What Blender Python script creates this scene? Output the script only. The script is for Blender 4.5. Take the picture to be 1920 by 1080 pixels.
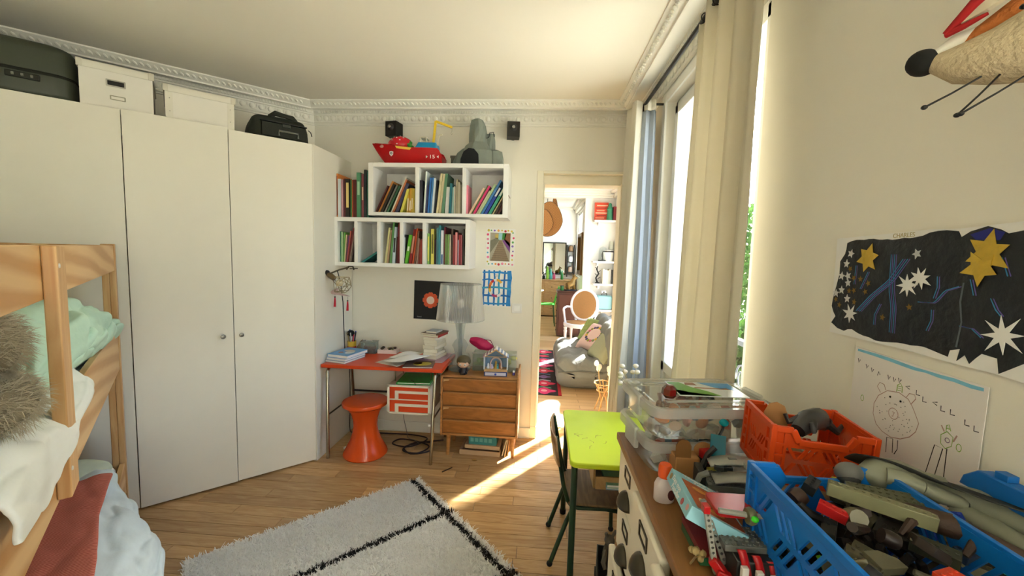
import bpy, bmesh, math, random
from math import sin, cos, pi, radians
from mathutils import Vector, Matrix, Euler, noise

for o in list(bpy.data.objects):
    bpy.data.objects.remove(o)
scene = bpy.context.scene
col = scene.collection

# ------------------------------------------------------------------ camera
cam_data = bpy.data.cameras.new('camera')
cam_data.sensor_width = 36.0
cam_data.lens = 764.2 * 36.0 / 1920.0
cam_data.clip_start = 0.02
cam_data.clip_end = 300
camera = bpy.data.objects.new('camera', cam_data)
col.objects.link(camera)
YAW, PITCH, ROLL, WA = -0.0688709, -0.0827858, 0.0263999, 0.8133692
_fw = Vector((sin(YAW) * cos(PITCH), cos(YAW) * cos(PITCH), sin(PITCH)))
_r0 = Vector((cos(YAW), -sin(YAW), 0))
_u0 = _r0.cross(_fw)
_r = _r0 * cos(ROLL) + _u0 * sin(ROLL)
_u = -_r0 * sin(ROLL) + _u0 * cos(ROLL)
camera.matrix_world = Matrix(((_r.x, _u.x, -_fw.x, 0), (_r.y, _u.y, -_fw.y, 0), (_r.z, _u.z, -_fw.z, 1.48), (0, 0, 0, 1)))
scene.camera = camera

# ------------------------------------------------------------------ view, world, sun
scene.view_settings.view_transform = 'Standard'
scene.view_settings.look = 'None'
scene.view_settings.gamma = 1.0
scene.view_settings.use_curve_mapping = False
scene.view_settings.exposure = EXPOSURE = 0.5
SUN_AZ = Vector((0.604, 0.797))          # horizontal direction towards the sun
SUN_EL = radians(35.3)
world = bpy.data.worlds.new('sky')
scene.world = world
world.use_nodes = True
nt = world.node_tree
nt.nodes.clear()
_out = nt.nodes.new('ShaderNodeOutputWorld')
_bg = nt.nodes.new('ShaderNodeBackground')
_sky = nt.nodes.new('ShaderNodeTexSky')
_sky.sky_type = 'NISHITA'
_sky.sun_disc = False
_sky.sun_elevation = SUN_EL
_sky.sun_rotation = math.atan2(SUN_AZ.x, SUN_AZ.y)
_sky.air_density = 1.0
_sky.dust_density = 2.5
_sky.ozone_density = 1.0
_bg.inputs['Strength'].default_value = SKY_STRENGTH = 1.1
nt.links.new(_sky.outputs[0], _bg.inputs[0])
nt.links.new(_bg.outputs[0], _out.inputs[0])
sun_data = bpy.data.lights.new('sun', 'SUN')
sun_data.energy = 60.0
sun_data.angle = radians(0.7)
sun_data.color = (1.0, 0.95, 0.86)
sun = bpy.data.objects.new('sun', sun_data)
col.objects.link(sun)
_sd = Vector((SUN_AZ.x * cos(SUN_EL), SUN_AZ.y * cos(SUN_EL), sin(SUN_EL)))
sun.rotation_euler = _sd.to_track_quat('Z', 'Y').to_euler()

def portal(name, loc, w, h, into):
    d = bpy.data.lights.new(name, 'AREA')
    d.shape = 'RECTANGLE'
    d.size = w
    d.size_y = h
    d.cycles.is_portal = True
    o = bpy.data.objects.new(name, d)
    col.objects.link(o)
    o.location = loc
    o.rotation_euler = (-Vector(into)).to_track_quat('Z', 'Y').to_euler()
    return o

scene.cycles.caustics_reflective = False
scene.cycles.caustics_refractive = False

# ------------------------------------------------------------------ materials
def lin(h):
    h = h.lstrip('#')
    v = [int(h[i:i + 2], 16) / 255 for i in (0, 2, 4)]
    return tuple(c / 12.92 if c <= 0.04045 else ((c + 0.055) / 1.055) ** 2.4 for c in v) + (1.0,)

_mats = {}

def _new(name):
    m = bpy.data.materials.new(name)
    m.use_nodes = True
    n = m.node_tree
    b = n.nodes['Principled BSDF']
    return m, n, b

def mat(hexc, rough=0.55, metal=0.0, trans=0.0, var=0.06, vscale=9.0, bump=0.0, bscale=60.0, coat=0.0, sheen=0.0, alpha=1.0, emit=0.0, ior=1.45, transl=0.0, spec=0.5):
    key = (hexc, rough, metal, trans, var, vscale, bump, bscale, coat, sheen, alpha, emit, ior, transl, spec)
    if key in _mats:
        return _mats[key]
    m, n, b = _new('paint_' + hexc.lstrip('#'))
    c = lin(hexc)
    L = n.links
    b.inputs['Roughness'].default_value = rough
    b.inputs['Metallic'].default_value = metal
    b.inputs['IOR'].default_value = ior
    b.inputs['Specular IOR Level'].default_value = spec
    b.inputs['Transmission Weight'].default_value = trans
    b.inputs['Coat Weight'].default_value = coat
    b.inputs['Sheen Weight'].default_value = sheen
    b.inputs['Alpha'].default_value = alpha
    tc = n.nodes.new('ShaderNodeTexCoord')
    if var > 0:
        nz = n.nodes.new('ShaderNodeTexNoise')
        nz.inputs['Scale'].default_value = vscale
        nz.inputs['Detail'].default_value = 3
        L.new(tc.outputs['Object'], nz.inputs['Vector'])
        mx = n.nodes.new('ShaderNodeMix')
        mx.data_type = 'RGBA'
        mx.inputs[6].default_value = tuple(max(0, x * (1 - var)) for x in c[:3]) + (1,)
        mx.inputs[7].default_value = tuple(min(1, x * (1 + var)) for x in c[:3]) + (1,)
        L.new(nz.outputs[0], mx.inputs[0])
        L.new(mx.outputs[2], b.inputs['Base Color'])
    else:
        b.inputs['Base Color'].default_value = c
    if bump > 0:
        n2 = n.nodes.new('ShaderNodeTexNoise')
        n2.inputs['Scale'].default_value = bscale
        n2.inputs['Detail'].default_value = 4
        L.new(tc.outputs['Object'], n2.inputs['Vector'])
        bp = n.nodes.new('ShaderNodeBump')
        bp.inputs['Strength'].default_value = bump
        bp.inputs['Distance'].default_value = 0.01
        L.new(n2.outputs[0], bp.inputs['Height'])
        L.new(bp.outputs[0], b.inputs['Normal'])
    if emit > 0:
        b.inputs['Emission Color'].default_value = c
        b.inputs['Emission Strength'].default_value = emit
    if transl > 0:
        tr = n.nodes.new('ShaderNodeBsdfTranslucent')
        tr.inputs['Color'].default_value = c
        ms = n.nodes.new('ShaderNodeMixShader')
        ms.inputs[0].default_value = transl
        L.new(b.outputs[0], ms.inputs[1])
        L.new(tr.outputs[0], ms.inputs[2])
        L.new(ms.outputs[0], n.nodes['Material Output'].inputs[0])
    _mats[key] = m
    return m

def wood(c1, c2, scale=(1, 14, 14), rough=0.45, coat=0.0, rings=0.0, dist=2.5, detail=3.0, bump=0.05, vr=(0.86, 1.1)):
    key = ('wood', c1, c2, scale, rough, coat, rings, dist)
    if key in _mats:
        return _mats[key]
    m, n, b = _new('wood_' + c1.lstrip('#'))
    L = n.links
    tc = n.nodes.new('ShaderNodeTexCoord')
    oi = n.nodes.new('ShaderNodeObjectInfo')
    mp = n.nodes.new('ShaderNodeMapping')
    mp.inputs['Scale'].default_value = scale
    mul = n.nodes.new('ShaderNodeMath')
    mul.operation = 'MULTIPLY'
    mul.inputs[1].default_value = 37.0
    L.new(oi.outputs['Random'], mul.inputs[0])
    L.new(mul.outputs[0], mp.inputs['Location'])
    L.new(tc.outputs['Object'], mp.inputs['Vector'])
    nz = n.nodes.new('ShaderNodeTexNoise')
    nz.inputs['Scale'].default_value = 1.6
    nz.inputs['Detail'].default_value = 6
    nz.inputs['Distortion'].default_value = dist
    L.new(mp.outputs[0], nz.inputs['Vector'])
    fac = nz.outputs[0]
    if rings > 0:
        wv = n.nodes.new('ShaderNodeTexWave')
        wv.wave_type = 'RINGS'
        wv.inputs['Scale'].default_value = rings
        wv.inputs['Distortion'].default_value = 6.0
        wv.inputs['Detail'].default_value = 2
        wv.inputs['Detail Scale'].default_value = 0.6
        L.new(mp.outputs[0], wv.inputs['Vector'])
        ad = n.nodes.new('ShaderNodeMix')
        ad.inputs[0].default_value = 0.55
        L.new(nz.outputs[0], ad.inputs[2])
        L.new(wv.outputs[1], ad.inputs[3])
        fac = ad.outputs[0]
    rp = n.nodes.new('ShaderNodeValToRGB')
    rp.color_ramp.elements[0].position = 0.3
    rp.color_ramp.elements[0].color = lin(c2)
    rp.color_ramp.elements[1].position = 0.68
    rp.color_ramp.elements[1].color = lin(c1)
    L.new(fac, rp.inputs[0])
    hs = n.nodes.new('ShaderNodeHueSaturation')
    mr = n.nodes.new('ShaderNodeMapRange')
    mr.inputs[3].default_value = vr[0]
    mr.inputs[4].default_value = vr[1]
    L.new(oi.outputs['Random'], mr.inputs[0])
    L.new(mr.outputs[0], hs.inputs['Value'])
    L.new(rp.outputs[0], hs.inputs['Color'])
    L.new(hs.outputs[0], b.inputs['Base Color'])
    b.inputs['Roughness'].default_value = rough
    b.inputs['Coat Weight'].default_value = coat
    bp = n.nodes.new('ShaderNodeBump')
    bp.inputs['Strength'].default_value = bump
    bp.inputs['Distance'].default_value = 0.004
    L.new(fac, bp.inputs['Height'])
    L.new(bp.outputs[0], b.inputs['Normal'])
    _mats[key] = m
    return m

def glass(tint='#ffffff', rough=0.0, clear=0.88):
    """clear sheet: mostly transparent with a glossy reflection, lets light through"""
    key = ('glass', tint, rough, clear)
    if key in _mats:
        return _mats[key]
    m = bpy.data.materials.new('glass_' + tint.lstrip('#'))
    m.use_nodes = True
    n = m.node_tree
    n.nodes.clear()
    o = n.nodes.new('ShaderNodeOutputMaterial')
    t = n.nodes.new('ShaderNodeBsdfTransparent')
    t.inputs[0].default_value = lin(tint)
    g = n.nodes.new('ShaderNodeBsdfGlossy')
    g.inputs['Roughness'].default_value = rough
    g.inputs[0].default_value = (0.9, 0.9, 0.9, 1)
    fr = n.nodes.new('ShaderNodeLayerWeight')
    fr.inputs[0].default_value = 0.5
    pw = n.nodes.new('ShaderNodeMath')
    pw.operation = 'POWER'
    pw.inputs[1].default_value = 5.0
    n.links.new(fr.outputs['Facing'], pw.inputs[0])
    ad = n.nodes.new('ShaderNodeMath')
    ad.operation = 'MULTIPLY_ADD'
    ad.use_clamp = True
    ad.inputs[1].default_value = 0.75
    ad.inputs[2].default_value = 0.035
    x = n.nodes.new('ShaderNodeMixShader')
    n.links.new(pw.outputs[0], ad.inputs[0])
    n.links.new(ad.outputs[0], x.inputs[0])
    n.links.new(t.outputs[0], x.inputs[1])
    n.links.new(g.outputs[0], x.inputs[2])
    if clear < 1:
        d = n.nodes.new('ShaderNodeBsdfTranslucent')
        d.inputs[0].default_value = lin(tint)
        d2 = n.nodes.new('ShaderNodeBsdfDiffuse')
        d2.inputs[0].default_value = lin(tint)
        a = n.nodes.new('ShaderNodeAddShader')
        hm = n.nodes.new('ShaderNodeMixShader')
        hm.inputs[0].default_value = 0.5
        n.links.new(d.outputs[0], hm.inputs[1])
        n.links.new(d2.outputs[0], hm.inputs[2])
        x2 = n.nodes.new('ShaderNodeMixShader')
        x2.inputs[0].default_value = 1 - clear
        n.links.new(x.outputs[0], x2.inputs[1])
        n.links.new(hm.outputs[0], x2.inputs[2])
        n.links.new(x2.outputs[0], o.inputs[0])
    else:
        n.links.new(x.outputs[0], o.inputs[0])
    _mats[key] = m
    return m

# ------------------------------------------------------------------ mesh builder
class MB:
    def __init__(s):
        s.v = []
        s.f = []

    def add(s, vs, fs, mtx=None):
        b = len(s.v)
        s.v += [tuple(mtx @ Vector(p)) if mtx else tuple(p) for p in vs]
        s.f += [tuple(b + i for i in f) for f in fs]
        return s

    def box(s, c, d, mtx=None):
        x, y, z = d[0] / 2, d[1] / 2, d[2] / 2
        vs = [(c[0] + i * x, c[1] + j * y, c[2] + k * z) for k in (-1, 1) for j in (-1, 1) for i in (-1, 1)]
        return s.add(vs, [(0, 2, 3, 1), (4, 5, 7, 6), (0, 1, 5, 4), (2, 6, 7, 3), (0, 4, 6, 2), (1, 3, 7, 5)], mtx)

    def bb(s, x0, x1, y0, y1, z0, z1, mtx=None):
        return s.box(((x0 + x1) / 2, (y0 + y1) / 2, (z0 + z1) / 2), (abs(x1 - x0), abs(y1 - y0), abs(z1 - z0)), mtx)

    def bar(s, a, b, w, h, up=(0, 0, 1)):
        a, b = Vector(a), Vector(b)
        d = b - a
        z = d.normalized()
        x = Vector(up).cross(z)
        if x.length < 1e-4:
            x = Vector((1, 0, 0)).cross(z)
        x.normalize()
        y = z.cross(x)
        m = Matrix((x, y, z)).transposed().to_4x4()
        m.translation = (a + b) / 2
        return s.box((0, 0, 0), (w, h, d.length), m)

    def tube(s, pts, r, n=8, closed=False, caps=True):
        pts = [Vector(p) for p in pts]
        k = len(pts)
        rs = r if isinstance(r, (list, tuple)) else [r] * k
        rings = []
        prev = None
        for i, p in enumerate(pts):
            if closed:
                t = pts[(i + 1) % k] - pts[i - 1]
            else:
                t = pts[min(i + 1, k - 1)] - pts[max(i - 1, 0)]
            t.normalize()
            if prev is None:
                a = Vector((0, 0, 1)) if abs(t.z) < 0.9 else Vector((1, 0, 0))
                x = a.cross(t).normalized()
            else:
                x = (prev - t * prev.dot(t)).normalized()
            prev = x
            y = t.cross(x)
            rings.append([p + (x * cos(2 * pi * j / n) + y * sin(2 * pi * j / n)) * rs[i] for j in range(n)])
        vs = [q for ring in rings for q in ring]
        fs = []
        for i in range(k if closed else k - 1):
            i2 = (i + 1) % k
            for j in range(n):
                j2 = (j + 1) % n
                fs.append((i * n + j, i * n + j2, i2 * n + j2, i2 * n + j))
        if caps and not closed:
            fs.append(tuple(range(n - 1, -1, -1)))
            fs.append(tuple((k - 1) * n + j for j in range(n)))
        return s.add(vs, fs)

    def lathe(s, prof, n=24, c=(0, 0, 0), mtx=None, cap=True, sq=0.0):
        k = len(prof)
        vs = [(c[0] + r * cos(2 * pi * j / n), c[1] + r * sin(2 * pi * j / n), c[2] + z) for r, z in prof for j in range(n)]
        fs = [(i * n + j, i * n + (j + 1) % n, (i + 1) * n + (j + 1) % n, (i + 1) * n + j) for i in range(k - 1) for j in range(n)]
        if cap:
            if prof[0][0] > 1e-5:
                fs.append(tuple(range(n - 1, -1, -1)))
            if prof[-1][0] > 1e-5:
                fs.append(tuple((k - 1) * n + j for j in range(n)))
        return s.add(vs, fs, mtx)

    def ball(s, c, r, n=16, m=10, mtx=None):
        r = r if isinstance(r, (list, tuple)) else (r, r, r)
        vs = [(c[0], c[1], c[2] - r[2])]
        for i in range(1, m):
            t = -pi / 2 + pi * i / m
            for j in range(n):
                vs.append((c[0] + r[0] * cos(t) * cos(2 * pi * j / n), c[1] + r[1] * cos(t) * sin(2 * pi * j / n), c[2] + r[2] * sin(t)))
        vs.append((c[0], c[1], c[2] + r[2]))
        fs = [(0, 1 + (j + 1) % n, 1 + j) for j in range(n)]
        for i in range(m - 2):
            for j in range(n):
                a = 1 + i * n
                fs.append((a + j, a + (j + 1) % n, a + n + (j + 1) % n, a + n + j))
        e = len(vs) - 1
        a = 1 + (m - 2) * n
        fs += [(a + j, a + (j + 1) % n, e) for j in range(n)]
        return s.add(vs, fs, mtx)

    def prism(s, poly, z0, z1, mtx=None):
        """poly in xy (counter-clockwise), extruded along z"""
        k = len(poly)
        vs = [(x, y, z0) for x, y in poly] + [(x, y, z1) for x, y in poly]
        fs = [tuple(range(k - 1, -1, -1)), tuple(range(k, 2 * k))]
        fs += [(i, (i + 1) % k, k + (i + 1) % k, k + i) for i in range(k)]
        return s.add(vs, fs, mtx)

    def plate(s, outer, holes, z0, z1, mtx=None):
        """flat plate with holes (triangulated), extruded along z"""
        bm = bmesh.new()
        es = []
        for loop in [outer] + holes:
            vv = [bm.verts.new((x, y, 0)) for x, y in loop]
            for i in range(len(vv)):
                es.append(bm.edges.new((vv[i], vv[(i + 1) % len(vv)])))
        bmesh.ops.triangle_fill(bm, edges=es, use_beauty=True, normal=(0, 0, 1))
        bm.verts.index_update()
        vs = [tuple(v.co) for v in bm.verts]
        fs = [tuple(v.index for v in f.verts) for f in bm.faces]
        bm.free()
        k = len(vs)
        al = [(x, y, z0) for x, y, _ in vs] + [(x, y, z1) for x, y, _ in vs]
        af = [tuple(reversed(f)) for f in fs] + [tuple(i + k for i in f) for f in fs]
        b = 0
        for loop in [outer] + holes:
            n = len(loop)
            af += [(b + i, b + (i + 1) % n, k + b + (i + 1) % n, k + b + i) for i in range(n)]
            b += n
        return s.add(al, af, mtx)

    def grid(s, fn, nu, nv, closed_u=False, mtx=None):
        vs = [fn(i / (nu if closed_u else nu - 1), j / (nv - 1)) for j in range(nv) for i in range(nu)]
        fs = []
        for j in range(nv - 1):
            for i in range(nu if closed_u else nu - 1):
                i2 = (i + 1) % nu
                fs.append((j * nu + i, j * nu + i2, (j + 1) * nu + i2, (j + 1) * nu + i))
        return s.add(vs, fs, mtx)

    def mesh(s, name, m, smooth=False, angle=40):
        me = bpy.data.meshes.new(name)
        me.from_pydata(s.v, [], s.f)
        me.update()
        bm = bmesh.new()
        bm.from_mesh(me)
        bmesh.ops.recalc_face_normals(bm, faces=bm.faces)
        bm.to_mesh(me)
        bm.free()
        if m:
            me.materials.append(m)
        if smooth:
            me.shade_smooth()
            if angle < 180:
                me.set_sharp_from_angle(angle=radians(angle))
        return me

    def build(s, name, m, parent=None, smooth=False, bevel=0.0, seg=2, solid=0.0, sub=0, loc=None, rot=None, angle=40):
        me = s.mesh(name, m, smooth or bevel > 0 or sub > 0, 180 if sub else angle)
        o = bpy.data.objects.new(name, me)
        col.objects.link(o)
        if parent:
            o.parent = parent
        if loc:
            o.location = loc
        if rot:
            o.rotation_euler = rot
        if solid:
            md = o.modifiers.new('thickness', 'SOLIDIFY')
            md.thickness = solid
            md.offset = 0
        if sub:
            md = o.modifiers.new('smooth', 'SUBSURF')
            md.levels = md.render_levels = sub
        if bevel:
            md = o.modifiers.new('edge', 'BEVEL')
            md.width = bevel
            md.segments = seg
            md.limit_method = 'ANGLE'
            md.angle_limit = radians(35)
            md.harden_normals = False
        return o

def tag(o, label=None, cat=None, group=None, kind=None):
    if label:
        o['label'] = label
    if cat:
        o['category'] = cat
    if group:
        o['group'] = group
    if kind:
        o['kind'] = kind
    return o

def thing(name, label, cat, loc=(0, 0, 0), rz=0.0, group=None, rot=None):
    o = bpy.data.objects.new(name, None)
    col.objects.link(o)
    o.empty_display_size = 0.1
    o.location = loc
    o.rotation_euler = rot if rot else (0, 0, rz)
    return tag(o, label, cat, group)

def struct(o):
    return tag(o, kind='structure')

def share(o, name, parent=None, loc=None, rot=None, scale=None, m=None):
    """another object on the same mesh"""
    c = o.copy()
    c.name = name
    col.objects.link(c)
    c.parent = parent
    if loc is not None:
        c.location = loc
    if rot is not None:
        c.rotation_euler = rot
    if scale is not None:
        c.scale = scale
    return c

def copy_tree(o, parent=None):
    c = o.copy()
    col.objects.link(c)
    c.parent = parent
    for ch in list(o.children):
        copy_tree(ch, c)
    return c

def rrect(w, h, r, n=4, cx=0, cy=0):
    out = []
    for sx, sy, a0 in ((1, 1, 0), (-1, 1, 90), (-1, -1, 180), (1, -1, 270)):
        for i in range(n + 1):
            a = radians(a0 + 90 * i / n)
            out.append((cx + sx * (w / 2 - r) + r * cos(a), cy + sy * (h / 2 - r) + r * sin(a)))
    return out

def star(n, r1, r2, rot=0.0, cx=0, cy=0, jit=0.0, rnd=None):
    out = []
    for i in range(2 * n):
        r = r1 if i % 2 == 0 else r2
        if jit and rnd:
            r *= 1 + rnd.uniform(-jit, jit)
        a = rot + pi * i / n
        out.append((cx + r * cos(a), cy + r * sin(a)))
    return out

def circ(r, n=16, cx=0, cy=0, ry=None):
    ry = ry or r
    return [(cx + r * cos(2 * pi * i / n), cy + ry * sin(2 * pi * i / n)) for i in range(n)]

def text(name, s, size, m, parent, loc, rot, extrude=0.0003, align='CENTER', sx=1.0):
    cu = bpy.data.curves.new(name, 'FONT')
    cu.body = s
    cu.size = size
    cu.align_x = align
    cu.align_y = 'CENTER'
    cu.extrude = extrude
    tmp = bpy.data.objects.new(name + '_curve', cu)
    col.objects.link(tmp)
    dg = bpy.context.evaluated_depsgraph_get()
    me = bpy.data.meshes.new_from_object(tmp.evaluated_get(dg))
    bpy.data.objects.remove(tmp)
    bpy.data.curves.remove(cu)
    me.name = name
    me.materials.clear()
    me.materials.append(m)
    o = bpy.data.objects.new(name, me)
    col.objects.link(o)
    o.parent = parent
    o.location = loc
    o.rotation_euler = rot
    o.scale = (sx, 1, 1)
    return o

WD = Vector((sin(WA), cos(WA), 0))       # along the slanted left wall, away from the viewer
WN = Vector((cos(WA), -sin(WA), 0))      # out of the slanted wall, into the room
def US(u, s, z=0.0):
    p = WN * u + WD * s
    return Vector((p.x, p.y, z))
RZ_W = math.atan2(WD.y, WD.x)            # local x along WD, local -y = WN (into the room)

# shared paints
M_WALL = mat('#f0ebdc', 0.85, var=0.02, vscale=3, bump=0.03, bscale=40)
M_CEIL = mat('#f1ebda', 0.9, var=0.02, vscale=2)
M_TRIM = mat('#f2efe4', 0.6, var=0.02)
M_WHITE = mat('#f0eee8', 0.45, var=0.02)
M_CABINET = mat('#eee9da', 0.5, var=0.02)
M_BLACK = mat('#121212', 0.5)
M_DARK = mat('#1d1d1f', 0.6)
M_CHROME = mat('#b9b4a6', 0.25, metal=1.0)
M_PAPER = mat('#f2f0ea', 0.8, var=0.03)
# ================================================================== THE ROOM
CEIL = 2.58
XR, YB = 0.72, 3.2
U_WALL = -3.5756
pA, pB, pC = Vector((-1.82, YB)), Vector((XR, YB)), Vector((XR, -1.6))
pE3 = US(U_WALL, -1.22)
pE = Vector((pE3.x, pE3.y))
kD = (pE.y + 1.6) / (-WN.y)
pD = Vector((pE.x + WN.x * kD, -1.6))
ROOM = [pA, pB, pC, pD, pE]

M_FLOORBASE = mat('#2e1f12', 0.8)
M_PLANK = wood('#d3ae7c', '#b68a55', (2.2, 20, 20), rough=0.34, dist=1.8, bump=0.04, vr=(0.74, 1.14))

def plank_floor_material():
    m, n, b = _new('oak_strip_floor')
    L = n.links
    tc = n.nodes.new('ShaderNodeTexCoord')
    br = n.nodes.new('ShaderNodeTexBrick')
    br.inputs['Color1'].default_value = lin('#d6b588')
    br.inputs['Color2'].default_value = lin('#bd9565')
    br.inputs['Mortar'].default_value = lin('#6b4c2c')
    br.inputs['Scale'].default_value = 1.0
    br.inputs['Mortar Size'].default_value = 0.0016
    br.inputs['Brick Width'].default_value = 0.85
    br.inputs['Row Height'].default_value = 0.0845
    L.new(tc.outputs['Object'], br.inputs['Vector'])
    L.new(br.outputs[0], b.inputs['Base Color'])
    b.inputs['Roughness'].default_value = 0.36
    return m

# floor of this room: a base with a plank field laid on it
P_Y0, P_Y1, P_W = 0.86, 3.395, 0.0845
floor = MB().bb(-3.6, XR + 0.1, -1.7, 3.4, -0.12, -0.014).build('floor', M_FLOORBASE)
struct(floor)
rf = random.Random(4)
nrow = int(round((P_Y1 - P_Y0) / P_W))
protos = []
for k in range(5):
    Lk = (0.62, 0.78, 0.92, 1.08, 1.25)[k]
    me = MB().box((0, 0, -0.007), (Lk - 0.0026, P_W - 0.003, 0.014)).mesh('plank', M_PLANK)
    protos.append((Lk, me))
for r in range(nrow):
    y = P_Y0 + (r + 0.5) * P_W
    x_left = max(-3.35, -1.82 - (3.2 - y) * WD.x / WD.y - 0.1) if y < 3.2 else -1.9
    x = x_left - rf.uniform(0, 0.6)
    while x < XR + 0.02:
        Lk, me = protos[rf.randrange(5)]
        o = bpy.data.objects.new('plank', me)
        col.objects.link(o)
        o.parent = floor
        o.location = (x + Lk / 2, y, rf.uniform(-0.0008, 0.0))
        o.rotation_euler = (0, 0, pi if rf.random() < 0.5 else 0)
        x += Lk
rest = MB().bb(-3.6, XR + 0.1, -1.7, P_Y0, -0.014, 0).build('boards', plank_floor_material(), floor)

ceiling = struct(MB().prism([(p.x, p.y) for p in (pA + Vector((-.2, .1)), pB + Vector((.1, .1)), pC + Vector((.1, -.1)), pD + Vector((-.2, -.1)), pE + Vector((-.3, 0)))], CEIL, CEIL + 0.12).build('ceiling', M_CEIL))

# back wall with the doorway
D0, D1, DH = -0.048, 0.65, 2.124
b = MB()
b.bb(-2.1, D0, YB, YB + 0.2, 0, 2.75)
b.bb(D0, D1, YB, YB + 0.2, DH, 2.75)
b.bb(D1, 1.46, YB, YB + 0.2, 0, 2.75)
wall_back = struct(b.build('wall_back', M_WALL))
# slanted left wall
b = MB()
a0, a1 = US(U_WALL, -1.4), US(U_WALL, 1.0)
b.bar((a0 - WN * 0.06) + Vector((0, 0, 1.3)), (a1 - WN * 0.06) + Vector((0, 0, 1.3)), 0.12, 2.6)
wall_left = struct(b.build('wall_left', M_WALL))
# wall behind the bunk bed
b = MB()
a0 = Vector((pE.x, pE.y, 1.3)) - WD * 0.06 - WN * 0.1
a1 = Vector((pD.x, pD.y, 1.3)) - WD * 0.06 + WN * 0.2
b.bar(a0, a1, 0.12, 2.6)
wall_bed = struct(b.build('wall_bed', M_WALL))
wall_rear = struct(MB().bb(-0.5, XR + 0.1, -1.72, -1.6, 0, 2.6).build('wall_rear', M_WALL))
# window wall on the right: openings W1 (in view) and W2 (unseen, added behind the viewer as fill light)
W1 = (1.45, 2.56, 0.02, 2.40)
W2 = (-1.35, -0.22, 0.02, 2.40)
XO = XR + 0.36
b = MB()
b.bb(XR, XO, W1[1], 3.2, 0, 2.75)
b.bb(XR, XO, W2[1], W1[0], 0, 2.75)
b.bb(XR, XO, -1.75, W2[0], 0, 2.75)
for w in (W1, W2):
    b.bb(XR, XO, w[0], w[1], w[3], 2.75)
    b.bb(XR, XO, w[0], w[1], -0.1, w[2])
wall_right = struct(b.build('wall_right', M_WALL))

# ---------------------------------------------------------------- cornice, one trim per wall with its ornaments
PROF = [(0.205, 2.58), (0.205, 2.572), (0.19, 2.566), (0.162, 2.545), (0.152, 2.541), (0.152, 2.532), (0.14, 2.53),
        (0.062, 2.556), (0.058, 2.55), (0.05, 2.55), (0.046, 2.531), (0.04, 2.531), (0.04, 2.522), (0.03, 2.52), (0.022, 2.477),
        (0.026, 2.473), (0.022, 2.464), (0.012, 2.462), (0.012, 2.452), (0.0, 2.45)]

def miter(i):
    p0, p1, p2 = ROOM[i - 1], ROOM[i], ROOM[(i + 1) % 5]
    d1, d2 = (p1 - p0).normalized(), (p2 - p1).normalized()
    n1, n2 = Vector((d1.y, -d1.x)), Vector((d2.y, -d2.x))
    return (n1 + n2) / (1 + n1.dot(n2))

M_CORN = mat('#f0ede0', 0.65, var=0.02)
egg_mesh = MB().ball((0, 0, 0), (0.019, 0.011, 0.020), 10, 6)
dart_v = [(0, -0.006, -0.018), (-0.004, 0.004, 0.018), (0.004, 0.004, 0.018), (0, -0.01, 0.018)]
egg_mesh.add([(p[0] + 0.029, p[1], p[2]) for p in dart_v], [(0, 1, 3), (0, 3, 2), (1, 2, 3)])
egg_me = egg_mesh.mesh('egg', M_CORN, True)
for i in range(5):
    p1, p2 = ROOM[i], ROOM[(i + 1) % 5]
    m1, m2 = miter(i), miter((i + 1) % 5)
    b = MB()
    vs, fs = [], []
    k = len(PROF)
    for p, m in ((p1, m1), (p2, m2)):
        vs += [(p.x + m.x * d, p.y + m.y * d, z) for d, z in PROF]
    fs = [(j, j + 1, k + j + 1, k + j) for j in range(k - 1)]
    b.add(vs, fs)
    o = b.build('trim_%d' % (i + 1), M_CORN, smooth=True, angle=30)
    struct(o)
    d = (p2 - p1)
    Lw = d.length
    d.normalize()
    n = Vector((d.y, -d.x))
    ang = math.atan2(d.y, d.x)
    # twisted rope in the upper band, small dentils in the middle band: many tiny repeats
    rb, db = MB(), MB()
    for q in range(int((Lw - 0.2) / 0.031)):
        t = 0.1 + q * 0.031
        c = p1 + d * t + n * 0.179
        mt = Matrix.Translation((c.x, c.y, 2.5585)) @ Matrix.Rotation(ang, 4, 'Z') @ Matrix.Rotation(radians(48), 4, 'Y')
        rb.ball((0, 0, 0), (0.019, 0.012, 0.0085), 6, 4, mt)
    for q in range(int((Lw - 0.1) / 0.019)):
        t = 0.05 + q * 0.019
        c = p1 + d * t + n * 0.051
        mt = Matrix.Translation((c.x, c.y, 2.5405)) @ Matrix.Rotation(ang, 4, 'Z')
        db.box((0, 0, 0), (0.011, 0.012, 0.017), mt)
    tag(rb.build('rope_ornament', M_CORN, o, smooth=True), kind='stuff')
    tag(db.build('dentil_row', M_CORN, o), kind='stuff')
    if i in (0, 1, 4):
        lo, hi = (0.05, Lw - 0.05) if i == 0 else ((0.1, 2.2) if i == 1 else (Lw - 1.7, Lw - 0.05))
        q = 0
        while lo + q * 0.058 < hi:
            t = lo + q * 0.058
            c = p1 + d * t + n * 0.027
            e = bpy.data.objects.new('egg', egg_me)
            col.objects.link(e)
            e.parent = o
            e.location = (c.x, c.y, 2.4985)
            e.rotation_euler = (radians(-10), 0, ang)
            q += 1

# baseboards
b = MB()
b.bb(-1.53, D0, YB - 0.014, YB, 0, 0.085).bb(-1.53, D0, YB - 0.02, YB, 0, 0.012)
struct(b.build('baseboard_back', M_TRIM, bevel=0.004))
struct(MB().bb(XR - 0.014, XR, W1[1] + 0.02, YB, 0, 0.085).build('baseboard_right', M_TRIM, bevel=0.004))

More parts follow.
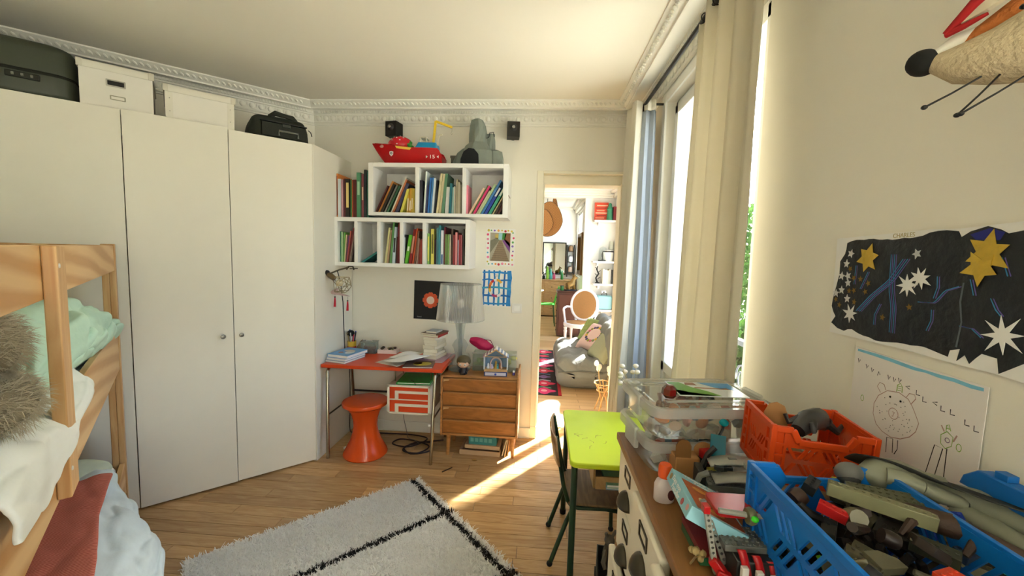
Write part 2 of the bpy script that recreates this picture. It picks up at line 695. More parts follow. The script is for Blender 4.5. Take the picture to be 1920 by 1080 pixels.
# doorway frame
df = thing('door_1', None, None, (0, 0, 0))
df['kind'] = 'structure'
M_DOORTRIM = mat('#f3ecd6', 0.5, var=0.02)
MB().bb(D0, 0.0, YB - 0.008, YB + 0.21, 0, DH).bb(0.0, 0.012, YB + 0.02, YB + 0.17, 0, DH - 0.09).build('jamb', M_DOORTRIM, df, bevel=0.003)
MB().bb(0.605, D1, YB - 0.008, YB + 0.21, 0, DH).bb(0.593, 0.605, YB + 0.02, YB + 0.17, 0, DH - 0.09).build('jamb', M_DOORTRIM, df, bevel=0.003)
MB().bb(0.0, 0.605, YB - 0.008, YB + 0.21, DH - 0.022, DH).bb(0.0, 0.605, YB + 0.05, YB + 0.21, DH - 0.095, DH - 0.022).build('lintel', M_DOORTRIM, df, bevel=0.003)
MB().bb(D0, D0 + 0.05, YB - 0.012, YB + 0.005, 0, 0.1).build('plinth_block', M_DOORTRIM, df, bevel=0.003)

# windows
M_FRAME = mat('#f4f3ec', 0.35, var=0.02)
M_PANE = glass('#f7fcff', 0.0, 1.0)

def french_window(name, y0, y1, z0, z1, x, panel_top):
    t = thing(name, None, None, (0, 0, 0))
    t['kind'] = 'structure'
    ym = (y0 + y1) / 2
    fr = MB()
    fr.bb(x - 0.03, x + 0.03, y0, y0 + 0.03, z0, z1).bb(x - 0.03, x + 0.03, y1 - 0.03, y1, z0, z1).bb(x - 0.03, x + 0.03, y0, y1, z1 - 0.03, z1).bb(x - 0.03, x + 0.03, y0, y1, z0, z0 + 0.03)
    fr.build('window_frame', M_FRAME, t, bevel=0.003)
    for a, c, s in ((y0 + 0.03, ym, 1), (ym, y1 - 0.03, -1)):
        lf = MB()
        xa, xb = x - 0.045, x + 0.005
        w = 0.052
        lf.bb(xa, xb, a, a + w, z0 + 0.03, z1 - 0.03).bb(xa, xb, c - w, c, z0 + 0.03, z1 - 0.03)
        lf.bb(xa, xb, a, c, z1 - 0.03 - w, z1 - 0.03).bb(xa, xb, a, c, z0 + 0.03, z0 + 0.15).bb(xa, xb, a, c, panel_top - 0.06, panel_top)
        leaf = lf.build('casement', M_FRAME, t, bevel=0.004)
        MB().bb(x - 0.028, x - 0.012, a + w - 0.005, c - w + 0.005, z0 + 0.14, panel_top - 0.05).build('panel', M_FRAME, leaf, bevel=0.003)
        MB().bb(x - 0.022, x - 0.018, a + w - 0.005, c - w + 0.005, panel_top - 0.01, z1 - 0.03 - w + 0.01).build('pane', M_PANE, leaf)
    MB().tube([(x - 0.06, ym, z0 + 0.12), (x - 0.06, ym, z1 - 0.1)], 0.008, 8).ball((x - 0.085, ym, 1.1), (0.02, 0.012, 0.03), 10, 8).build('espagnolette_bolt', mat('#d8d4c6', 0.3, metal=0.6), t, smooth=True)
    return t

french_window('window_1', W1[0] + 0.01, W1[1] - 0.01, W1[2], W1[3] - 0.005, 0.80, 0.86)
french_window('added_window_2', W2[0] + 0.01, W2[1] - 0.01, W2[2], W2[3] - 0.005, 0.80, 0.86)  # added window behind the viewer, brightens the surfaces facing it
# painted casing standing proud around the window in view
b = MB()
b.bb(XR - 0.012, XR + 0.002, W1[1], W1[1] + 0.06, 0, W1[3] + 0.06).bb(XR - 0.012, XR + 0.002, W1[0], W1[1], W1[3], W1[3] + 0.06)
struct(b.build('trim_6', M_FRAME, bevel=0.003))
portal('window_portal', (XO - 0.02, (W1[0] + W1[1]) / 2, 1.2), 2.4, 1.15, (-1, 0, 0)).rotation_euler = (0, radians(90), 0)
portal('added_window_portal', (XO - 0.02, (W2[0] + W2[1]) / 2, 1.2), 2.4, 1.15, (-1, 0, 0)).rotation_euler = (0, radians(90), 0)

# ---------------------------------------------------------------- the rooms beyond the door
X2L, X2R, Y2 = -2.6, 1.36, 7.8
C2 = 2.68
struct(MB().bb(X2L - .1, X2R + .1, 3.4, 11.0, -0.12, 0.0).build('floor_beyond', plank_floor_material()))
struct(MB().bb(X2L - .1, X2R + .1, 3.4, 11.0, C2, C2 + 0.1).build('ceiling_beyond', mat('#f4f2ec', 0.9, var=0.01)))
M_WALL2 = mat('#f3f1ec', 0.85, var=0.02, vscale=3)
struct(MB().bb(X2L - 0.12, X2L, 3.4, 11.0, 0, C2).build('wall_salon_left', M_WALL2))
WS = (4.57, 5.88, 0.02, 2.32)      # sunny French window
WT = (6.4, 7.4, 0.02, 2.32)  # second opening, out of view, added to bring more light in
b = MB()
xo = X2R + 0.10
b.bb(X2R, xo, 3.4, WS[0], 0, C2).bb(X2R, xo, WS[1], WT[0], 0, C2).bb(X2R, xo, WT[1], 7.95, 0, C2)
b.bb(X2R, xo, WS[0], WS[1], WS[3], C2).bb(X2R, xo, WT[0], WT[1], WT[3], C2)
struct(b.build('wall_salon_right', M_WALL2))
OP = (-1.3, 0.80)                   # wide opening to the kitchen
b = MB()
b.bb(X2L, OP[0], Y2, Y2 + 0.15, 0, C2).bb(OP[1], X2R, Y2, Y2 + 0.15, 0, C2).bb(OP[0], OP[1], Y2, Y2 + 0.15, 2.56, C2)
struct(b.build('wall_salon_end', M_WALL2))
struct(MB().bb(X2L, X2R, 10.4, 10.5, 0, C2).build('wall_kitchen_end', M_WALL2))
b = MB()
WK = (9.0, 10.2, 1.0, 2.5)
b.bb(0.87, 0.99, 7.95, WK[0], 0, C2).bb(0.87, 0.99, WK[1], 10.4, 0, C2).bb(0.87, 0.99, WK[0], WK[1], 0, WK[2]).bb(0.87, 0.99, WK[0], WK[1], WK[3], C2)
struct(b.build('wall_kitchen_right', M_WALL2))
# cornices beyond the door
b = MB()
b.bb(X2L, X2R, Y2 - 0.13, Y2, C2 - 0.04, C2).bb(X2L, X2R, Y2 - 0.09, Y2, C2 - 0.08, C2 - 0.04).bb(X2L, X2R, Y2 - 0.04, Y2, C2 - 0.12, C2 - 0.08)
b.bb(X2R - 0.13, X2R, 3.4, Y2, C2 - 0.04, C2).bb(X2R - 0.06, X2R, 3.4, Y2, C2 - 0.12, C2 - 0.04)
struct(b.build('trim_7', M_TRIM, bevel=0.006))
b = MB()
b.bb(X2L, 0.87, 10.3, 10.4, C2 - 0.06, C2).bb(0.75, 0.87, 7.95, 10.4, C2 - 0.06, C2).bb(0.81, 0.87, 7.95, 10.4, C2 - 0.14, C2 - 0.06)
struct(b.build('trim_8', M_TRIM, bevel=0.006))

def simple_window(name, x, y0, y1, z0, z1, ym=None):
    t = thing(name, None, None)
    t['kind'] = 'structure'
    ym = ym or (y0 + y1) / 2
    b = MB()
    for a, c in ((y0, y0 + 0.04), (ym - 0.04, ym + 0.04), (y1 - 0.04, y1)):
        b.bb(x + 0.03, x + 0.08, a, c, z0, z1)
    b.bb(x + 0.03, x + 0.08, y0, y1, z1 - 0.05, z1).bb(x + 0.03, x + 0.08, y0, y1, z0, z0 + 0.08)
    b.build('window_frame', M_FRAME, t, bevel=0.003)
    for a, c in ((y0 + 0.035, ym - 0.035), (ym + 0.035, y1 - 0.035)):
        MB().bb(x + 0.053, x + 0.057, a, c, z0 + 0.075, z1 - 0.045).build('pane', M_PANE, t)
    portal(name + '_portal', (x + 0.11, (y0 + y1) / 2, (z0 + z1) / 2), z1 - z0, y1 - y0, (-1, 0, 0)).rotation_euler = (0, radians(90), 0)
    return t
# leaf split chosen where the two sun streaks part
ws = simple_window('window_3', X2R, WS[0], WS[1], WS[2], WS[3], 4.895)
simple_window('added_window_4', X2R, WT[0], WT[1], WT[2], WT[3])
simple_window('window_5', 0.87, WK[0], WK[1], WK[2], WK[3])

# ---------------------------------------------------------------- outside
M_LEAF = mat('#35541f', 0.7, var=0.35, vscale=3, transl=0.2, spec=0.1)
M_LEAF2 = mat('#45652c', 0.7, var=0.3, vscale=3, transl=0.2, spec=0.1)
M_BARK = mat('#5a4a3a', 0.9, bump=0.4, bscale=20)
GZ = -4.2
struct(MB().bb(2.6, 60, -40, 60, GZ - 0.1, GZ).build('ground_street', mat('#b9b4a8', 0.9, var=0.1, vscale=0.3)))

def tree(label, x, y, h, rx, rz, seed, leafm, n=2600):
    rr = random.Random(seed)
    t = thing('street_tree', label, 'tree', (x, y, GZ), group=None)
    MB().tube([(0, 0, 0), (0.05, 0, h * 0.35), (-0.05, 0.05, h * 0.7)], [0.17, 0.13, 0.07], 8).build('trunk', M_BARK, t, smooth=True)
    lb = MB()
    for i in range(n):
        u = rr.random() ** 0.45
        th, ph = rr.uniform(0, 2 * pi), math.acos(rr.uniform(-1, 1))
        p = Vector((rx * u * sin(ph) * cos(th), rx * u * sin(ph) * sin(th), h * 0.72 + rz * u * cos(ph)))
        s = rr.uniform(0.07, 0.15)
        m = Matrix.Translation(p) @ Euler((rr.uniform(0, 6), rr.uniform(0, 6), rr.uniform(0, 6))).to_matrix().to_4x4()
        lb.add([(-s, 0, 0), (0, -s * .6, .02), (s, 0, 0), (0, s * .6, .02)], [(0, 1, 2, 3)], m)
    tag(lb.build('foliage', leafm, t), kind='stuff')
    return t
tree('tall dense green tree added unseen outside to shade the window', 9.0, 12.65, 20.9, 1.45, 2.1, 1, M_LEAF, 14000)  # crown added out of view to keep direct sun off window W1
tree('low spreading pale green tree outside behind the railing', 6.6, 15.6, 7.6, 2.6, 2.4, 2, M_LEAF2, 6500)
tree('rounded dark green tree outside, lowest in the window gap', 4.6, 9.0, 4.4, 1.3, 1.2, 3, M_LEAF, 3800)
# balcony railing in front of the window
t = thing('balcony_railing', 'grey iron balcony railing with curls outside the window', 'railing', (XO + 0.12, 2.0, 0.0))
M_IRON = mat('#5b5f66', 0.5, metal=0.3)
MB().bb(-0.02, 0.02, -0.75, 0.75, 0.98, 1.01).build('handrail', M_IRON, t)
MB().bb(-0.012, 0.012, -0.75, 0.75, 0.12, 0.14).build('bottom_rail', M_IRON, t)
for i in range(9):
    y = -0.72 + i * 0.18
    MB().tube([(0, y, 0.0), (0, y, 1.0)], 0.008, 6).build('bar', M_IRON, t)
for i in range(8):
    y = -0.63 + i * 0.18
    MB().tube([(0, y + 0.06 * cos(a) * (1 - a / 14), 0.78 + 0.09 * sin(a) * (1 - a / 14)) for a in [k * 0.5 for k in range(20)]], 0.006, 5).build('scroll', M_IRON, t, smooth=True)
struct(MB().bb(XO, XO + 0.3, W1[0] - 0.1, W1[1] + 0.3, -0.12, 0.0).build('balcony_slab', mat('#c9c4b8', 0.9)))
# ================================================================== WARDROBE (local x along the slanted wall, local y = distance from the viewer's origin line)
def W_thing(name, label, cat, s, y, z, rz=0.0, group=None):
    p = US(-y, s, z)
    return thing(name, label, cat, p, RZ_W + rz, group)

w = W_thing('wardrobe', 'tall white built-in wardrobe with flat doors and steel knobs along slanted wall', 'wardrobe', 0, 2.97, 0)
SE = 0.7106
MB().prism([(-1.2, 0.02), (SE, 0.02), (1.0905, 0.4018), (0.872, 0.60), (-1.2, 0.60)], 2.148, 2.168).build('top_panel', M_CABINET, w)
MB().prism([(SE + 0.003, 0.0), (SE + 0.006, 0.0), (1.0895, 0.394), (1.076, 0.405), (SE - 0.012, 0.02)], 0.0, 2.168).build('side_panel', M_CABINET, w, bevel=0.0015)
b = MB()
b.bb(-1.2, SE - 0.02, 0.03, 0.59, 0.0, 0.06)
b.bb(-1.2, -1.18, 0.02, 0.59, 0.06, 2.148)
b.bb(-1.18, SE - 0.02, 0.575, 0.59, 0.06, 2.148)
b.build('carcass', mat('#3a3a38', 0.8), w)
for i, (a, c, zt, yo) in enumerate(((-1.114, -0.6575, 2.17, 0), (-0.6575, -0.2013, 2.17, 0), (-0.2013, 0.2544, 2.174, -0.006), (0.2544, SE, 2.166, 0.0))):
    d = MB().bb(a + 0.0018, c - 0.0018, yo, yo + 0.019, 0.012, zt).build('door', M_CABINET, w, bevel=0.0012)
    for kx in {2: (0.199,), 3: (0.291,)}.get(i, ()):
        kb = MB()
        kb.lathe([(0.006, 0), (0.006, 0.014), (0.0125, 0.018), (0.0135, 0.024), (0.011, 0.029), (0, 0.03)], 16, mtx=Matrix.Translation((kx, yo, 0.943)) @ Matrix.Rotation(radians(90), 4, 'X'))
        kb.build('knob', mat('#8d8d8a', 0.3, metal=1.0), d, smooth=True)

# ---------------------------------------------------------------- on top of the wardrobe
ZT = 2.1695
M_CASE = mat('#43483a', 0.42, var=0.1)
t = W_thing('suitcase', 'large dark olive hard-shell suitcase lying on top of the wardrobe', 'suitcase', -0.68, 3.0, ZT)
def rbox(w_, d_, z0, z1, r, n=5, k=4, top=True):
    """rounded slab: horizontal section rounded rectangle, edge rounding at one end"""
    b_ = MB()
    rings = []
    for i in range(k + 1):
        a = pi / 2 * i / k
        ins = r * (1 - cos(a))
        z = z1 - r + r * sin(a) if top else z0 + r - r * sin(a)
        rings.append((ins, z))
    rings = [(0, z0 if top else z1)] + rings
    vs, fs = [], []
    N = 4 * (n + 1)
    for ins, z in rings:
        vs += [(x, y, z) for x, y in rrect(w_ - 2 * ins, d_ - 2 * ins, 0.075, n)]
    for i in range(len(rings) - 1):
        for j in range(N):
            fs.append((i * N + j, i * N + (j + 1) % N, (i + 1) * N + (j + 1) % N, (i + 1) * N + j))
    fs.append(tuple(range(N)))
    fs.append(tuple((len(rings) - 1) * N + j for j in range(N)))
    return b_.add(vs, fs)
sh = rbox(0.63, 0.46, 0.125, 0.268, 0.045)
o = sh.build('upper_shell', M_CASE, t, smooth=True, loc=(0, 0.25, 0))
sh = rbox(0.63, 0.46, 0.0, 0.11, 0.03, top=False)
o2 = sh.build('lower_shell', M_CASE, t, smooth=True, loc=(0, 0.25, 0))
zb = MB()
N = 24
rr_ = rrect(0.625, 0.455, 0.073, 5)
zb.add([(x, y + 0.25, 0.11) for x, y in rr_] + [(x, y + 0.25, 0.125) for x, y in rr_], [(j, (j + 1) % N, N + (j + 1) % N, N + j) for j in range(N)])
zb.build('zip_band', mat('#15170f', 0.8), t)
for x in (0.20, 0.222, 0.244):
    MB().bar((x, 0.018, 0.02), (x, 0.018, 0.105), 0.008, 0.01).build('rib', M_CASE, o2, bevel=0.002)
lk = MB().bb(0.09, 0.2, 0.012, 0.026, 0.075, 0.104).build('combination_lock', mat('#22251b', 0.35), t, bevel=0.004)
for i in range(3):
    MB().lathe([(0.007, -0.004), (0.007, 0.004)], 10, mtx=Matrix.Translation((0.115 + i * 0.03, 0.012, 0.09)) @ Matrix.Rotation(radians(90), 4, 'Y')).build('dial', mat('#8b8c80', 0.4), lk)
MB().tube([(0.318, 0.17, 0.09), (0.335, 0.18, 0.1), (0.34, 0.25, 0.105), (0.335, 0.32, 0.1), (0.318, 0.33, 0.09)], 0.009, 8).build('side_handle', M_DARK, t, smooth=True)

M_BOXW = mat('#efeade', 0.75, var=0.03)
M_BOXW2 = mat('#e9e4d4', 0.75, var=0.03)
def paper_box(label, s0, s1, h, front, slot):
    t = W_thing('storage_box', label, 'box', (s0 + s1) / 2, front, ZT, group='lidded boxes on the wardrobe')
    wd_ = s1 - s0
    bw = wd_ - 0.012
    b = MB()
    th = 0.003
    b.bb(-bw / 2, bw / 2, 0.006, 0.006 + th, 0, h - 0.01).bb(-bw / 2, bw / 2, 0.346, 0.349, 0, h - 0.01)
    b.bb(-bw / 2, -bw / 2 + th, 0.006 + th, 0.346, 0, h - 0.01).bb(bw / 2 - th, bw / 2, 0.006 + th, 0.346, 0, h - 0.01)
    b.bb(-bw / 2, bw / 2, 0.006, 0.349, 0, th)
    b.build('body', M_BOXW, t)
    lid = MB().bb(-wd_ / 2, wd_ / 2, 0, 0.355, h - 0.004, h)
    lid.bb(-wd_ / 2, wd_ / 2, 0, 0.003, h - 0.036, h).bb(-wd_ / 2, wd_ / 2, 0.352, 0.355, h - 0.036, h)
    lid.bb(-wd_ / 2, -wd_ / 2 + 0.003, 0.003, 0.352, h - 0.036, h).bb(wd_ / 2 - 0.003, wd_ / 2, 0.003, 0.352, h - 0.036, h)
    ld = lid.build('lid', M_BOXW2, t, bevel=0.001)
    for sx in (-1, 1):
        MB().bb(sx * (wd_ / 2 - 0.022), sx * (wd_ / 2 + 0.001), -0.0018, 0.0, h - 0.037, h + 0.001).build('corner_guard', mat('#d9d3c0', 0.5), ld, bevel=0.0008)
    if slot:
        f = MB().plate(rrect(0.075, 0.034, 0.002, 1), [rrect(0.063, 0.023, 0.001, 1)], 0, 0.003, Matrix.Translation((-0.005, 0.006, h * 0.60)) @ Matrix.Rotation(radians(90), 4, 'X')).build('grip_hole_rim', mat('#b8b4a8', 0.35, metal=0.8), t)
        MB().bb(-0.037, 0.027, 0.0045, 0.0062, h * 0.60 - 0.012, h * 0.60 + 0.012).build('grip_hole', M_BLACK, f)
        f = MB().plate(rrect(0.06, 0.022, 0.002, 1), [rrect(0.05, 0.014, 0.001, 1)], 0, 0.002, Matrix.Translation((0.0, 0.006, h * 0.28)) @ Matrix.Rotation(radians(90), 4, 'X')).build('label_holder', mat('#a9a48f', 0.4, metal=0.8), t)
    else:
        for sx in (-1, 1):
            for zz in (0.05, 0.12):
                MB().lathe([(0.003, 0), (0.002, 0.002), (0, 0.002)], 8, mtx=Matrix.Translation((sx * (bw / 2 - 0.02), 0.006, zz)) @ Matrix.Rotation(radians(90), 4, 'X')).build('rivet', mat('#8f8b80', 0.4, metal=0.8), t)
            MB().bb(sx * (bw / 2 - 0.034), sx * (bw / 2), 0.0046, 0.006, 0, h - 0.036).build('corner_strip', M_BOXW2, t)
    return t
paper_box('white lidded storage box with black grip slot, beside the hard suitcase', -0.356, -0.066, 0.225, 3.005, True)
paper_box('plain white lidded storage box with riveted corners, beside the soft bag', -0.03, 0.299, 0.19, 3.005, False)

# soft cabin bag
t = W_thing('cabin_bag', 'black soft-sided cabin bag lying on the wardrobe next to the corner', 'suitcase', 0.545, 3.01, ZT)
M_NYLON = mat('#24271f', 0.75, var=0.12, bump=0.15, bscale=120)
def lump(w_, d_, h_, seed, amp=0.01, nu=36, nv=12, p=0.5):
    rr = random.Random(seed)
    def fn(a, v):
        t_ = v * pi / 2
        th = 2 * pi * a
        c_, s_ = cos(th), sin(th)
        q = 0.4
        x = math.copysign(abs(c_) ** q, c_) * w_ / 2
        y = math.copysign(abs(s_) ** q, s_) * d_ / 2
        f = cos(t_) ** 0.22 if v < 1 else 0.0
        z = h_ * sin(t_) ** 0.8
        n_ = noise.noise(Vector((x * 12 + seed, y * 12, z * 14))) * amp
        return (x * f + n_, y * f + n_ * .6, max(0, z + n_ * (v > 0.2)))
    return MB().grid(fn, nu, nv, closed_u=True)
lump(0.35, 0.34, 0.155, 3, 0.012).build('bag_body', M_NYLON, t, smooth=True, loc=(0, 0.185, 0), angle=180)
MB().bb(-0.115, 0.14, 0.0, 0.014, 0.012, 0.098).build('front_pocket', M_NYLON, t, bevel=0.006)
MB().bb(-0.12, 0.145, -0.003, 0.012, 0.1, 0.106).build('zip', M_BLACK, t)
MB().bb(0.0, 0.05, -0.006, 0.004, 0.078, 0.098).build('combination_lock', mat('#3b3d36', 0.35), t, bevel=0.003)
MB().tube([(-0.02, -0.004, 0.022), (-0.02, -0.012, 0.05), (0.09, -0.012, 0.05), (0.09, -0.004, 0.022)], 0.007, 8).build('pull_handle', mat('#6a6c66', 0.35), t, smooth=True)
MB().tube([(-0.06, 0.07, 0.148), (-0.03, 0.04, 0.166), (0.03, 0.035, 0.158), (0.07, 0.06, 0.16), (0.1, 0.09, 0.15)], [0.012, 0.018, 0.014, 0.018, 0.012], 8).build('carry_strap', M_NYLON, t, smooth=True)
MB().tube([(0.165, 0.05, 0.1), (0.175, 0.03, 0.085), (0.182, 0.03, 0.06)], 0.003, 5).build('zip_cord', M_BLACK, t)

# ================================================================== BUNK BED
PINE = wood('#dcb680', '#c28f54', (26, 1.6, 9), rough=0.45, rings=0.55, dist=1.2)
PINE_V = wood('#d9b27c', '#be8a50', (20, 20, 1.4), rough=0.45, dist=1.4)
bed = W_thing('bunk_bed', 'pine wooden bunk bed with plank guard rail at the left', 'bed', 0, 0, 0)
YF, YN = 2.872, 0.86
for s0, y0 in ((-0.287, 2.80), (-1.19, 2.80), (-0.287, YN), (-1.19, YN)):
    p = MB().bb(s0, s0 + 0.026, y0, y0 + 0.072, 0, 1.478).build('post', PINE_V, bed, bevel=0.003)
    MB().bb(s0 + 0.026, s0 + 0.05, y0, y0 + 0.05, 0.0, 1.478).build('post_facing', PINE_V, p, bevel=0.003)
MB().bb(-0.263, -0.241, YN, 2.80, 1.346, 1.472).build('guard_rail', PINE, bed, bevel=0.003)
MB().bb(-1.19, -1.168, YN, 2.80, 1.346, 1.472).build('guard_rail', PINE, bed, bevel=0.003)
MB().bb(-0.263, -0.241, YN, 2.80, 0.848, 1.058).build('side_board', PINE, bed, bevel=0.003)
MB().bb(-1.19, -1.168, YN, 2.80, 0.848, 1.058).build('side_board', PINE, bed, bevel=0.003)
MB().bb(-0.263, -0.241, YN, 2.80, 0.20, 0.36).build('side_board', PINE, bed, bevel=0.003)
pl_ = MB().bb(-0.2405, -0.215, 1.40, 1.492, 0.862, 1.4715).build('ladder_upright', PINE_V, bed, bevel=0.003)
for z in (1.425, 0.93):
    MB().lathe([(0.006, 0), (0.005, 0.002), (0, 0.002)], 10, mtx=Matrix.Translation((-0.215, 1.415, z)) @ Matrix.Rotation(radians(90), 4, 'Y')).build('bolt', mat('#e8e6e0', 0.3, metal=0.5), pl_)
for y in (2.80, YN + 0.02):
    for z0, z1 in ((1.346, 1.472), (0.848, 1.058), (0.2, 0.36)):
        MB().bb(-1.168, -0.287, y, y + 0.022, z0, z1).build('end_board', PINE, bed, bevel=0.003)
for z in (0.90, 0.25):
    for k in range(12):
        y = YN + 0.12 + k * 0.158
        MB().bb(-1.167, -0.264, y, y + 0.07, z, z + 0.018).build('slat', PINE_V, bed)
M_SHEET = mat('#eceeea', 0.85, var=0.03, bump=0.25, bscale=25)
def soft_slab(x0, x1, y0, y1, z0, z1, r=0.04):
    b_ = MB()
    w_, d_ = x1 - x0, y1 - y0
    rings = [(r, z0), (r * .3, z0 + r * .3), (0, z0 + r), (0, z1 - r), (r * .3, z1 - r * .3), (r, z1)]
    vs, fs = [], []
    N = 24
    for ins, z in rings:
        vs += [((x0 + x1) / 2 + x, (y0 + y1) / 2 + y, z) for x, y in rrect(w_ - 2 * ins, d_ - 2 * ins, 0.05, 5)]
    for i in range(5):
        for j in range(N):
            fs.append((i * N + j, i * N + (j + 1) % N, (i + 1) * N + (j + 1) % N, (i + 1) * N + j))
    fs += [tuple(range(N)), tuple(5 * N + j for j in range(N))]
    return b_.add(vs, fs)
m1 = soft_slab(-1.16, -0.27, 0.9, 2.79, 0.921, 1.04).build('mattress', M_SHEET, None, smooth=True)
m1.location, m1.rotation_euler = (0, 0, 0), (0, 0, RZ_W)
tag(m1, 'white mattress on the upper bunk under the mint duvet', 'mattress')
m2 = soft_slab(-1.16, -0.27, 0.9, 2.79, 0.271, 0.39).build('mattress', M_SHEET, None, smooth=True)
m2.rotation_euler = (0, 0, RZ_W)
tag(m2, 'white mattress on the lower bunk under the red blanket', 'mattress')

def cloth(fn, nu, nv, name, m, label, cat, parent=None, solid=0.012, amp=0.012, fr=9.0, seed=0.0, sub=1):
    def g(a, b_):
        p = Vector(fn(a, b_))
        q = Vector((p.x * fr + seed, p.y * fr * .6, p.z * fr))
        n1 = noise.noise(q) * amp + noise.noise(q * 2.3) * amp * .45
        n2 = noise.noise(q + Vector((31, 7, 3))) * amp
        rd = (1 - abs(noise.noise(q * 1.6 + Vector((5, 9, 2))))) ** 5 * amp * 0.9
        return (p.x + n1 - rd * .5, p.y + n2 * .6, p.z + n1 * .8 + n2 * .5 - rd)
    o = MB().grid(g, nu * 2, nv * 2).build(name, m, parent, smooth=True, angle=180)
    if solid:
        md = o.modifiers.new('thickness', 'SOLIDIFY')
        md.thickness = solid
        md.offset = 0
    if sub:
        md = o.modifiers.new('smooth', 'SUBSURF')
        md.levels = md.render_levels = sub
    o.rotation_euler = (0, 0, RZ_W)
    if label:
        tag(o, label, cat)
    return o
def lerp(a, b_, t_):
    return a + (b_ - a) * t_
def poly_at(pts, t_):
    t_ = max(0.0, min(1.0, t_)) * (len(pts) - 1)
    i = min(int(t_), len(pts) - 2)
    f = t_ - i
    f = f * f * (3 - 2 * f) * .5 + f * .5
    return [lerp(pts[i][k], pts[i + 1][k], f) for k in range(len(pts[0]))]
# mint duvet, bunched on the upper bunk and bulging out under the guard rail
M_MINT = mat('#c3e4d0', 0.85, var=0.12, vscale=6, bump=0.7, bscale=11)
def f_mint(a, v):
    s, z = poly_at([(-1.1, 1.10), (-0.9, 1.40), (-0.62, 1.50), (-0.42, 1.36), (-0.29, 1.335), (-0.232, 1.27), (-0.212, 1.2), (-0.235, 1.12), (-0.275, 1.075), (-0.4, 1.06)], a)
    y = lerp(1.18, 2.74, v)
    k = sin(pi * min(1, v * 1.02)) ** .35 if 0 < v < 0.98 else 0.3
    bulge = 0.03 * sin(pi * v * 3.2 + 0.6)
    near = max(0.0, 1 - v / 0.35)
    z2 = 1.06 + (z - 1.06) * (k * (0.86 + .14 * sin(5 * v + 1)))
    s2 = s - 0.10 * near * (1 if s > -0.6 else 0) + (bulge * .5 if s > -0.45 else 0)
    return (min(s2, -0.214), y, z2 - 0.03 * (1 - k))
cloth(f_mint, 34, 40, 'duvet', M_MINT, 'rumpled mint green duvet bunched on the upper bunk', 'duvet', amp=0.034, fr=9, seed=2)
# white duvet hanging over the near part of the upper side board
M_WHITEC = mat('#e9ece6', 0.9, var=0.04, bump=0.6, bscale=11)
def f_white(a, v):
    s, z = poly_at([(-0.85, 1.08), (-0.5, 1.11), (-0.33, 1.1), (-0.26, 1.09), (-0.222, 1.055), (-0.214, 1.0), (-0.214, 0.95)], a)
    y = lerp(0.98, 1.78, v)
    drop = max(0.0, 1 - abs(v - 0.25) / 0.42)
    if z < 1.06:
        z = 1.06 - (1.06 - z) * (0.25 + 0.95 * drop)
    return (s, y, z + 0.03 * sin(7 * v))
cloth(f_white, 22, 24, 'white_duvet', M_WHITEC, 'white duvet spilling over the upper bunk board under the plush toy', 'duvet', amp=0.012, fr=9, seed=5)
# light blue duvet and red blanket on the lower bunk
M_BLUEC = mat('#d5e4ea', 0.9, var=0.16, vscale=5, bump=0.7, bscale=11)
def f_blue(a, v):
    s, z = poly_at([(-0.75, 0.45), (-0.4, 0.47), (-0.27, 0.475), (-0.18, 0.45), (-0.11, 0.385), (-0.08, 0.3), (-0.085, 0.18), (-0.10, 0.06)], a)
    y = lerp(1.1, 2.5, v)
    e = max(0.0, (v - 0.55) / 0.45)
    if s > -0.27:
        s = lerp(s, -0.255, e ** 1.6)
        z = lerp(z, max(z, 0.36), e)
    return (s, y, z + 0.012 * sin(9 * v + a * 4))
cloth(f_blue, 28, 34, 'duvet', M_BLUEC, 'pale blue and white duvet hanging out of the lower bunk', 'duvet', amp=0.02, fr=8, seed=9)
m, n, bsd = _new('red_knit')
tc = n.nodes.new('ShaderNodeTexCoord')
wv = n.nodes.new('ShaderNodeTexWave')
wv.inputs['Scale'].default_value = 42
wv.inputs['Distortion'].default_value = 1.2
wv.bands_direction = 'Y'
n.links.new(tc.outputs['Object'], wv.inputs['Vector'])
rp = n.nodes.new('ShaderNodeValToRGB')
rp.color_ramp.elements[0].color = lin('#a2402f')
rp.color_ramp.elements[1].color = lin('#d98573')
n.links.new(wv.outputs[1], rp.inputs[0])
n.links.new(rp.outputs[0], bsd.inputs['Base Color'])
bp = n.nodes.new('ShaderNodeBump')
bp.inputs['Strength'].default_value = 0.4
bp.inputs['Distance'].default_value = 0.004
n.links.new(wv.outputs[1], bp.inputs['Height'])
n.links.new(bp.outputs[0], bsd.inputs['Normal'])
bsd.inputs['Roughness'].default_value = 0.9
M_KNIT = m
def f_red(a, v):
    s = lerp(-0.78, -0.225 + 0.015 * sin(6 * v), a)
    y = lerp(1.0, 2.34 - 0.10 * (1 - a), v)
    return (s, y, 0.513 + 0.012 * sin(5 * v + 3 * a) - 0.02 * max(0, a - .9) * 10 * .3)
cloth(f_red, 20, 24, 'blanket', M_KNIT, 'red knitted blanket spread over the lower bunk', 'blanket', amp=0.008, fr=9, seed=12, solid=0.01)
# striped pillow corner at the far end of the lower bunk
pil = MB().ball((-0.52, 2.55, 0.452), (0.26, 0.15, 0.06), 24, 12).build('pillow', mat('#c8d3c0', 0.9, var=0.15, vscale=14, bump=0.3, bscale=16), None, smooth=True, angle=180)
pil.rotation_euler = (0, 0, RZ_W)
tag(pil, 'grey green pillow at the far end of the lower bunk', 'pillow')

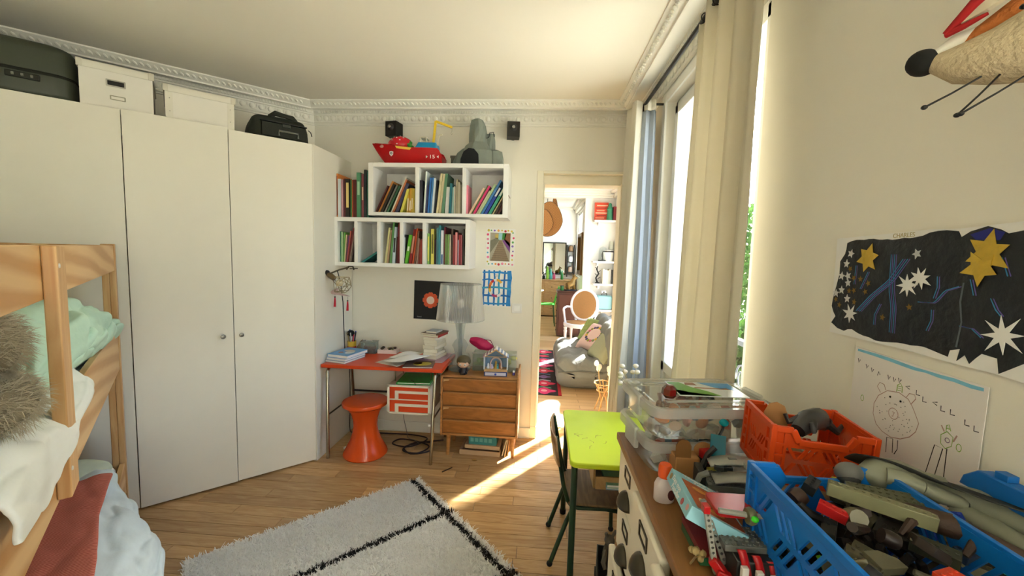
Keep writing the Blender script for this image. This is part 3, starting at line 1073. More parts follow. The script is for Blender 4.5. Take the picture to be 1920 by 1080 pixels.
# plush toy with long fur behind the guard rail
M_FUR = mat('#c2b79d', 0.95, var=0.3, vscale=18)
M_FUR_D = mat('#8c826b', 0.95, var=0.3, vscale=18)
t = W_thing('plush_toy', 'shaggy grey brown plush toy lying on the upper bunk', 'plush toy', -0.31, 1.17, 1.13)
rp_ = random.Random(8)
blobs = [((0, 0.02, 0.155), (0.075, 0.115, 0.075)), ((0.01, 0.0, 0.045), (0.085, 0.12, 0.055)), ((-0.05, -0.12, 0.10), (0.08, 0.1, 0.09))]
bd = MB()
for c, r in blobs:
    bd.ball(c, r, 20, 12)
body = bd.build('body', M_FUR_D, t, smooth=True, angle=180)
fb = MB()
for c, r in blobs:
    for i in range(3600):
        th, ph = rp_.uniform(0, 2 * pi), math.acos(rp_.uniform(-1, 1))
        nn = Vector((sin(ph) * cos(th), sin(ph) * sin(th), cos(ph)))
        p = Vector((c[0] + nn.x * r[0], c[1] + nn.y * r[1], c[2] + nn.z * r[2]))
        d = (nn + Vector((rp_.gauss(0, .4), rp_.gauss(0, .4) + .3, rp_.gauss(0, .4) - .35))).normalized()
        L_ = rp_.uniform(0.014, 0.034)
        sd = d.cross(Vector((rp_.random(), rp_.random(), rp_.random()))).normalized() * 0.0009
        mid = p + d * L_ * .55
        tip = p + d * L_ + Vector((0, 0, -0.006))
        fb.add([p - sd, p + sd, mid + sd * .7, mid - sd * .7, tip], [(0, 1, 2, 3), (3, 2, 4)])
tag(fb.build('fur', M_FUR, body), kind='stuff')

# ================================================================== RUG
rug = W_thing('shaggy_rug', 'white shaggy rug with thin black lines forming diamonds on the floor', 'rug', 0, 0, 0)
RS0, RS1, RY0, RY1 = -0.02, 1.161, 0.75, 2.308
M_RUGW = mat('#fdfcf8', 0.95, var=0.03, vscale=30, transl=0.4)
M_RUGB = mat('#1e1c1b', 0.95, var=0.2)
MB().bb(RS0, RS1, RY0, RY1, 0.0, 0.012).build('backing', M_RUGW, rug, bevel=0.004)
rr = random.Random(21)
lines_y = [1.895, 1.333, 0.77]
def is_black(s, y):
    j = 0.006 * noise.noise(Vector((s * 25, y * 25, 0)))
    if abs(s - 1.118 + j) < 0.0175:
        return True
    return any(abs(y - c + j) < 0.0175 for c in lines_y)
wb, kb_ = MB(), MB()
n_t = 62000
for i in range(n_t):
    s, y = rr.uniform(RS0 - .004, RS1 + .004), rr.uniform(0.95, RY1 + .004)
    bl = is_black(s, y)
    h = rr.uniform(0.014, 0.026) * (0.85 if bl else 1)
    a = rr.uniform(0, 2 * pi)
    lx, ly = rr.gauss(0, .011), rr.gauss(0, .011)
    wv_ = 0.0026
    p = Vector((s, y, 0.011))
    sd = Vector((cos(a), sin(a), 0)) * wv_
    tp = p + Vector((lx, ly, h))
    md = p + Vector((lx * .3, ly * .3, h * .65))
    (kb_ if bl else wb).add([p - sd, p + sd, md + sd * 1.1, md - sd * 1.1, tp + sd * .5, tp - sd * .5], [(0, 1, 2, 3), (3, 2, 4, 5)])
tag(wb.build('white_pile', M_RUGW, rug), kind='stuff')
tag(kb_.build('black_pile', M_RUGB, rug), kind='stuff')

# ================================================================== CURTAINS
M_CURT = mat('#ded6c0', 0.9, var=0.03, vscale=4, bump=0.12, bscale=40, transl=0.30)
M_CURT2 = mat('#ece6d4', 0.9, var=0.03, vscale=4, bump=0.12, bscale=40, transl=0.25)
M_LINING = mat('#b9c3cf', 0.9, var=0.04, vscale=5, bump=0.2, bscale=25, transl=0.2)
rod = thing('curtain_rod', 'black metal curtain rod above the window', 'curtain rod', (0.60, 0, 2.405))
MB().tube([(0, 1.1, 0), (0, 2.62, 0)], 0.010, 10).build('rod', M_BLACK, rod, smooth=True)
for y in (1.16, 2.60):
    br = MB().tube([(0, y, 0), (0.118, y, 0)], 0.007, 8).build('bracket', M_BLACK, rod, smooth=True)
    MB().bb(0.109, 0.1185, y - 0.012, y + 0.012, -0.04, 0.04).build('wall_plate', M_BLACK, br, bevel=0.002)
MB().tube([(0, 2.62, 0.01), (0, 2.635, -0.02), (0, 2.625, -0.05), (0.004, 2.61, -0.06)], 0.008, 8).build('end_hook', M_BLACK, rod, smooth=True)

def sheet(name, path_top, path_bot, z0, z1, m, parent, nv=26, nu=60, wr=0.004, seed=0, solid=0.003):
    def fn(a, v):
        p, q = poly_at(path_top, a), poly_at(path_bot, a)
        e = (1 - v) ** 1.15
        x, y = lerp(p[0], q[0], e), lerp(p[1], q[1], e)
        k = Vector((x * 26 + seed, y * 26, v * 5.5))
        w_ = noise.noise(k) * wr * (0.35 + 0.9 * e) + noise.noise(k * 2.7) * wr * .4 * e
        return (x + w_, y + w_ * .8, lerp(z0, z1, v))
    o = MB().grid(fn, nu, nv).build(name, m, parent, smooth=True, angle=180)
    md = o.modifiers.new('thickness', 'SOLIDIFY')
    md.thickness = solid
    md.offset = 0
    return o
def pleats(x0, y0, x1, y1, n_, amp, ph=0.0, bias=0.0):
    out = []
    dx, dy = x1 - x0, y1 - y0
    L_ = math.hypot(dx, dy)
    nx, ny = -dy / L_, dx / L_
    for i in range(n_ * 8 + 1):
        t_ = i / (n_ * 8)
        w_ = amp * sin(2 * pi * n_ * t_ + ph)
        out.append((x0 + dx * t_ + nx * w_, y0 + dy * t_ + ny * w_))
    return out
cn = thing('curtain', 'wide beige linen curtain in front of the window, nearest the viewer', 'curtain', (0, 0, 0), group='window curtains')
sheet('fabric', pleats(0.60, 1.235, 0.60, 1.73, 4, 0.020, 0.4), pleats(0.595, 1.225, 0.60, 1.87, 4, 0.034, 0.4), 0.03, 2.44, M_CURT, cn, nu=130, wr=0.011, seed=1)
for k in range(5):
    y = 1.27 + k * 0.105
    MB().tube([(0.60 + 0.016 * cos(a), y, 2.405 + 0.016 * sin(a)) for a in [j * pi / 6 for j in range(12)]], 0.0025, 5, closed=True).build('ring', M_BLACK, cn)
cf = thing('curtain', 'cream curtain gathered beside the doorway with blue grey lining showing', 'curtain', (0, 0, 0), group='window curtains')
sheet('fabric', [(0.60, 2.80), (0.545, 2.83), (0.525, 2.75), (0.555, 2.68), (0.53, 2.62), (0.545, 2.575), (0.585, 2.6)],
      [(0.63, 2.85), (0.52, 2.87), (0.485, 2.76), (0.53, 2.69), (0.492, 2.64), (0.51, 2.585), (0.56, 2.60)], 0.03, 2.42, M_CURT2, cf, nu=80, wr=0.012, seed=4)
sheet('lining', [(0.585, 2.602), (0.60, 2.57), (0.625, 2.585), (0.645, 2.56), (0.665, 2.60)],
      [(0.555, 2.602), (0.60, 2.56), (0.635, 2.59), (0.67, 2.56), (0.70, 2.61)], 0.03, 2.36, M_LINING, cf, nu=60, wr=0.010, seed=7)
sheet('heading', [(0.595, 2.60), (0.61, 2.565), (0.63, 2.575), (0.652, 2.555), (0.664, 2.60)], [(0.595, 2.60), (0.61, 2.565), (0.63, 2.575), (0.652, 2.555), (0.664, 2.60)], 2.36, 2.42, M_CURT2, cf, nu=40, nv=4, wr=0.002)
# ================================================================== SHELVES ON THE BACK WALL
SF = 2.92          # front of the shelves
def shelf_unit(label, x0, x1, z0, z1, divs, side, top, bot):
    t = thing('wall_shelf', label, 'shelf', (x0, SF, z0), group='white wall shelves')
    W, Hh, D = x1 - x0, z1 - z0, YB - SF
    MB().bb(0, side, 0, D, 0, Hh).build('side_panel', M_WHITE, t, bevel=0.0015)
    MB().bb(W - side, W, 0, D, 0, Hh).build('side_panel', M_WHITE, t, bevel=0.0015)
    MB().bb(side, W - side, 0, D, Hh - top, Hh).build('top_board', M_WHITE, t, bevel=0.0015)
    MB().bb(side, W - side, 0, D, 0, bot).build('bottom_board', M_WHITE, t, bevel=0.0015)
    MB().bb(side, W - side, D - 0.012, D - 0.001, bot, Hh - top).build('back_panel', M_WHITE, t)
    for d in divs:
        MB().bb(d - x0 - 0.013, d - x0 + 0.013, 0.001, D - 0.012, bot, Hh - top).build('divider', M_WHITE, t, bevel=0.0015)
    return t
shelf_unit('upper white wall shelf with three book cubbies', -1.265, -0.246, 1.736, 2.112, (-0.905, -0.563), 0.038, 0.03, 0.024)
shelf_unit('lower white wall shelf with five narrow book cubbies', -1.529, -0.516, 1.362, 1.7195, (-1.358, -1.187, -1.017, -0.849), 0.032, 0.03, 0.028)

def color_name(hx):
    import colorsys
    r, g, bl = [int(hx[i:i + 2], 16) / 255 for i in (1, 3, 5)]
    h, l, s = colorsys.rgb_to_hls(r, g, bl)
    if l < 0.14:
        return 'black'
    if s < 0.14:
        return 'white' if l > 0.82 else 'light grey' if l > 0.6 else 'grey' if l > 0.32 else 'charcoal'
    h *= 360
    for lim, nm in ((14, 'red'), (42, 'orange' if l > .42 and s > .45 else 'tan' if l > .55 else 'brown'), (68, 'yellow' if s > .35 else 'cream'), (165, 'green'), (200, 'teal'), (255, 'blue'), (295, 'purple'), (345, 'pink'), (361, 'red')):
        if h < lim:
            break
    return ('dark ' if l < 0.3 else 'pale ' if l > 0.74 else '') + nm
ORD = ['first', 'second', 'third', 'fourth', 'fifth', 'sixth', 'seventh', 'eighth', 'ninth', 'tenth', 'eleventh', 'twelfth', 'thirteenth', 'fourteenth', 'fifteenth', 'sixteenth', 'seventeenth', 'eighteenth', 'nineteenth', 'twentieth']
rbk = random.Random(77)
def book(x, z, th, h, lean, hexc, label, group, depth, yfront, title=None):
    m = mat(hexc, 0.45, var=0.12, vscale=30)
    t = 0.0014
    b = MB()
    b.bb(0, th, 0, t, 0, h).bb(0, t, t, depth, 0, h).bb(th - t, th, t, depth, 0, h)
    o = b.build('book', m)
    o.location = (x, yfront, z)
    o.rotation_euler = (0, radians(lean), 0)
    tag(o, label, 'book', group)
    if th > 0.006:
        MB().bb(t, th - t, t, depth - 0.004, 0.003, h - 0.003).build('pages', M_PAPER, o)
    if title:
        MB().bb(th * .2, th * .8, -0.0004, 0.0002, h * title[0], h * title[1]).build('spine_title', mat(title[2], 0.5), o)
    return o
PXM = 0.003947
def row(specs, scale, ox, zbase, where, group, ymode=0.0, xmax=None):
    for i, sp in enumerate(specs):
        cx, cw, hh, lean, hx = sp[:5]
        title = sp[5] if len(sp) > 5 else None
        px = ox + cx / scale
        x = -1.215 + PXM * (px - 704)
        th = max(0.004, cw / scale * PXM * 0.90 * cos(radians(lean)))
        h = hh / scale * PXM / cos(radians(lean)) * 0.985
        nm = color_name(hx)
        size = 'tall ' if h > .27 else 'small ' if h < .19 else 'thin ' if th < .009 else ''
        lab = '%s%s book%s, %s from left %s' % (size, nm, ' leaning' if lean > 14 else '', ORD[i], where)
        dep = min(0.235, max(0.14, h * 0.72))
        book(x, zbase + 0.0005, th, h, lean, hx, lab, group, dep, SF + 0.022 + rbk.uniform(0, 0.018) + ymode, title)
ZU, ZL = 1.76, 1.390
row([(136, 25, 440, 0, '#e8914a', (.05, .95, '#8a3a18')), (162, 37, 385, 0, '#c9d2d6'), (200, 20, 380, 0, '#b98a92'), (221, 21, 390, 0, '#6e2a33'), (243, 48, 385, 0, '#1e1a18', (.25, .9, '#d9c27a')),
     (292, 13, 380, 0, '#3f7a3f'), (305, 12, 375, 0, '#a8592e'), (318, 40, 380, 0, '#5d1b1b'), (360, 44, 450, 0, '#4f8a64', (.5, .8, '#9fc9a6')), (405, 25, 440, 0, '#8a4a52', (.4, .7, '#e6c8b0')), (432, 27, 480, 0, '#1f2a30'), (460, 18, 475, 0, '#2f6a55')],
    5.4, 600, 1.720, 'beside the upper shelf', 'books standing on the lower shelf')
row([(553, 14, 270, 25, '#4a1a1c'), (571, 22, 320, 25, '#c9853f'), (600, 28, 290, 25, '#2a2320'), (634, 20, 280, 25, '#7d7c70'), (660, 22, 275, 26, '#2e5a3c'), (702, 18, 360, 23, '#efe9d8'),
     (724, 20, 335, 23, '#b5683f'), (752, 34, 300, 22, '#3b3a55'), (803, 28, 240, 17, '#d8d05a'), (866, 20, 245, 3, '#e0b53c', (.1, .6, '#f3ead0')), (893, 20, 248, 2, '#d9a53a', (.1, .5, '#f3ead0')), (917, 18, 246, 1, '#cfae3e', (.15, .6, '#f3ead0')), (938, 16, 244, 0, '#d4b94a')],
    5.4, 600, ZU, 'in upper left cubby', 'books in the upper left cubby')
row([(22, 46, 325, 0, '#2b2a33'), (70, 16, 415, 3, '#dfe8e2'), (88, 18, 280, 3, '#3a3a63'), (108, 20, 355, 4, '#2f6fb8'), (130, 22, 355, 4, '#4a90d0'), (153, 18, 350, 4, '#d3dadd'), (172, 20, 330, 4, '#1e2026'),
     (193, 26, 400, 6, '#d9cda0'), (221, 24, 395, 6, '#c8b890'), (247, 32, 400, 5, '#5d8a6a'), (284, 38, 268, 3, '#eef0ec'), (325, 26, 300, 2, '#1f6a72'), (352, 22, 262, 2, '#9fc3c0'), (376, 16, 270, 0, '#bcb59e'), (394, 18, 345, 0, '#b5ab90'), (414, 24, 315, 0, '#c9c2ac'), (440, 14, 290, 0, '#8f8a76')],
    5.4, 780, ZU, 'in upper middle cubby', 'books in the upper middle cubby')
row([(488, 30, 285, 0, '#e88a9a'), (520, 26, 265, 29, '#ecc9a8'), (548, 14, 290, 29, '#5f7a3f'), (564, 24, 285, 29, '#c8306a'), (592, 18, 240, 29, '#e6dcc0'), (612, 26, 300, 29, '#a9bd8c'), (640, 26, 345, 29, '#3f78b0'),
     (670, 34, 275, 29, '#1d3f9a', (.68, .98, '#ece8e0')), (712, 34, 275, 29, '#3f9a78', (.70, .98, '#ece8e0')), (754, 14, 215, 29, '#c9bf8a'), (776, 22, 205, 28, '#3a2420'), (806, 24, 200, 26, '#5a2c2c')],
    5.4, 780, ZU, 'in upper right cubby', 'books in the upper right cubby')
row([(213, 9, 370, 0, '#4a8a6a'), (223, 22, 365, 0, '#b9d9a8'), (246, 18, 358, 2, '#6aa84a'), (264, 14, 330, 4, '#d9c3a0'), (279, 14, 320, 6, '#6a2a8a'), (295, 16, 380, 8, '#a8504a'), (313, 15, 420, 9, '#7a3038'), (330, 12, 470, 10, '#9a8a80'),
     (344, 12, 460, 10, '#5a4a44'), (372, 14, 300, 5, '#3a4a3a'), (392, 18, 280, 2, '#6a3a34')],
    6.4, 600, ZL, 'in lowest leftmost cubby', 'books in the lower first cubby')
o = book(-1.338, ZL + 0.001, 0.014, 0.165, 56, '#2f7a78', 'dark teal book slumped alone in the second lower cubby', 'books in the lower shelf', 0.2, SF + 0.03)
row([(757, 24, 430, 7, '#d9d29a'), (784, 22, 400, 7, '#c9a886'), (808, 20, 390, 6, '#5a4a30'), (830, 22, 505, 5, '#5f9a5a'), (856, 38, 440, 3, '#cfe0ee', (.3, .7, '#33363a')), (898, 22, 320, 2, '#4a2420'), (925, 32, 510, 1, '#6a1a22')],
    6.4, 600, ZL, 'in third lower cubby', 'books in the lower third cubby')
row([(990, 26, 350, 2, '#2b2e33', (.2, .9, '#b9bdc0')), (1012, 40, 350, 9, '#5aa82a', (.45, .6, '#eef2e4')), (1056, 36, 420, 8, '#8a1f22', (.3, .8, '#d9a08a')), (1096, 20, 430, 7, '#c8502a'), (1120, 18, 400, 7, '#7a5a4a'), (1146, 20, 310, 5, '#a88a80'), (1174, 20, 290, 3, '#8a3a30'), (1202, 20, 300, 1, '#a8423a')],
    6.4, 600, ZL, 'in fourth lower cubby', 'books in the lower fourth cubby')
row([(1285, 28, 370, 0, '#7fae5a', (.1, .9, '#e0d66a')), (1325, 40, 425, 0, '#e0d66a', (.3, .85, '#6a6430')), (1368, 26, 300, 0, '#3a1a1a'), (1397, 22, 440, 0, '#4a7a80'), (1421, 26, 470, 0, '#3f8a96'), (1450, 32, 410, 0, '#dfe3ea', (.02, .3, '#2a4f8a')), (1484, 15, 450, 0, '#7a1a28'),
     (1500, 26, 365, 0, '#6a8a4a'), (1528, 22, 365, 0, '#7fa35a'), (1552, 14, 365, 0, '#d9ccb8'), (1569, 26, 430, 0, '#5a4a40'), (1597, 22, 360, 0, '#8a2a30'), (1621, 26, 390, 0, '#d98a8a'), (1649, 14, 300, 0, '#c9d0ea'), (1665, 22, 360, 0, '#9a2a34'), (1689, 16, 360, 0, '#b0606a'), (1712, 18, 430, 0, '#2a2a24'), (1732, 18, 450, 0, '#8a8a6a'), (1753, 34, 410, 0, '#8ac23a')],
    6.4, 600, ZL, 'in rightmost lower cubby', 'books in the lower fifth cubby')

# ---------------------------------------------------------------- toys on the upper shelf
ZS = 2.1125
boat = thing('toy_boat', 'red plastic toy boat carrying a strawberry on the upper shelf', 'toy boat', (-1.285, 3.045, ZS))
M_RED = mat('#c01018', 0.3, var=0.04)
LB = 0.545
def hull(t_):
    w_ = 0.085 * min(1, (t_ / 0.42) ** 0.75 + 0.02) * (1 - 0.12 * max(0, (t_ - .8) / .2))
    kz = 0.0 if t_ > 0.24 else 0.16 * ((0.24 - t_) / 0.24) ** 1.25
    dz = 0.165 - 0.045 * min(1, t_ / 0.55) - 0.006 * t_
    if t_ > 0.93:
        dz -= 0.05 * ((t_ - .93) / .07) ** 2
    return w_, kz, dz
b = MB()
def fn(a, v):
    w_, kz, dz = hull(v)
    k = [(-1, 1), (-.97, .6), (-.8, .22), (-.55, 0.0), (0, -0.0), (.55, 0.0), (.8, .22), (.97, .6), (1, 1)]
    p = k[int(round(a * 8))]
    return (v * LB, p[0] * w_, kz + (dz - kz) * p[1])
b.grid(fn, 9, 28)
e = len(b.v) - 9
b.f.append(tuple(range(e, e + 9)))
hb = b.build('hull', M_RED, boat, smooth=True, angle=50)
b = MB()
b.grid(lambda a, v: (0.03 + v * (LB - 0.06), (a * 2 - 1) * (hull(0.05 + v * .9)[0] - 0.004), hull(0.05 + v * .9)[2] - 0.008), 3, 20)
b.build('deck', mat('#c94a50', 0.4), boat)
MB().tube([(v / 20 * LB, -hull(v / 20)[0], hull(v / 20)[2]) for v in range(1, 20)], 0.003, 5).build('gunwale', M_RED, hb, smooth=True)
MB().prism([(0.205, 0.128), (0.325, 0.116), (0.312, 0.1), (0.215, 0.111)], 0, 0.004, Matrix.Translation((0, -0.084, 0)) @ Matrix.Rotation(radians(90), 4, 'X')).build('yellow_panel', mat('#ecc04a', 0.4), hb)
bd_ = MB().prism([(0, -.021), (.013, -.008), (.014, .012), (0, .017), (-.014, .012), (-.013, -.008)], 0, 0.003, Matrix.Translation((0.175, -0.0795, 0.075)) @ Matrix.Rotation(radians(90), 4, 'X')).build('shield_badge', mat('#e9e6e0', 0.4), hb)
pw = MB().prism(circ(0.0095, 14), 0.003, 0.0036, Matrix.Translation((0.175, -0.0795, 0.0765)) @ Matrix.Rotation(radians(90), 4, 'X'))
pw.build('badge_field', mat('#3a3d42', 0.4), bd_)
pw = MB()
mt_ = Matrix.Translation((0.175, -0.0795, 0.0765)) @ Matrix.Rotation(radians(90), 4, 'X')
pw.prism(circ(0.0045, 10, 0, -0.0025, 0.0035), 0.0036, 0.0041, mt_)
for px_, py_ in ((-.0055, .002), (-.002, .0055), (.002, .0055), (.0055, .002)):
    pw.prism(circ(0.0017, 8, px_, py_), 0.0036, 0.0041, mt_)
pw.build('paw_mark', mat('#e9e6e0', 0.4), bd_)
M_MARK = mat('#f3ece6', 0.4)
text('number', '15', 0.036, M_MARK, hb, (0.478, -0.0885, 0.052), (radians(90), 0, 0), sx=1.25)
mt_ = Matrix.Translation((0, -0.0875, 0)) @ Matrix.Rotation(radians(90), 4, 'X')
MB().prism([(0.434, 0.062), (0.434, 0.042), (0.447, 0.052)], 0, .002, mt_).build('chevron', M_MARK, hb)
MB().prism([(0.526, 0.062), (0.513, 0.052), (0.526, 0.042)], 0, .002, mt_).build('chevron', M_MARK, hb)
# strawberry with seeds and stalk
b = MB()
def fs(a, v):
    th = 2 * pi * a
    x = v
    r = 0.062 * (sin(pi * min(1, x * 0.86 + .04)) ** .55)
    return (0.13 + 0.165 * x, -0.01 + r * cos(th), 0.155 + r * sin(th) * .95)
b.grid(fs, 28, 16, closed_u=True)
sb_ = b.build('strawberry', mat('#d01f2c', 0.25, var=0.1), boat, smooth=True, angle=180)
for i, (v, th) in enumerate(((.25, 3.6), (.3, 4.3), (.45, 3.9), (.55, 4.55), (.62, 3.5), (.5, 3.0), (.7, 2.6), (.75, 4.0), (.35, 2.5), (.18, 4.2))):
    r = 0.062 * (sin(pi * min(1, v * 0.86 + .04)) ** .55)
    MB().ball((0.13 + 0.165 * v, -0.01 + r * cos(th), 0.155 + r * sin(-th) * .95 * (1 if sin(-th) > 0 else 1)), (0.006, 0.005, 0.004), 8, 6).build('seed', mat('#f0d8d4', 0.4), sb_, smooth=True)
lf_ = MB()
for dx, dy, dz in ((0.28, -0.04, 0.15), (0.30, -0.05, 0.14), (0.315, -0.045, 0.128), (0.295, -0.02, 0.165)):
    lf_.ball((dx, dy, dz), (0.017, 0.012, 0.014), 10, 8)
lf_.build('stalk', mat('#2f8a2f', 0.4), sb_, smooth=True)
MB().ball((0.10, -0.0, 0.135), (0.045, 0.05, 0.028), 16, 8).build('bow_cover', mat('#d9a6a0', 0.2), boat, smooth=True)
M_BLUE = mat('#1e9ad2', 0.3)
b = MB()
b.add([(0.335, -0.075, 0.105), (0.5, -0.075, 0.10), (0.5, 0.06, 0.10), (0.335, 0.06, 0.105), (0.365, -0.055, 0.165), (0.497, -0.055, 0.162), (0.497, 0.05, 0.162), (0.365, 0.05, 0.165)], [(0, 3, 2, 1), (4, 5, 6, 7), (0, 1, 5, 4), (1, 2, 6, 5), (2, 3, 7, 6), (3, 0, 4, 7)])
cab = b.build('blue_cabin', M_BLUE, boat, bevel=0.006)
MB().prism([(0.43, 0.142), (0.438, 0.127), (0.43, 0.114), (0.422, 0.127)], 0, .001, Matrix.Translation((0, -0.0735, 0)) @ Matrix.Rotation(radians(74), 4, 'X') @ Matrix.Translation((0, -0.0, 0))).build('drop_mark', mat('#a8dcf2', 0.4), cab)
M_CREAM = mat('#e2d9bd', 0.4)
b = MB()
for p in ((0.375, -0.045), (0.425, -0.045)):
    b.tube([(p[0], p[1], 0.163), (p[0] + (0.006 if p[0] < .4 else -.004), p[1], 0.2)], 0.005, 6)
b.tube([(0.38, -0.045, 0.2), (0.422, -0.045, 0.2)], 0.005, 6).tube([(0.375, 0.03, 0.163), (0.381, 0.03, 0.2), (0.42, 0.03, 0.2), (0.425, 0.03, 0.163)], 0.005, 6)
b.bb(0.376, 0.426, -0.045, 0.03, 0.196, 0.204)
b.build('cream_cage', M_CREAM, boat)
cr = MB().bar((0.472, -0.03, 0.165), (0.488, -0.03, 0.32), 0.016, 0.016).build('crane_mast', mat('#eec933', 0.35), boat, bevel=0.002)
MB().bar((0.488, -0.03, 0.318), (0.61, -0.03, 0.275), 0.014, 0.016).build('crane_arm', mat('#eec933', 0.35), boat, bevel=0.002)
MB().tube([(0.608, -0.03, 0.27), (0.607, -0.03, 0.245), (0.6, -0.03, 0.235), (0.605, -0.03, 0.225), (0.612, -0.03, 0.232)], 0.0022, 5).build('crane_hook', mat('#b9b4a0', 0.4), boat)
MB().bar((0.5, -0.02, 0.15), (0.51, -0.02, 0.22), 0.012, 0.01).bar((0.51, -0.02, 0.22), (0.535, -0.02, 0.226), 0.008, 0.01).build('cream_bracket', M_CREAM, boat)

# grey rock fortress
rk = thing('toy_rock', 'grey plastic toy rock mountain with dark cave on the upper shelf', 'toy', (-0.49, 3.05, ZS))
M_ROCK = mat('#7d857c', 0.65, var=0.14, vscale=12, bump=0.2, bscale=30)
def rock(cx, cy, prof, seed, seg=14, flat=0.75):
    b = MB()
    k = len(prof)
    vs = []
    for i, (r, z, ox) in enumerate(prof):
        for j in range(seg):
            th = 2 * pi * j / seg
            f = 1 + 0.28 * noise.noise(Vector((cos(th) * 1.7 + seed, sin(th) * 1.7, z * 11)))
            vs.append((cx + ox + r * f * cos(th), cy + r * f * sin(th) * flat, z))
    fs_ = [(i * seg + j, i * seg + (j + 1) % seg, (i + 1) * seg + (j + 1) % seg, (i + 1) * seg + j) for i in range(k - 1) for j in range(seg)]
    fs_ += [tuple(range(seg - 1, -1, -1)), tuple((k - 1) * seg + j for j in range(seg))]
    return b.add(vs, fs_)
rock(0, 0, [(0.135, 0, 0), (0.125, 0.05, 0), (0.115, 0.11, 0), (0.088, 0.155, 0.0), (0.07, 0.175, 0.002), (0.066, 0.24, 0.0), (0.06, 0.30, -0.004), (0.044, 0.335, -0.006), (0.02, 0.347, -0.006)], 3).build('peak', M_ROCK, rk)
rock(0.135, 0.01, [(0.062, 0, 0), (0.06, 0.06, 0), (0.05, 0.115, -0.005), (0.02, 0.128, -0.01)], 9).build('side_tower', M_ROCK, rk)
rock(0.085, 0.03, [(0.045, 0.1, 0), (0.04, 0.2, 0), (0.034, 0.235, 0.004), (0.03, 0.246, 0.006)], 5).build('rear_tower', M_ROCK, rk)
rock(-0.13, -0.01, [(0.06, 0, 0), (0.055, 0.04, 0.01), (0.04, 0.1, 0.025), (0.02, 0.13, 0.04)], 13).build('ramp', M_ROCK, rk)
b = MB()
pts = [(-0.085, 0.0), (0.045, 0.0), (0.04, 0.07), (0.01, 0.105), (-0.03, 0.11), (-0.065, 0.085), (-0.085, 0.03)]
b.prism(pts, 0, 0.03, Matrix.Translation((-0.02, -0.088, 0.001)) @ Matrix.Rotation(radians(90), 4, 'X') @ Matrix.Rotation(radians(-8), 4, 'X'))
b.build('cave', mat('#0d1116', 0.8), rk)  # near-black slab in place of the shade inside the cave mouth
MB().tube([(0.065, -0.02, 0.205), (0.085, -0.03, 0.21), (0.09, -0.03, 0.24), (0.115, -0.01, 0.25), (0.12, 0.0, 0.22)], 0.003, 5).build('railing', M_DARK, rk)
ld_ = thing('toy_launcher', 'small brown grey toy launcher between boat and rock', 'toy', (-0.665, 3.09, ZS))
MB().bb(-0.04, 0.035, -0.03, 0.03, 0, 0.012).bb(-0.03, -0.005, -0.02, 0.02, 0.012, 0.085).bb(-0.034, 0.03, -0.024, 0.024, 0.07, 0.088).build('stand', mat('#5f5a4e', 0.6), ld_, bevel=0.002)
MB().bar((-0.035, -0.034, 0.01), (0.025, -0.034, 0.075), 0.012, 0.008).build('arm', mat('#2a2a28', 0.5), ld_)

# speakers on the wall
for x, lab in ((-1.152, 'small black wall speaker above the toy boat, half hidden by the strawberry'), (-0.237, 'small black wall speaker right of the toy rock')):
    t = thing('wall_speaker', lab, 'speaker', (x, 3.135, 2.402), rot=(0, 0, radians(6 if x > -1 else -12)), group='wall speakers')
    MB().bb(-0.047, 0.047, -0.05, 0.05, -0.055, 0.055).build('cabinet', mat('#16140f', 0.55), t, bevel=0.004)
    c = MB().lathe([(0.034, 0), (0.030, -0.002), (0.016, 0.01), (0.010, 0.014), (0, 0.016)], 20, mtx=Matrix.Translation((0, -0.0505, 0.01)) @ Matrix.Rotation(radians(90), 4, 'X'), cap=False).build('cone', mat('#232220', 0.5), t, smooth=True)
    MB().ball((0, -0.066, 0.01), (0.012, 0.005, 0.012), 12, 8).build('dust_cap', mat('#a9a8a2', 0.25, metal=0.8), c, smooth=True)
    MB().bar((0, 0.045, -0.03), (0.0, 0.065, -0.05), 0.02, 0.012).build('bracket', M_DARK, t)

# ---------------------------------------------------------------- pictures on the back wall
RX90 = Matrix.Rotation(radians(90), 4, 'X')
p = thing('flower_poster', 'black poster with an orange flower behind the lamp', 'poster', (-0.77, YB - 0.004, 1.092), rot=(0, radians(1.2), 0))
MB().bb(-0.238, 0.238, 0, 0.003, -0.155, 0.155).build('sheet', mat('#101012', 0.5), p)
def petal_flower(cx, cz, r, cp, cc, par, nm):
    b = MB()
    pts = []
    for i in range(96):
        a = 2 * pi * i / 96
        rr = r * (0.80 + 0.2 * abs(cos(4 * a)) ** .5) * (1 - 0.08 * (abs(cos(4 * a)) > .985))
        pts.append((cx + rr * cos(a), cz + rr * sin(a)))
    b.prism(pts, 0.0, 0.0008, RX90)
    f = b.build(nm, cp, par)
    MB().prism(circ(r * .48, 28, cx, cz), 0.0008, 0.0014, RX90).build('flower_heart', cc, f)
petal_flower(-0.103, 0.0, 0.066, mat('#d8562f', 0.5), mat('#ecd3c4', 0.5), p, 'orange_flower')
petal_flower(0.045, 0.07, 0.062, mat('#5ab4d0', 0.5), mat('#ecd3c4', 0.5), p, 'blue_flower')
text('lettering', 'fuenti', 0.016, mat('#b8b8b8', 0.5), p, (-0.19, -0.001, -0.137), (radians(90), 0, 0))

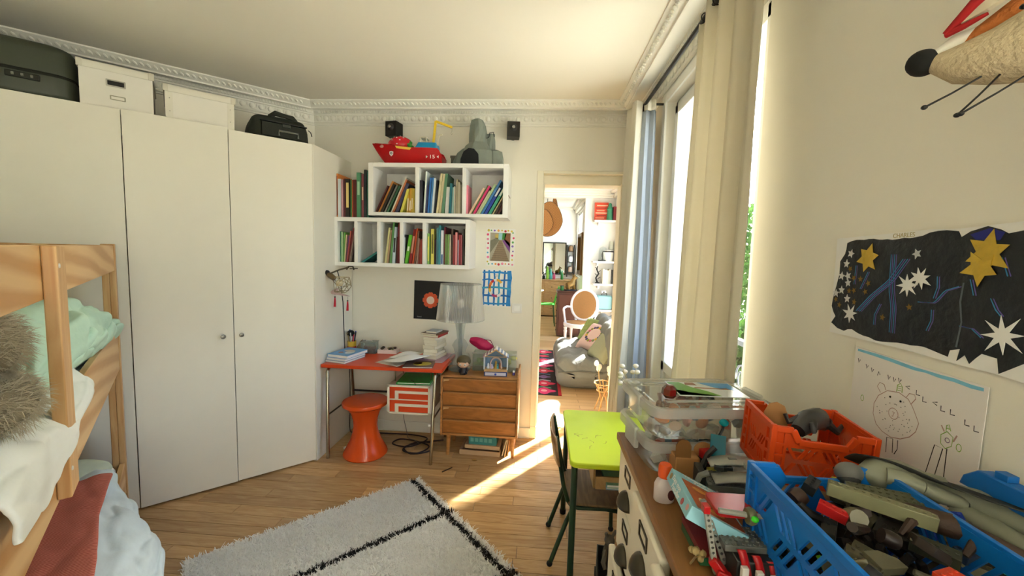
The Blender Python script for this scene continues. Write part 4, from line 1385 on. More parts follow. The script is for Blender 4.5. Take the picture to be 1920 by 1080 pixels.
p = thing('boardwalk_picture', 'small picture of a boardwalk in a border of coloured dots', 'picture', (-0.319, YB - 0.003, 1.53), rot=(0, radians(0.8), 0))
MB().bb(-0.113, 0.113, 0, 0.002, -0.146, 0.146).build('paper', M_PAPER, p)
ph = MB().bb(-0.083, 0.075, -0.0006, 0, -0.108, 0.113).build('photo', mat('#a8a08c', 0.6, var=0.2, vscale=40), p)
for nm, c, poly in (('boards', '#8e7b62', [(-0.075, -0.107), (0.07, -0.107), (0.008, 0.055), (-0.012, 0.055)]), ('rail', '#7d7a66', [(-0.083, -0.05), (-0.083, 0.05), (-0.03, 0.075), (-0.012, 0.056)]),
                    ('purple_bank', '#7a4a8a', [(0.01, 0.055), (0.075, -0.04), (0.075, 0.03), (0.04, 0.06)]), ('trees', '#8a5a3a', [(0.025, 0.06), (0.075, 0.0), (0.075, 0.112), (0.035, 0.112)]), ('foliage', '#3f8a3a', [(0.01, 0.062), (0.03, 0.06), (0.045, 0.112), (0.012, 0.112)]), ('water', '#9fd0d6', [(-0.02, 0.06), (0.008, 0.06), (0.012, 0.112), (-0.018, 0.112)]), ('shrub', '#c9b05a', [(-0.045, 0.075), (-0.02, 0.06), (-0.02, 0.105), (-0.045, 0.1)])):
    MB().prism(poly, 0.0006, 0.0010, RX90).build(nm, mat(c, 0.7, var=0.2, vscale=60), ph)
for k in range(9):
    z = -0.1 + k * 0.0165
    hw = 0.07 * (1 - (z + .107) / .162) + .008
    MB().bb(-hw - .004, hw - .006, -0.0014, -0.001, z, z + 0.0016).build('board_line', mat('#5d4e3c', 0.7), ph)
rr = random.Random(6)
DOTC = ['#e0507a', '#e8a04a', '#5aa8d0', '#8a6ac0', '#d9c24a', '#6ab06a', '#c83a4a', '#e88aa8']
for i in range(30):
    t_ = i / 30 * 4
    k, f = int(t_), t_ - int(t_)
    x, z = [(-0.1 + .2 * f, 0.13), (0.097, 0.13 - .26 * f), (0.097 - .2 * f, -0.13), (-0.1, -0.13 + .26 * f)][k]
    MB().prism(circ(rr.uniform(.006, .011), 9, x + rr.uniform(-.004, .004), z + rr.uniform(-.004, .004)), 0.0, 0.0006, RX90).build('dot', mat(DOTC[rr.randrange(8)], 0.7), p)

p = thing('grid_painting', 'childrens painting of blue stripes crossing with a collage ring', 'painting', (-0.346, YB - 0.003, 1.21), rot=(0, radians(1.0), 0))
MB().bb(-0.118, 0.118, 0, 0.002, -0.147, 0.147).build('paper', M_PAPER, p)
rr = random.Random(12)
BL = ['#1565b0', '#2a8ad0', '#1a74c0', '#3aa0c8']
def stroke(pts, wdt, c, par, nm, lift=0.0, mtx=RX90):
    b = MB()
    vs = []
    n_ = len(pts)
    for i, (x, z) in enumerate(pts):
        q0, q1 = pts[max(0, i - 1)], pts[min(n_ - 1, i + 1)]
        dx, dz = q1[0] - q0[0], q1[1] - q0[1]
        L_ = math.hypot(dx, dz) or 1
        w_ = wdt * (1 + 0.18 * rr.uniform(-1, 1)) / 2
        vs += [(x - dz / L_ * w_, z + dx / L_ * w_, lift), (x + dz / L_ * w_, z - dx / L_ * w_, lift), ]
    vs2 = [(x, z, l_ + 0.0006) for x, z, l_ in vs]
    b.add(vs2, [(2 * i, 2 * i + 1, 2 * i + 3, 2 * i + 2) for i in range(n_ - 1)], mtx)
    o = b.build(nm, c, par)
    return o
for i in range(6):
    x = -0.098 + i * 0.04
    stroke([(x + rr.uniform(-.004, .004), 0.14 - k * 0.056) for k in range(6)], 0.015 + .006 * (i == 5) + .012 * (i == 5), mat(BL[i % 4], 0.6, var=0.2, vscale=50), p, 'stripe', lift=i * 0.00012)
for i in range(5):
    z = 0.125 - i * 0.062
    stroke([(-0.112 + k * 0.045, z + rr.uniform(-.005, .005)) for k in range(6)], 0.014, mat(BL[(i + 1) % 4], 0.6, var=0.2, vscale=50), p, 'stripe', lift=0.0009 + i * .0001)
RC = ['#e8b23a', '#e0a83a', '#f0ece6', '#c8303a', '#e07a2a', '#b06a3a', '#e8c83a', '#f0e6d8', '#a83a7a', '#c0506a', '#f0f0ec', '#e9e6e0']
for i in range(12):
    a0, a1 = radians(40 + i * 24), radians(40 + i * 24 + 25)
    MB().prism([(0.062 * cos(a0), 0.075 * sin(a0)), (0.062 * cos(a1), 0.075 * sin(a1)), (0.043 * cos(a1), 0.056 * sin(a1)), (0.043 * cos(a0), 0.056 * sin(a0))], 0.0016, 0.002, RX90).build('ring_piece', mat(RC[i], 0.7, var=0.2, vscale=80), p)
MB().prism(circ(0.012, 12, 0.0, 0.098), 0.0016, 0.0022, RX90).build('ring_head', mat('#d9d6cc', 0.7), p)
# switch
t = thing('light_switch', 'square white light switch beside the door frame', 'light switch', (-0.178, YB - 0.001, 1.054))
MB().bb(-0.039, 0.039, -0.008, 0, -0.038, 0.038).build('plate', M_WHITE, t, bevel=0.003)
MB().bb(-0.022, 0.022, -0.012, -0.007, -0.021, 0.021).build('rocker', mat('#f6f5f0', 0.3), t, bevel=0.002)
# socket
t = thing('wall_socket', 'white double wall socket low behind the desk', 'socket', (-1.086, YB - 0.001, 0.185))
MB().bb(-0.04, 0.04, -0.01, 0, -0.038, 0.038).build('plate', M_WHITE, t, bevel=0.003)
MB().lathe([(0.021, 0), (0.021, 0.004), (0, 0.004)], 18, mtx=Matrix.Translation((0, -0.0095, 0)) @ RX90).build('outlet', mat('#dcd9d2', 0.4), t)
# ================================================================== DESK
M_ORANGE = mat('#d9481c', 0.32, var=0.05)
M_ORANGE2 = mat('#dd4a1e', 0.35, var=0.04)
desk = thing('desk', 'small red orange desk with chrome legs and a two-drawer box', 'desk', (-1.08, 2.91, 0))
TX0, TX1, TY0, TY1 = -0.428, 0.430, -0.222, 0.222
MB().bb(TX0, TX1, TY0, TY1, 0.656, 0.68).build('desktop', M_ORANGE, desk, bevel=0.003)
M_TUBE = mat('#a8a08c', 0.22, metal=1.0)
for sx, x in ((-1, -0.385), (1, 0.362)):
    MB().tube([(x, -0.06, 0.645), (x + 0.01 * sx, -0.17, 0.645), (x + 0.012 * sx, -0.192, 0.62), (x - 0.004 * sx, -0.226, 0.004)], 0.0115, 10).build('leg', M_TUBE, desk, smooth=True)
    MB().tube([(x, 0.06, 0.645), (x + 0.01 * sx, 0.15, 0.645), (x + 0.012 * sx, 0.172, 0.62), (x - 0.004 * sx, 0.215, 0.004)], 0.0115, 10).build('leg', M_TUBE, desk, smooth=True)
    MB().tube([(x, -0.205, 0.315), (x, 0.19, 0.315)], 0.006, 8).build('side_bar', mat('#6d6250', 0.35, metal=0.8), desk, smooth=True)
MB().tube([(-0.385, 0.188, 0.36), (0.362, 0.188, 0.36)], 0.008, 8).build('rear_bar', mat('#2a2622', 0.5), desk, smooth=True)
MB().lathe([(0.004, 0), (0.009, 0.002), (0.009, 0.012), (0, 0.014)], 10, mtx=Matrix.Translation((0.347, -0.225, 0.29)) @ RX90).build('stop_knob', M_WHITE, desk, smooth=True)
M_IVORY = mat('#efe6d2', 0.4, var=0.03)
du = MB()
X0, X1, Y0_, Y1_, Z0, Z1 = 0.03, 0.335, -0.175, 0.12, 0.335, 0.54
du.bb(X0, X1, Y0_ + 0.006, Y1_, Z1 - 0.01, Z1).bb(X0, X1, Y0_ + 0.006, Y1_, Z0, Z0 + 0.01).bb(X0, X0 + 0.01, Y0_ + 0.006, Y1_, Z0, Z1).bb(X1 - 0.01, X1, Y0_ + 0.006, Y1_, Z0, Z1).bb(X0, X1, Y1_ - 0.01, Y1_, Z0, Z1)
dub = du.build('drawer_box', M_IVORY, desk, bevel=0.002)
MB().bb(X0 - 0.002, X1 + 0.002, Y0_, Y0_ + 0.008, Z0 - 0.002, Z0 + 0.012).build('frame_strip', M_IVORY, dub, bevel=0.001)
MB().bb(X0 - 0.002, X1 + 0.002, Y0_, Y0_ + 0.008, Z1 - 0.012, Z1 + 0.002).build('frame_strip', M_IVORY, dub, bevel=0.001)
MB().bb(X0 - 0.002, X0 + 0.014, Y0_, Y0_ + 0.008, Z0, Z1).build('frame_strip', M_IVORY, dub, bevel=0.001)
MB().bb(X1 - 0.014, X1 + 0.002, Y0_, Y0_ + 0.008, Z0, Z1).build('frame_strip', M_IVORY, dub, bevel=0.001)
for k in (0, 1):
    z0 = Z0 + 0.014 + k * 0.093
    d = MB().bb(X0 + 0.015, X1 - 0.015, Y0_ + 0.003, Y0_ + 0.02, z0, z0 + 0.086).build('drawer', M_ORANGE2, desk, bevel=0.001)
    MB().bb(X0 + 0.055, X1 - 0.014, Y0_ - 0.004, Y0_ + 0.004, z0 + 0.042, z0 + 0.06).build('handle_bar', M_IVORY, d, bevel=0.001)
    MB().bb(X0 + 0.055, X0 + 0.08, Y0_ - 0.004, Y0_ + 0.004, z0, z0 + 0.042).build('handle_bar', M_IVORY, d, bevel=0.001)
MB().bb(X0 + 0.015, X1 - 0.015, Y0_ - 0.001, Y0_ + 0.006, Z0 + 0.1, Z0 + 0.107).build('drawer_rail', M_IVORY, dub)
for x in (X0 + 0.02, X1 - 0.02):
    for y in (Y0_ + 0.1, Y1_ - 0.02):
        MB().tube([(x, y, Z1), (x, y, 0.656)], 0.005, 8).build('hanger', M_TUBE, dub)
# green folder on the drawer box
t = thing('folder', 'bright green elastic folder lying on the drawer box', 'folder', (-0.88, 2.872, 0.5425), radians(4))
MB().bb(-0.12, 0.12, -0.115, 0.125, 0, 0.004).bb(-0.118, 0.12, -0.113, 0.125, 0.012, 0.016).bb(-0.12, -0.117, -0.115, 0.125, 0.004, 0.012).build('cover', mat('#1f9e2c', 0.4), t, bevel=0.001)
MB().bb(-0.112, 0.115, -0.108, 0.12, 0.004, 0.012).build('papers', M_PAPER, t)
MB().tube([(0.02, -0.117, 0.0), (0.0, -0.1, 0.0175), (-0.03, -0.06, 0.0175)], 0.0022, 5).build('elastic', M_BLACK, t)

# orange stool
t = thing('stool', 'glossy orange hourglass plastic stool under the desk', 'stool', (-1.238, 2.80, 0))
b = MB().lathe([(0.150, 0.0), (0.156, 0.008), (0.152, 0.022), (0.132, 0.06), (0.108, 0.11), (0.09, 0.165), (0.083, 0.215), (0.086, 0.26), (0.102, 0.315), (0.126, 0.35), (0.135, 0.358), (0.13, 0.36)], 48)
b.build('body', mat('#e0521a', 0.22, var=0.03), t, smooth=True)
MB().lathe([(0.135, 0.36), (0.157, 0.372), (0.160, 0.388), (0.156, 0.396), (0.14, 0.398), (0, 0.396)], 48).build('seat', mat('#e2541b', 0.22, var=0.03), t, smooth=True)

# ---------------------------------------------------------------- on the desk (top z = .68)
DZ = 0.6805
def flat_book(label, x, y, z, w_, d_, th, hexc, rz, group=None, name='book', cat='book', pic=None):
    t = thing(name, label, cat, (x, y, z), radians(rz), group)
    m = mat(hexc, 0.4, var=0.1, vscale=20)
    c = MB().bb(-w_ / 2, w_ / 2, -d_ / 2, d_ / 2, 0, 0.0015).bb(-w_ / 2, w_ / 2, -d_ / 2, d_ / 2, th - 0.0015, th).bb(-w_ / 2, -w_ / 2 + 0.0015, -d_ / 2, d_ / 2, 0.0015, th - 0.0015).build('cover', m, t)
    MB().bb(-w_ / 2 + 0.002, w_ / 2 - 0.004, -d_ / 2 + 0.003, d_ / 2 - 0.003, 0.0016, th - 0.0016).build('pages', M_PAPER, t)
    if pic:
        for px, py, pw_, ph_, pc in pic:
            MB().prism(circ(pw_, 12, px, py, ph_), th, th + 0.0006).build('cover_picture', mat(pc, 0.4, var=0.3, vscale=40), c)
    return t
flat_book('grey notebook at the bottom of the blue pile on the desk', -1.405, 2.845, DZ, 0.17, 0.225, 0.014, '#8f9aa8', -14, 'notebooks on the desk')
flat_book('pale lilac notebook in the middle of the blue pile on the desk', -1.402, 2.852, DZ + 0.0145, 0.165, 0.22, 0.016, '#b5c0d8', -14, 'notebooks on the desk')
flat_book('light blue picture book on top of the pile, left of the desk', -1.396, 2.865, DZ + 0.031, 0.175, 0.225, 0.022, '#6aa6d8', -14, 'notebooks on the desk', pic=[(0.0, 0.02, 0.045, 0.03, '#d9c9bc'), (0.03, -0.02, 0.03, 0.04, '#e6edf2'), (-0.03, -0.04, 0.02, 0.015, '#a05a50')])
# pen cup
t = thing('pen_cup', 'yellow and red pen cup full of pens in the desk corner', 'pen holder', (-1.468, 3.075, DZ))
MB().lathe([(0.028, 0), (0.031, 0.002), (0.034, 0.085), (0.031, 0.085), (0.028, 0.005), (0, 0.005)], 20).build('cup', mat('#d9b23a', 0.45), t, smooth=True)
MB().lathe([(0.0325, 0.01), (0.0342, 0.04), (0.0338, 0.045)], 20, cap=False).build('red_band', mat('#c8252a', 0.5), t, smooth=True)
MB().ball((-0.008, 0.0, 0.145), (0.030, 0.026, 0.026), 14, 10).build('black_pompom', mat('#0c0c10', 0.9), t, smooth=True)
rr = random.Random(3)
for i, c in enumerate(['#16181c', '#2244b8', '#1a3a8a', '#2f5ac8', '#b09a60', '#8a7a50', '#d9d6d0', '#c83040']):
    a = i * 0.8
    MB().tube([(0.012 * cos(a), 0.012 * sin(a), 0.006), (0.026 * cos(a), 0.022 * sin(a), 0.105 + 0.028 * rr.random()), (0.034 * cos(a), 0.028 * sin(a), 0.13 + 0.05 * rr.random())], 0.0045, 6).build('pen', mat(c, 0.4), t)
# open cardboard triangle / standing card
t = thing('paper_card', 'folded white paper card standing behind the clear box', 'paper', (-1.392, 3.085, DZ))
MB().prism([(-0.03, 0), (0.03, 0.0), (0.022, 0.095), (0.012, 0.1)], 0, 0.002, RX90).build('card', M_PAPER, t)
MB().prism([(-0.06, 0), (0.0, 0), (0.012, 0.1), (-0.01, 0.085)], 0.002, 0.0035, RX90).build('brown_card', mat('#8f7a60', 0.8), t)
# clear box
M_CLEARBOX = glass('#e9eeea', 0.08, 0.80)
t = thing('clear_box', 'small clear plastic box of red beads with a grey lid on the desk', 'box', (-1.318, 3.062, DZ), radians(4))
def open_box(w_, d_, h_, th):
    b = MB()
    b.bb(-w_ / 2, w_ / 2, -d_ / 2, d_ / 2, 0, th)
    b.bb(-w_ / 2, w_ / 2, -d_ / 2, -d_ / 2 + th, th, h_).bb(-w_ / 2, w_ / 2, d_ / 2 - th, d_ / 2, th, h_)
    b.bb(-w_ / 2, -w_ / 2 + th, -d_ / 2 + th, d_ / 2 - th, th, h_).bb(w_ / 2 - th, w_ / 2, -d_ / 2 + th, d_ / 2 - th, th, h_)
    return b
open_box(0.115, 0.075, 0.085, 0.002).build('body', M_CLEARBOX, t)
lid = MB().bb(-0.062, 0.062, -0.041, 0.041, 0.085, 0.092).build('lid', glass('#cfd4d0', 0.15, 0.6), t, bevel=0.002)
MB().tube([(-0.025, -0.01, 0.0925), (-0.02, -0.01, 0.1), (0.02, -0.01, 0.1), (0.025, -0.01, 0.0925)], 0.003, 6).build('lid_handle', mat('#d9d9d4', 0.3), lid)
bd_ = MB()
for i in range(60):
    bd_.ball((rr.uniform(-.05, .05), rr.uniform(-.03, .03), 0.009 + rr.random() * .038), rr.uniform(.005, .008), 6, 4)
tag(bd_.build('beads', mat('#7a2a20', 0.4, var=0.4, vscale=60), t, smooth=True), kind='stuff')
# tray of pebbles
t = thing('pebble_tray', 'pink white cardboard tray of pebbles and shells at the back of the desk', 'tray', (-1.175, 3.085, DZ), radians(2))
open_box(0.15, 0.075, 0.03, 0.003).build('tray', mat('#ecd9d2', 0.7), t)
for i in range(13):
    MB().ball((rr.uniform(-.06, .06), rr.uniform(-.025, .025), 0.026 + rr.random() * .018), (rr.uniform(.008, .015), rr.uniform(.008, .013), rr.uniform(.007, .011)), 8, 6).build('pebble', mat(['#4a3a30', '#3a302a', '#8f8a5a', '#a39a68', '#5a4a3a'][i % 5], 0.6), t, smooth=True)
# loose papers
def sheet_paper(label, x, y, z, w_, d_, rz, curl, m=M_PAPER, prints=()):
    t = thing('paper_sheet', label, 'paper', (x, y, z), radians(rz), 'loose papers on the desk')
    b = MB()
    def fn(a, v):
        u, w2 = (a - .5) * w_, (v - .5) * d_
        return (u, w2, max(0, curl[0] * (a ** 2) * .06 + curl[1] * ((1 - v) ** 2) * .05 + curl[2] * sin(pi * a) * sin(pi * v) * .02))
    b.grid(fn, 12, 12)
    o = b.build('sheet', m, t, smooth=True, angle=180)
    md = o.modifiers.new('thickness', 'SOLIDIFY')
    md.thickness = 0.0006
    return t
sheet_paper('printed brown sheet lying under the white papers on the desk', -1.015, 2.868, DZ + 0.0008, 0.21, 0.26, -24, (0, 0, .2), mat('#d9cfc0', 0.7, var=0.15, vscale=30))
sheet_paper('white paper propped up at the back of the loose papers', -0.985, 2.965, DZ + 0.012, 0.18, 0.2, -22, (0.3, 0.0, 1.6))
sheet_paper('white paper folded over at the front of the loose papers', -0.93, 2.835, DZ + 0.014, 0.21, 0.28, -28, (0.5, 0.2, 1.6))
flat_book('dark magazine with a yellow photo at the front of the desk', -0.835, 2.782, DZ, 0.205, 0.17, 0.009, '#6a5248', 8, name='magazine', cat='magazine', pic=[(0.02, 0.0, 0.065, 0.05, '#b9a83a'), (-0.01, 0.01, 0.03, 0.03, '#e0d67a')])
flat_book('large flat magazine under the book stack on the desk', -0.785, 2.995, DZ, 0.22, 0.26, 0.008, '#b08a94', -6, name='magazine', cat='magazine')
# stack of paperbacks
zz = DZ + 0.0085
cols_ = ['#d9cdb0', '#e0d6c0', '#cfc4a8', '#e6dcc4', '#d6cbb0', '#ddd2b8', '#e9e2d2', '#a8271f', '#6a4a38', '#c0c4c8']
nms = ['cream paperback at the bottom', 'ivory paperback second from bottom', 'tan paperback third from bottom', 'cream paperback fourth from bottom', 'tan paperback fifth from bottom', 'ivory paperback sixth from bottom', 'white paperback seventh from bottom', 'red hardback near the top', 'brown red book second from top', 'small silver book on top']
for i, c in enumerate(cols_):
    th = [0.024, 0.022, 0.026, 0.024, 0.02, 0.024, 0.02, 0.018, 0.010, 0.012][i]
    w_, d_ = [(0.105, 0.165)] * 7 + [(0.125, 0.17), (0.13, 0.17), (0.08, 0.1)][i - 7:i - 6] if False else ((0.105, 0.165) if i < 7 else ((0.125, 0.17), (0.135, 0.175), (0.085, 0.11))[i - 7])
    t = thing('paperback', nms[i] + ' of the stack on the desk', 'book', (-0.783 + rr.uniform(-.008, .008), 3.0 + rr.uniform(-.008, .008), zz), radians(-12 + rr.uniform(-9, 9)), 'stacked paperbacks')
    cv = mat(c, 0.45, var=0.08)
    MB().bb(-w_ / 2, w_ / 2, -d_ / 2, d_ / 2, 0, 0.001).bb(-w_ / 2, w_ / 2, -d_ / 2, d_ / 2, th - 0.001, th).bb(w_ / 2 - 0.001, w_ / 2, -d_ / 2, d_ / 2, 0.001, th - 0.001).build('cover', cv, t)
    MB().bb(-w_ / 2 + 0.002, w_ / 2 - 0.0015, -d_ / 2 + 0.002, d_ / 2 - 0.002, 0.0011, th - 0.0011).build('pages', mat('#e9e1cc', 0.85), t)
    zz += th + 0.0004

# clip lamp with wire cage, hanging from the lower shelf
t = thing('clip_lamp', 'brass wire cage clip lamp hanging at the left of the lower shelf', 'lamp', (-1.50, 2.80, 1.29))
M_BRASS = mat('#9a8a68', 0.35, metal=0.9)
sk = Vector((0.0, 0, 0.01))
ax = Vector((0.135, 0.0, -0.095)).normalized()
pv = ax.cross(Vector((0, 1, 0))).normalized()
MB().tube([sk - ax * 0.01, sk + ax * 0.012, sk + ax * 0.05], [0.016, 0.021, 0.018], 12).build('socket', mat('#6a5a40', 0.4, metal=0.6), t, smooth=True)
MB().ball(sk - ax * 0.015 + Vector((-0.004, 0, 0.006)), (0.022, 0.018, 0.018), 10, 8).build('swivel', M_BLACK, t, smooth=True)
rings = []
for d_, r_ in ((0.05, 0.02), (0.115, 0.072), (0.165, 0.04)):
    rings.append([sk + ax * d_ + (pv * cos(2 * pi * k / 6 + (0.5 if d_ > .1 and d_ < .15 else 0)) + Vector((0, 1, 0)) * sin(2 * pi * k / 6 + (0.5 if d_ > .1 and d_ < .15 else 0))) * r_ for k in range(6)])
for k in range(6):
    for a, c in ((rings[0][k], rings[1][k]), (rings[1][k], rings[1][(k + 1) % 6]), (rings[1][k], rings[2][k]), (rings[1][k], rings[2][(k + 1) % 6]), (rings[2][k], rings[2][(k + 1) % 6])):
        MB().tube([a, c], 0.0022, 5).build('wire', M_BRASS, t)
MB().ball(sk + ax * 0.095, (0.026, 0.026, 0.026), 14, 10).build('bulb', glass('#fff6e0', 0.02, 0.7), t, smooth=True)
MB().tube([(0.01, 0.0, 0.02), (0.05, 0.05, 0.045), (0.085, 0.105, 0.06)], 0.006, 8).build('arm', mat('#5d5340', 0.4, metal=0.7), t, smooth=True)
MB().tube([(0.07, 0.115, 0.045), (0.085, 0.125, 0.068), (0.115, 0.125, 0.068), (0.125, 0.12, 0.045)], 0.006, 8).bar((0.1, 0.11, 0.052), (0.155, 0.115, 0.055), 0.014, 0.006).build('clamp', mat('#4a4234', 0.4, metal=0.7), t, smooth=True)
MB().tube([(0.05, 0.02, 0.04), (0.048, 0.07, -0.05), (0.03, 0.14, -0.2), (0.02, 0.17, -0.4), (0.022, 0.18, -0.606)], 0.0035, 6).build('cable', M_BLACK, t, smooth=True)
# paper bird with tassels
t = thing('hanging_bird', 'pale pink paper bird ornament with two red tassels on the wardrobe side', 'ornament', (-1.46, 2.86, 1.165))
b = MB()
b.add([(-0.07, 0, 0.0), (-0.04, -0.015, 0.022), (0.0, -0.01, 0.006), (0.06, -0.004, -0.012), (0.085, 0, -0.022), (0.02, 0.004, -0.018), (-0.05, 0.004, -0.012), (-0.02, 0.03, 0.035)], [(0, 1, 2, 6), (2, 3, 5, 6), (3, 4, 5), (1, 7, 2)])
b.build('bird', mat('#dcc3bf', 0.7, transl=0.2), t, solid=0.0012)
MB().tube([(-0.03, 0, 0.15), (-0.03, 0, 0.02)], 0.0008, 4).build('thread', mat('#cfc8bc', 0.7), t)
for x, z in ((-0.03, -0.03), (0.065, -0.055)):
    MB().tube([(x, 0, z + 0.03), (x, 0, z)], 0.0008, 4).build('tassel_cord', M_DARK, t)
    bdd = MB().ball((x, 0, z), 0.006, 8, 6).build('bead', mat('#3a3028', 0.5), t, smooth=True)
    MB().tube([(x, 0, z - 0.006), (x, 0, z - 0.03), (x - 0.002, 0, z - 0.072)], [0.005, 0.007, 0.009], 8).build('tassel', mat('#c02436', 0.8), t)

# cables on the floor
rr = random.Random(19)
def cable(label, pts, r, m, name='power_cable'):
    P = [Vector(p) for p in pts]
    out = []
    for i in range(len(P) - 1):
        p0, p1, p2, p3 = P[max(0, i - 1)], P[i], P[i + 1], P[min(len(P) - 1, i + 2)]
        for k in range(6):
            s = k / 6
            out.append(0.5 * ((2 * p1) + (p2 - p0) * s + (2 * p0 - 5 * p1 + 4 * p2 - p3) * s * s + (3 * p1 - p0 - 3 * p2 + p3) * s ** 3))
    out.append(P[-1])
    o = MB().tube(out, r, 6).build(name, m, smooth=True)
    return tag(o, label, 'cable')
cable('tangled dark brown power cable coiled on the floor under the desk', [(-1.42, 3.15, 0.006), (-1.25, 3.12, 0.006), (-1.0, 3.12, 0.007), (-0.85, 3.06, 0.008), (-0.95, 2.92, 0.006), (-1.09, 2.95, 0.006), (-1.06, 3.03, 0.008), (-0.92, 2.99, 0.018), (-0.8, 2.93, 0.012), (-0.86, 2.83, 0.006), (-0.98, 2.86, 0.006), (-0.93, 2.96, 0.016), (-0.8, 2.97, 0.022), (-0.78, 2.87, 0.008), (-0.9, 2.80, 0.014), (-0.97, 2.88, 0.024), (-0.84, 3.0, 0.012), (-0.72, 3.06, 0.006)], 0.0052, mat('#2c1a16', 0.5))
cable('thin grey cable hanging from the socket to the floor', [(-1.083, 3.18, 0.185), (-1.07, 3.15, 0.12), (-1.03, 3.1, 0.04), (-1.0, 3.04, 0.018), (-0.93, 2.98, 0.03), (-0.88, 2.93, 0.032)], 0.0022, mat('#6a6a68', 0.5))
cable('thin black lamp cord running down the wardrobe side to the floor', [(-1.515, 3.12, 0.63), (-1.512, 3.13, 0.4), (-1.508, 3.12, 0.2), (-1.50, 3.1, 0.03), (-1.47, 3.1, 0.006)], 0.003, M_BLACK)
# small litter on the floor
tag(MB().bar((-0.62, 2.60, 0.004), (-0.565, 2.665, 0.004), 0.005, 0.006).build('pencil', mat('#4a3624', 0.6)), 'dark wooden pencil lying on the floorboards', 'pencil')
tag(MB().ball((-1.40, 2.83, 0.011), (0.022, 0.014, 0.011), 10, 6).build('crumpled_wrapper', mat('#d8d8d4', 0.3, bump=0.6, bscale=60), smooth=True), 'small crumpled silver wrapper on the floor by the desk leg', 'wrapper')
tag(MB().ball((-0.43, 2.78, 0.007), (0.02, 0.008, 0.007), 8, 6).build('wood_chip', mat('#a8844a', 0.7), smooth=True), 'small tan scrap on the floor before the chest of drawers', 'scrap')

# ================================================================== CHEST OF DRAWERS
CH = thing('chest_of_drawers', 'low brown teak chest of four drawers with tapered legs', 'chest of drawers', (-0.41, 2.955, 0))
TEAK = wood('#b9773a', '#98602c', (2.5, 9, 9), rough=0.42, dist=2.5)
TEAK2 = wood('#c28a50', '#a06a34', (2, 18, 18), rough=0.45, dist=1.2)
cw = 0.2815
MB().bb(-cw, cw, -0.125, 0.15, 0.585, 0.6).build('top_board', TEAK2, CH, bevel=0.002)
MB().bb(-cw, -cw + 0.014, -0.133, 0.15, 0.155, 0.6).build('side_panel', TEAK2, CH, bevel=0.003)
MB().bb(cw - 0.014, cw, -0.133, 0.15, 0.155, 0.632).build('side_panel', TEAK2, CH, bevel=0.003)
MB().bb(-cw + 0.014, cw - 0.014, 0.138, 0.148, 0.17, 0.585).build('back_panel', TEAK2, CH)
MB().bb(-cw + 0.014, cw - 0.014, -0.125, 0.138, 0.155, 0.17).build('base_board', TEAK2, CH, bevel=0.002)
for k in range(4):
    z0 = 0.172 + k * 0.1035
    d = MB()
    d.add([(-cw + 0.016, -0.118, z0), (cw - 0.016, -0.118, z0), (cw - 0.016, -0.104, z0), (-cw + 0.016, -0.104, z0), (-cw + 0.016, -0.132, z0 + 0.092), (cw - 0.016, -0.132, z0 + 0.092), (cw - 0.016, -0.112, z0 + 0.092), (-cw + 0.016, -0.112, z0 + 0.092)],
          [(0, 3, 2, 1), (4, 5, 6, 7), (0, 1, 5, 4), (1, 2, 6, 5), (2, 3, 7, 6), (3, 0, 4, 7)])
    dr = d.build('drawer', TEAK, CH, bevel=0.0015)
    MB().bb(-cw + 0.016, cw - 0.016, -0.136, -0.11, z0 + 0.092, z0 + 0.1).build('pull_lip', TEAK2, dr, bevel=0.002)
    if k in (1, 3):
        MB().prism([(-cw + 0.02, z0 + 0.09), (-cw + 0.065, z0 + 0.09), (-cw + 0.06, z0 + 0.082), (-cw + 0.03, z0 + 0.078), (-cw + 0.022, z0 + 0.07)], 0, 0.0012, Matrix.Translation((0, -0.1315, 0)) @ RX90).build('veneer_chip', mat('#d9b07a', 0.7), dr)
for x in (-0.225, 0.243):
    for y in (-0.095, 0.11):
        MB().tube([(x, y, 0.155), (x * 1.02, y * 1.05, 0.0)], [0.018, 0.011], 14).build('leg', TEAK2, CH, smooth=True)
# boxes stored under the chest
t = thing('cardboard_tray', 'flat pale cardboard tray box under the chest of drawers', 'box', (-0.40, 2.955, 0.0), radians(-3))
open_box(0.30, 0.19, 0.035, 0.004).build('tray', mat('#c9a884', 0.8), t)
t = thing('game_box', 'cardboard game box with teal lid under the chest of drawers', 'box', (-0.385, 2.97, 0.0362), radians(-3))
MB().bb(-0.13, 0.13, -0.085, 0.085, 0, 0.028).build('base', mat('#cfae8c', 0.8), t, bevel=0.001)
gl = MB().bb(-0.105, 0.105, -0.075, 0.085, 0.029, 0.095).build('teal_case', mat('#3f8f98', 0.5), t, bevel=0.002)
for k in range(5):
    MB().bb(-0.09 + k * 0.034, -0.066 + k * 0.034, -0.077, -0.0745, 0.05, 0.08).build('window_print', mat('#6fb8bc', 0.5), gl)
for k, (x, a) in enumerate(((-0.225, 9), (-0.245, 14), (-0.205, 5))):
    o = MB().bb(-0.004, 0.004, -0.09, 0.09, 0, 0.13 - k * .008).build('cardboard_sheet', mat(('#d9b890', '#e6d2b4', '#c8a074')[k], 0.8))
    o.location = (x, 2.95 + k * .012, 0.0015)
    o.rotation_euler = (0, radians(a), radians(4))
    tag(o, ('tan cardboard sheet leaning right of the teal game box', 'pale cardboard sheet leaning right of the teal game box, in the middle', 'brown cardboard sheet leaning closest to the teal game box')[k], 'cardboard', 'cardboard sheets under the chest')
t = thing('red_folder', 'thin red folder lying on the boxes under the chest', 'folder', (-0.44, 3.0, 0.134), radians(2))
MB().bb(-0.14, 0.12, -0.08, 0.08, 0, 0.006).build('cover', mat('#b3202a', 0.5), t, bevel=0.001)

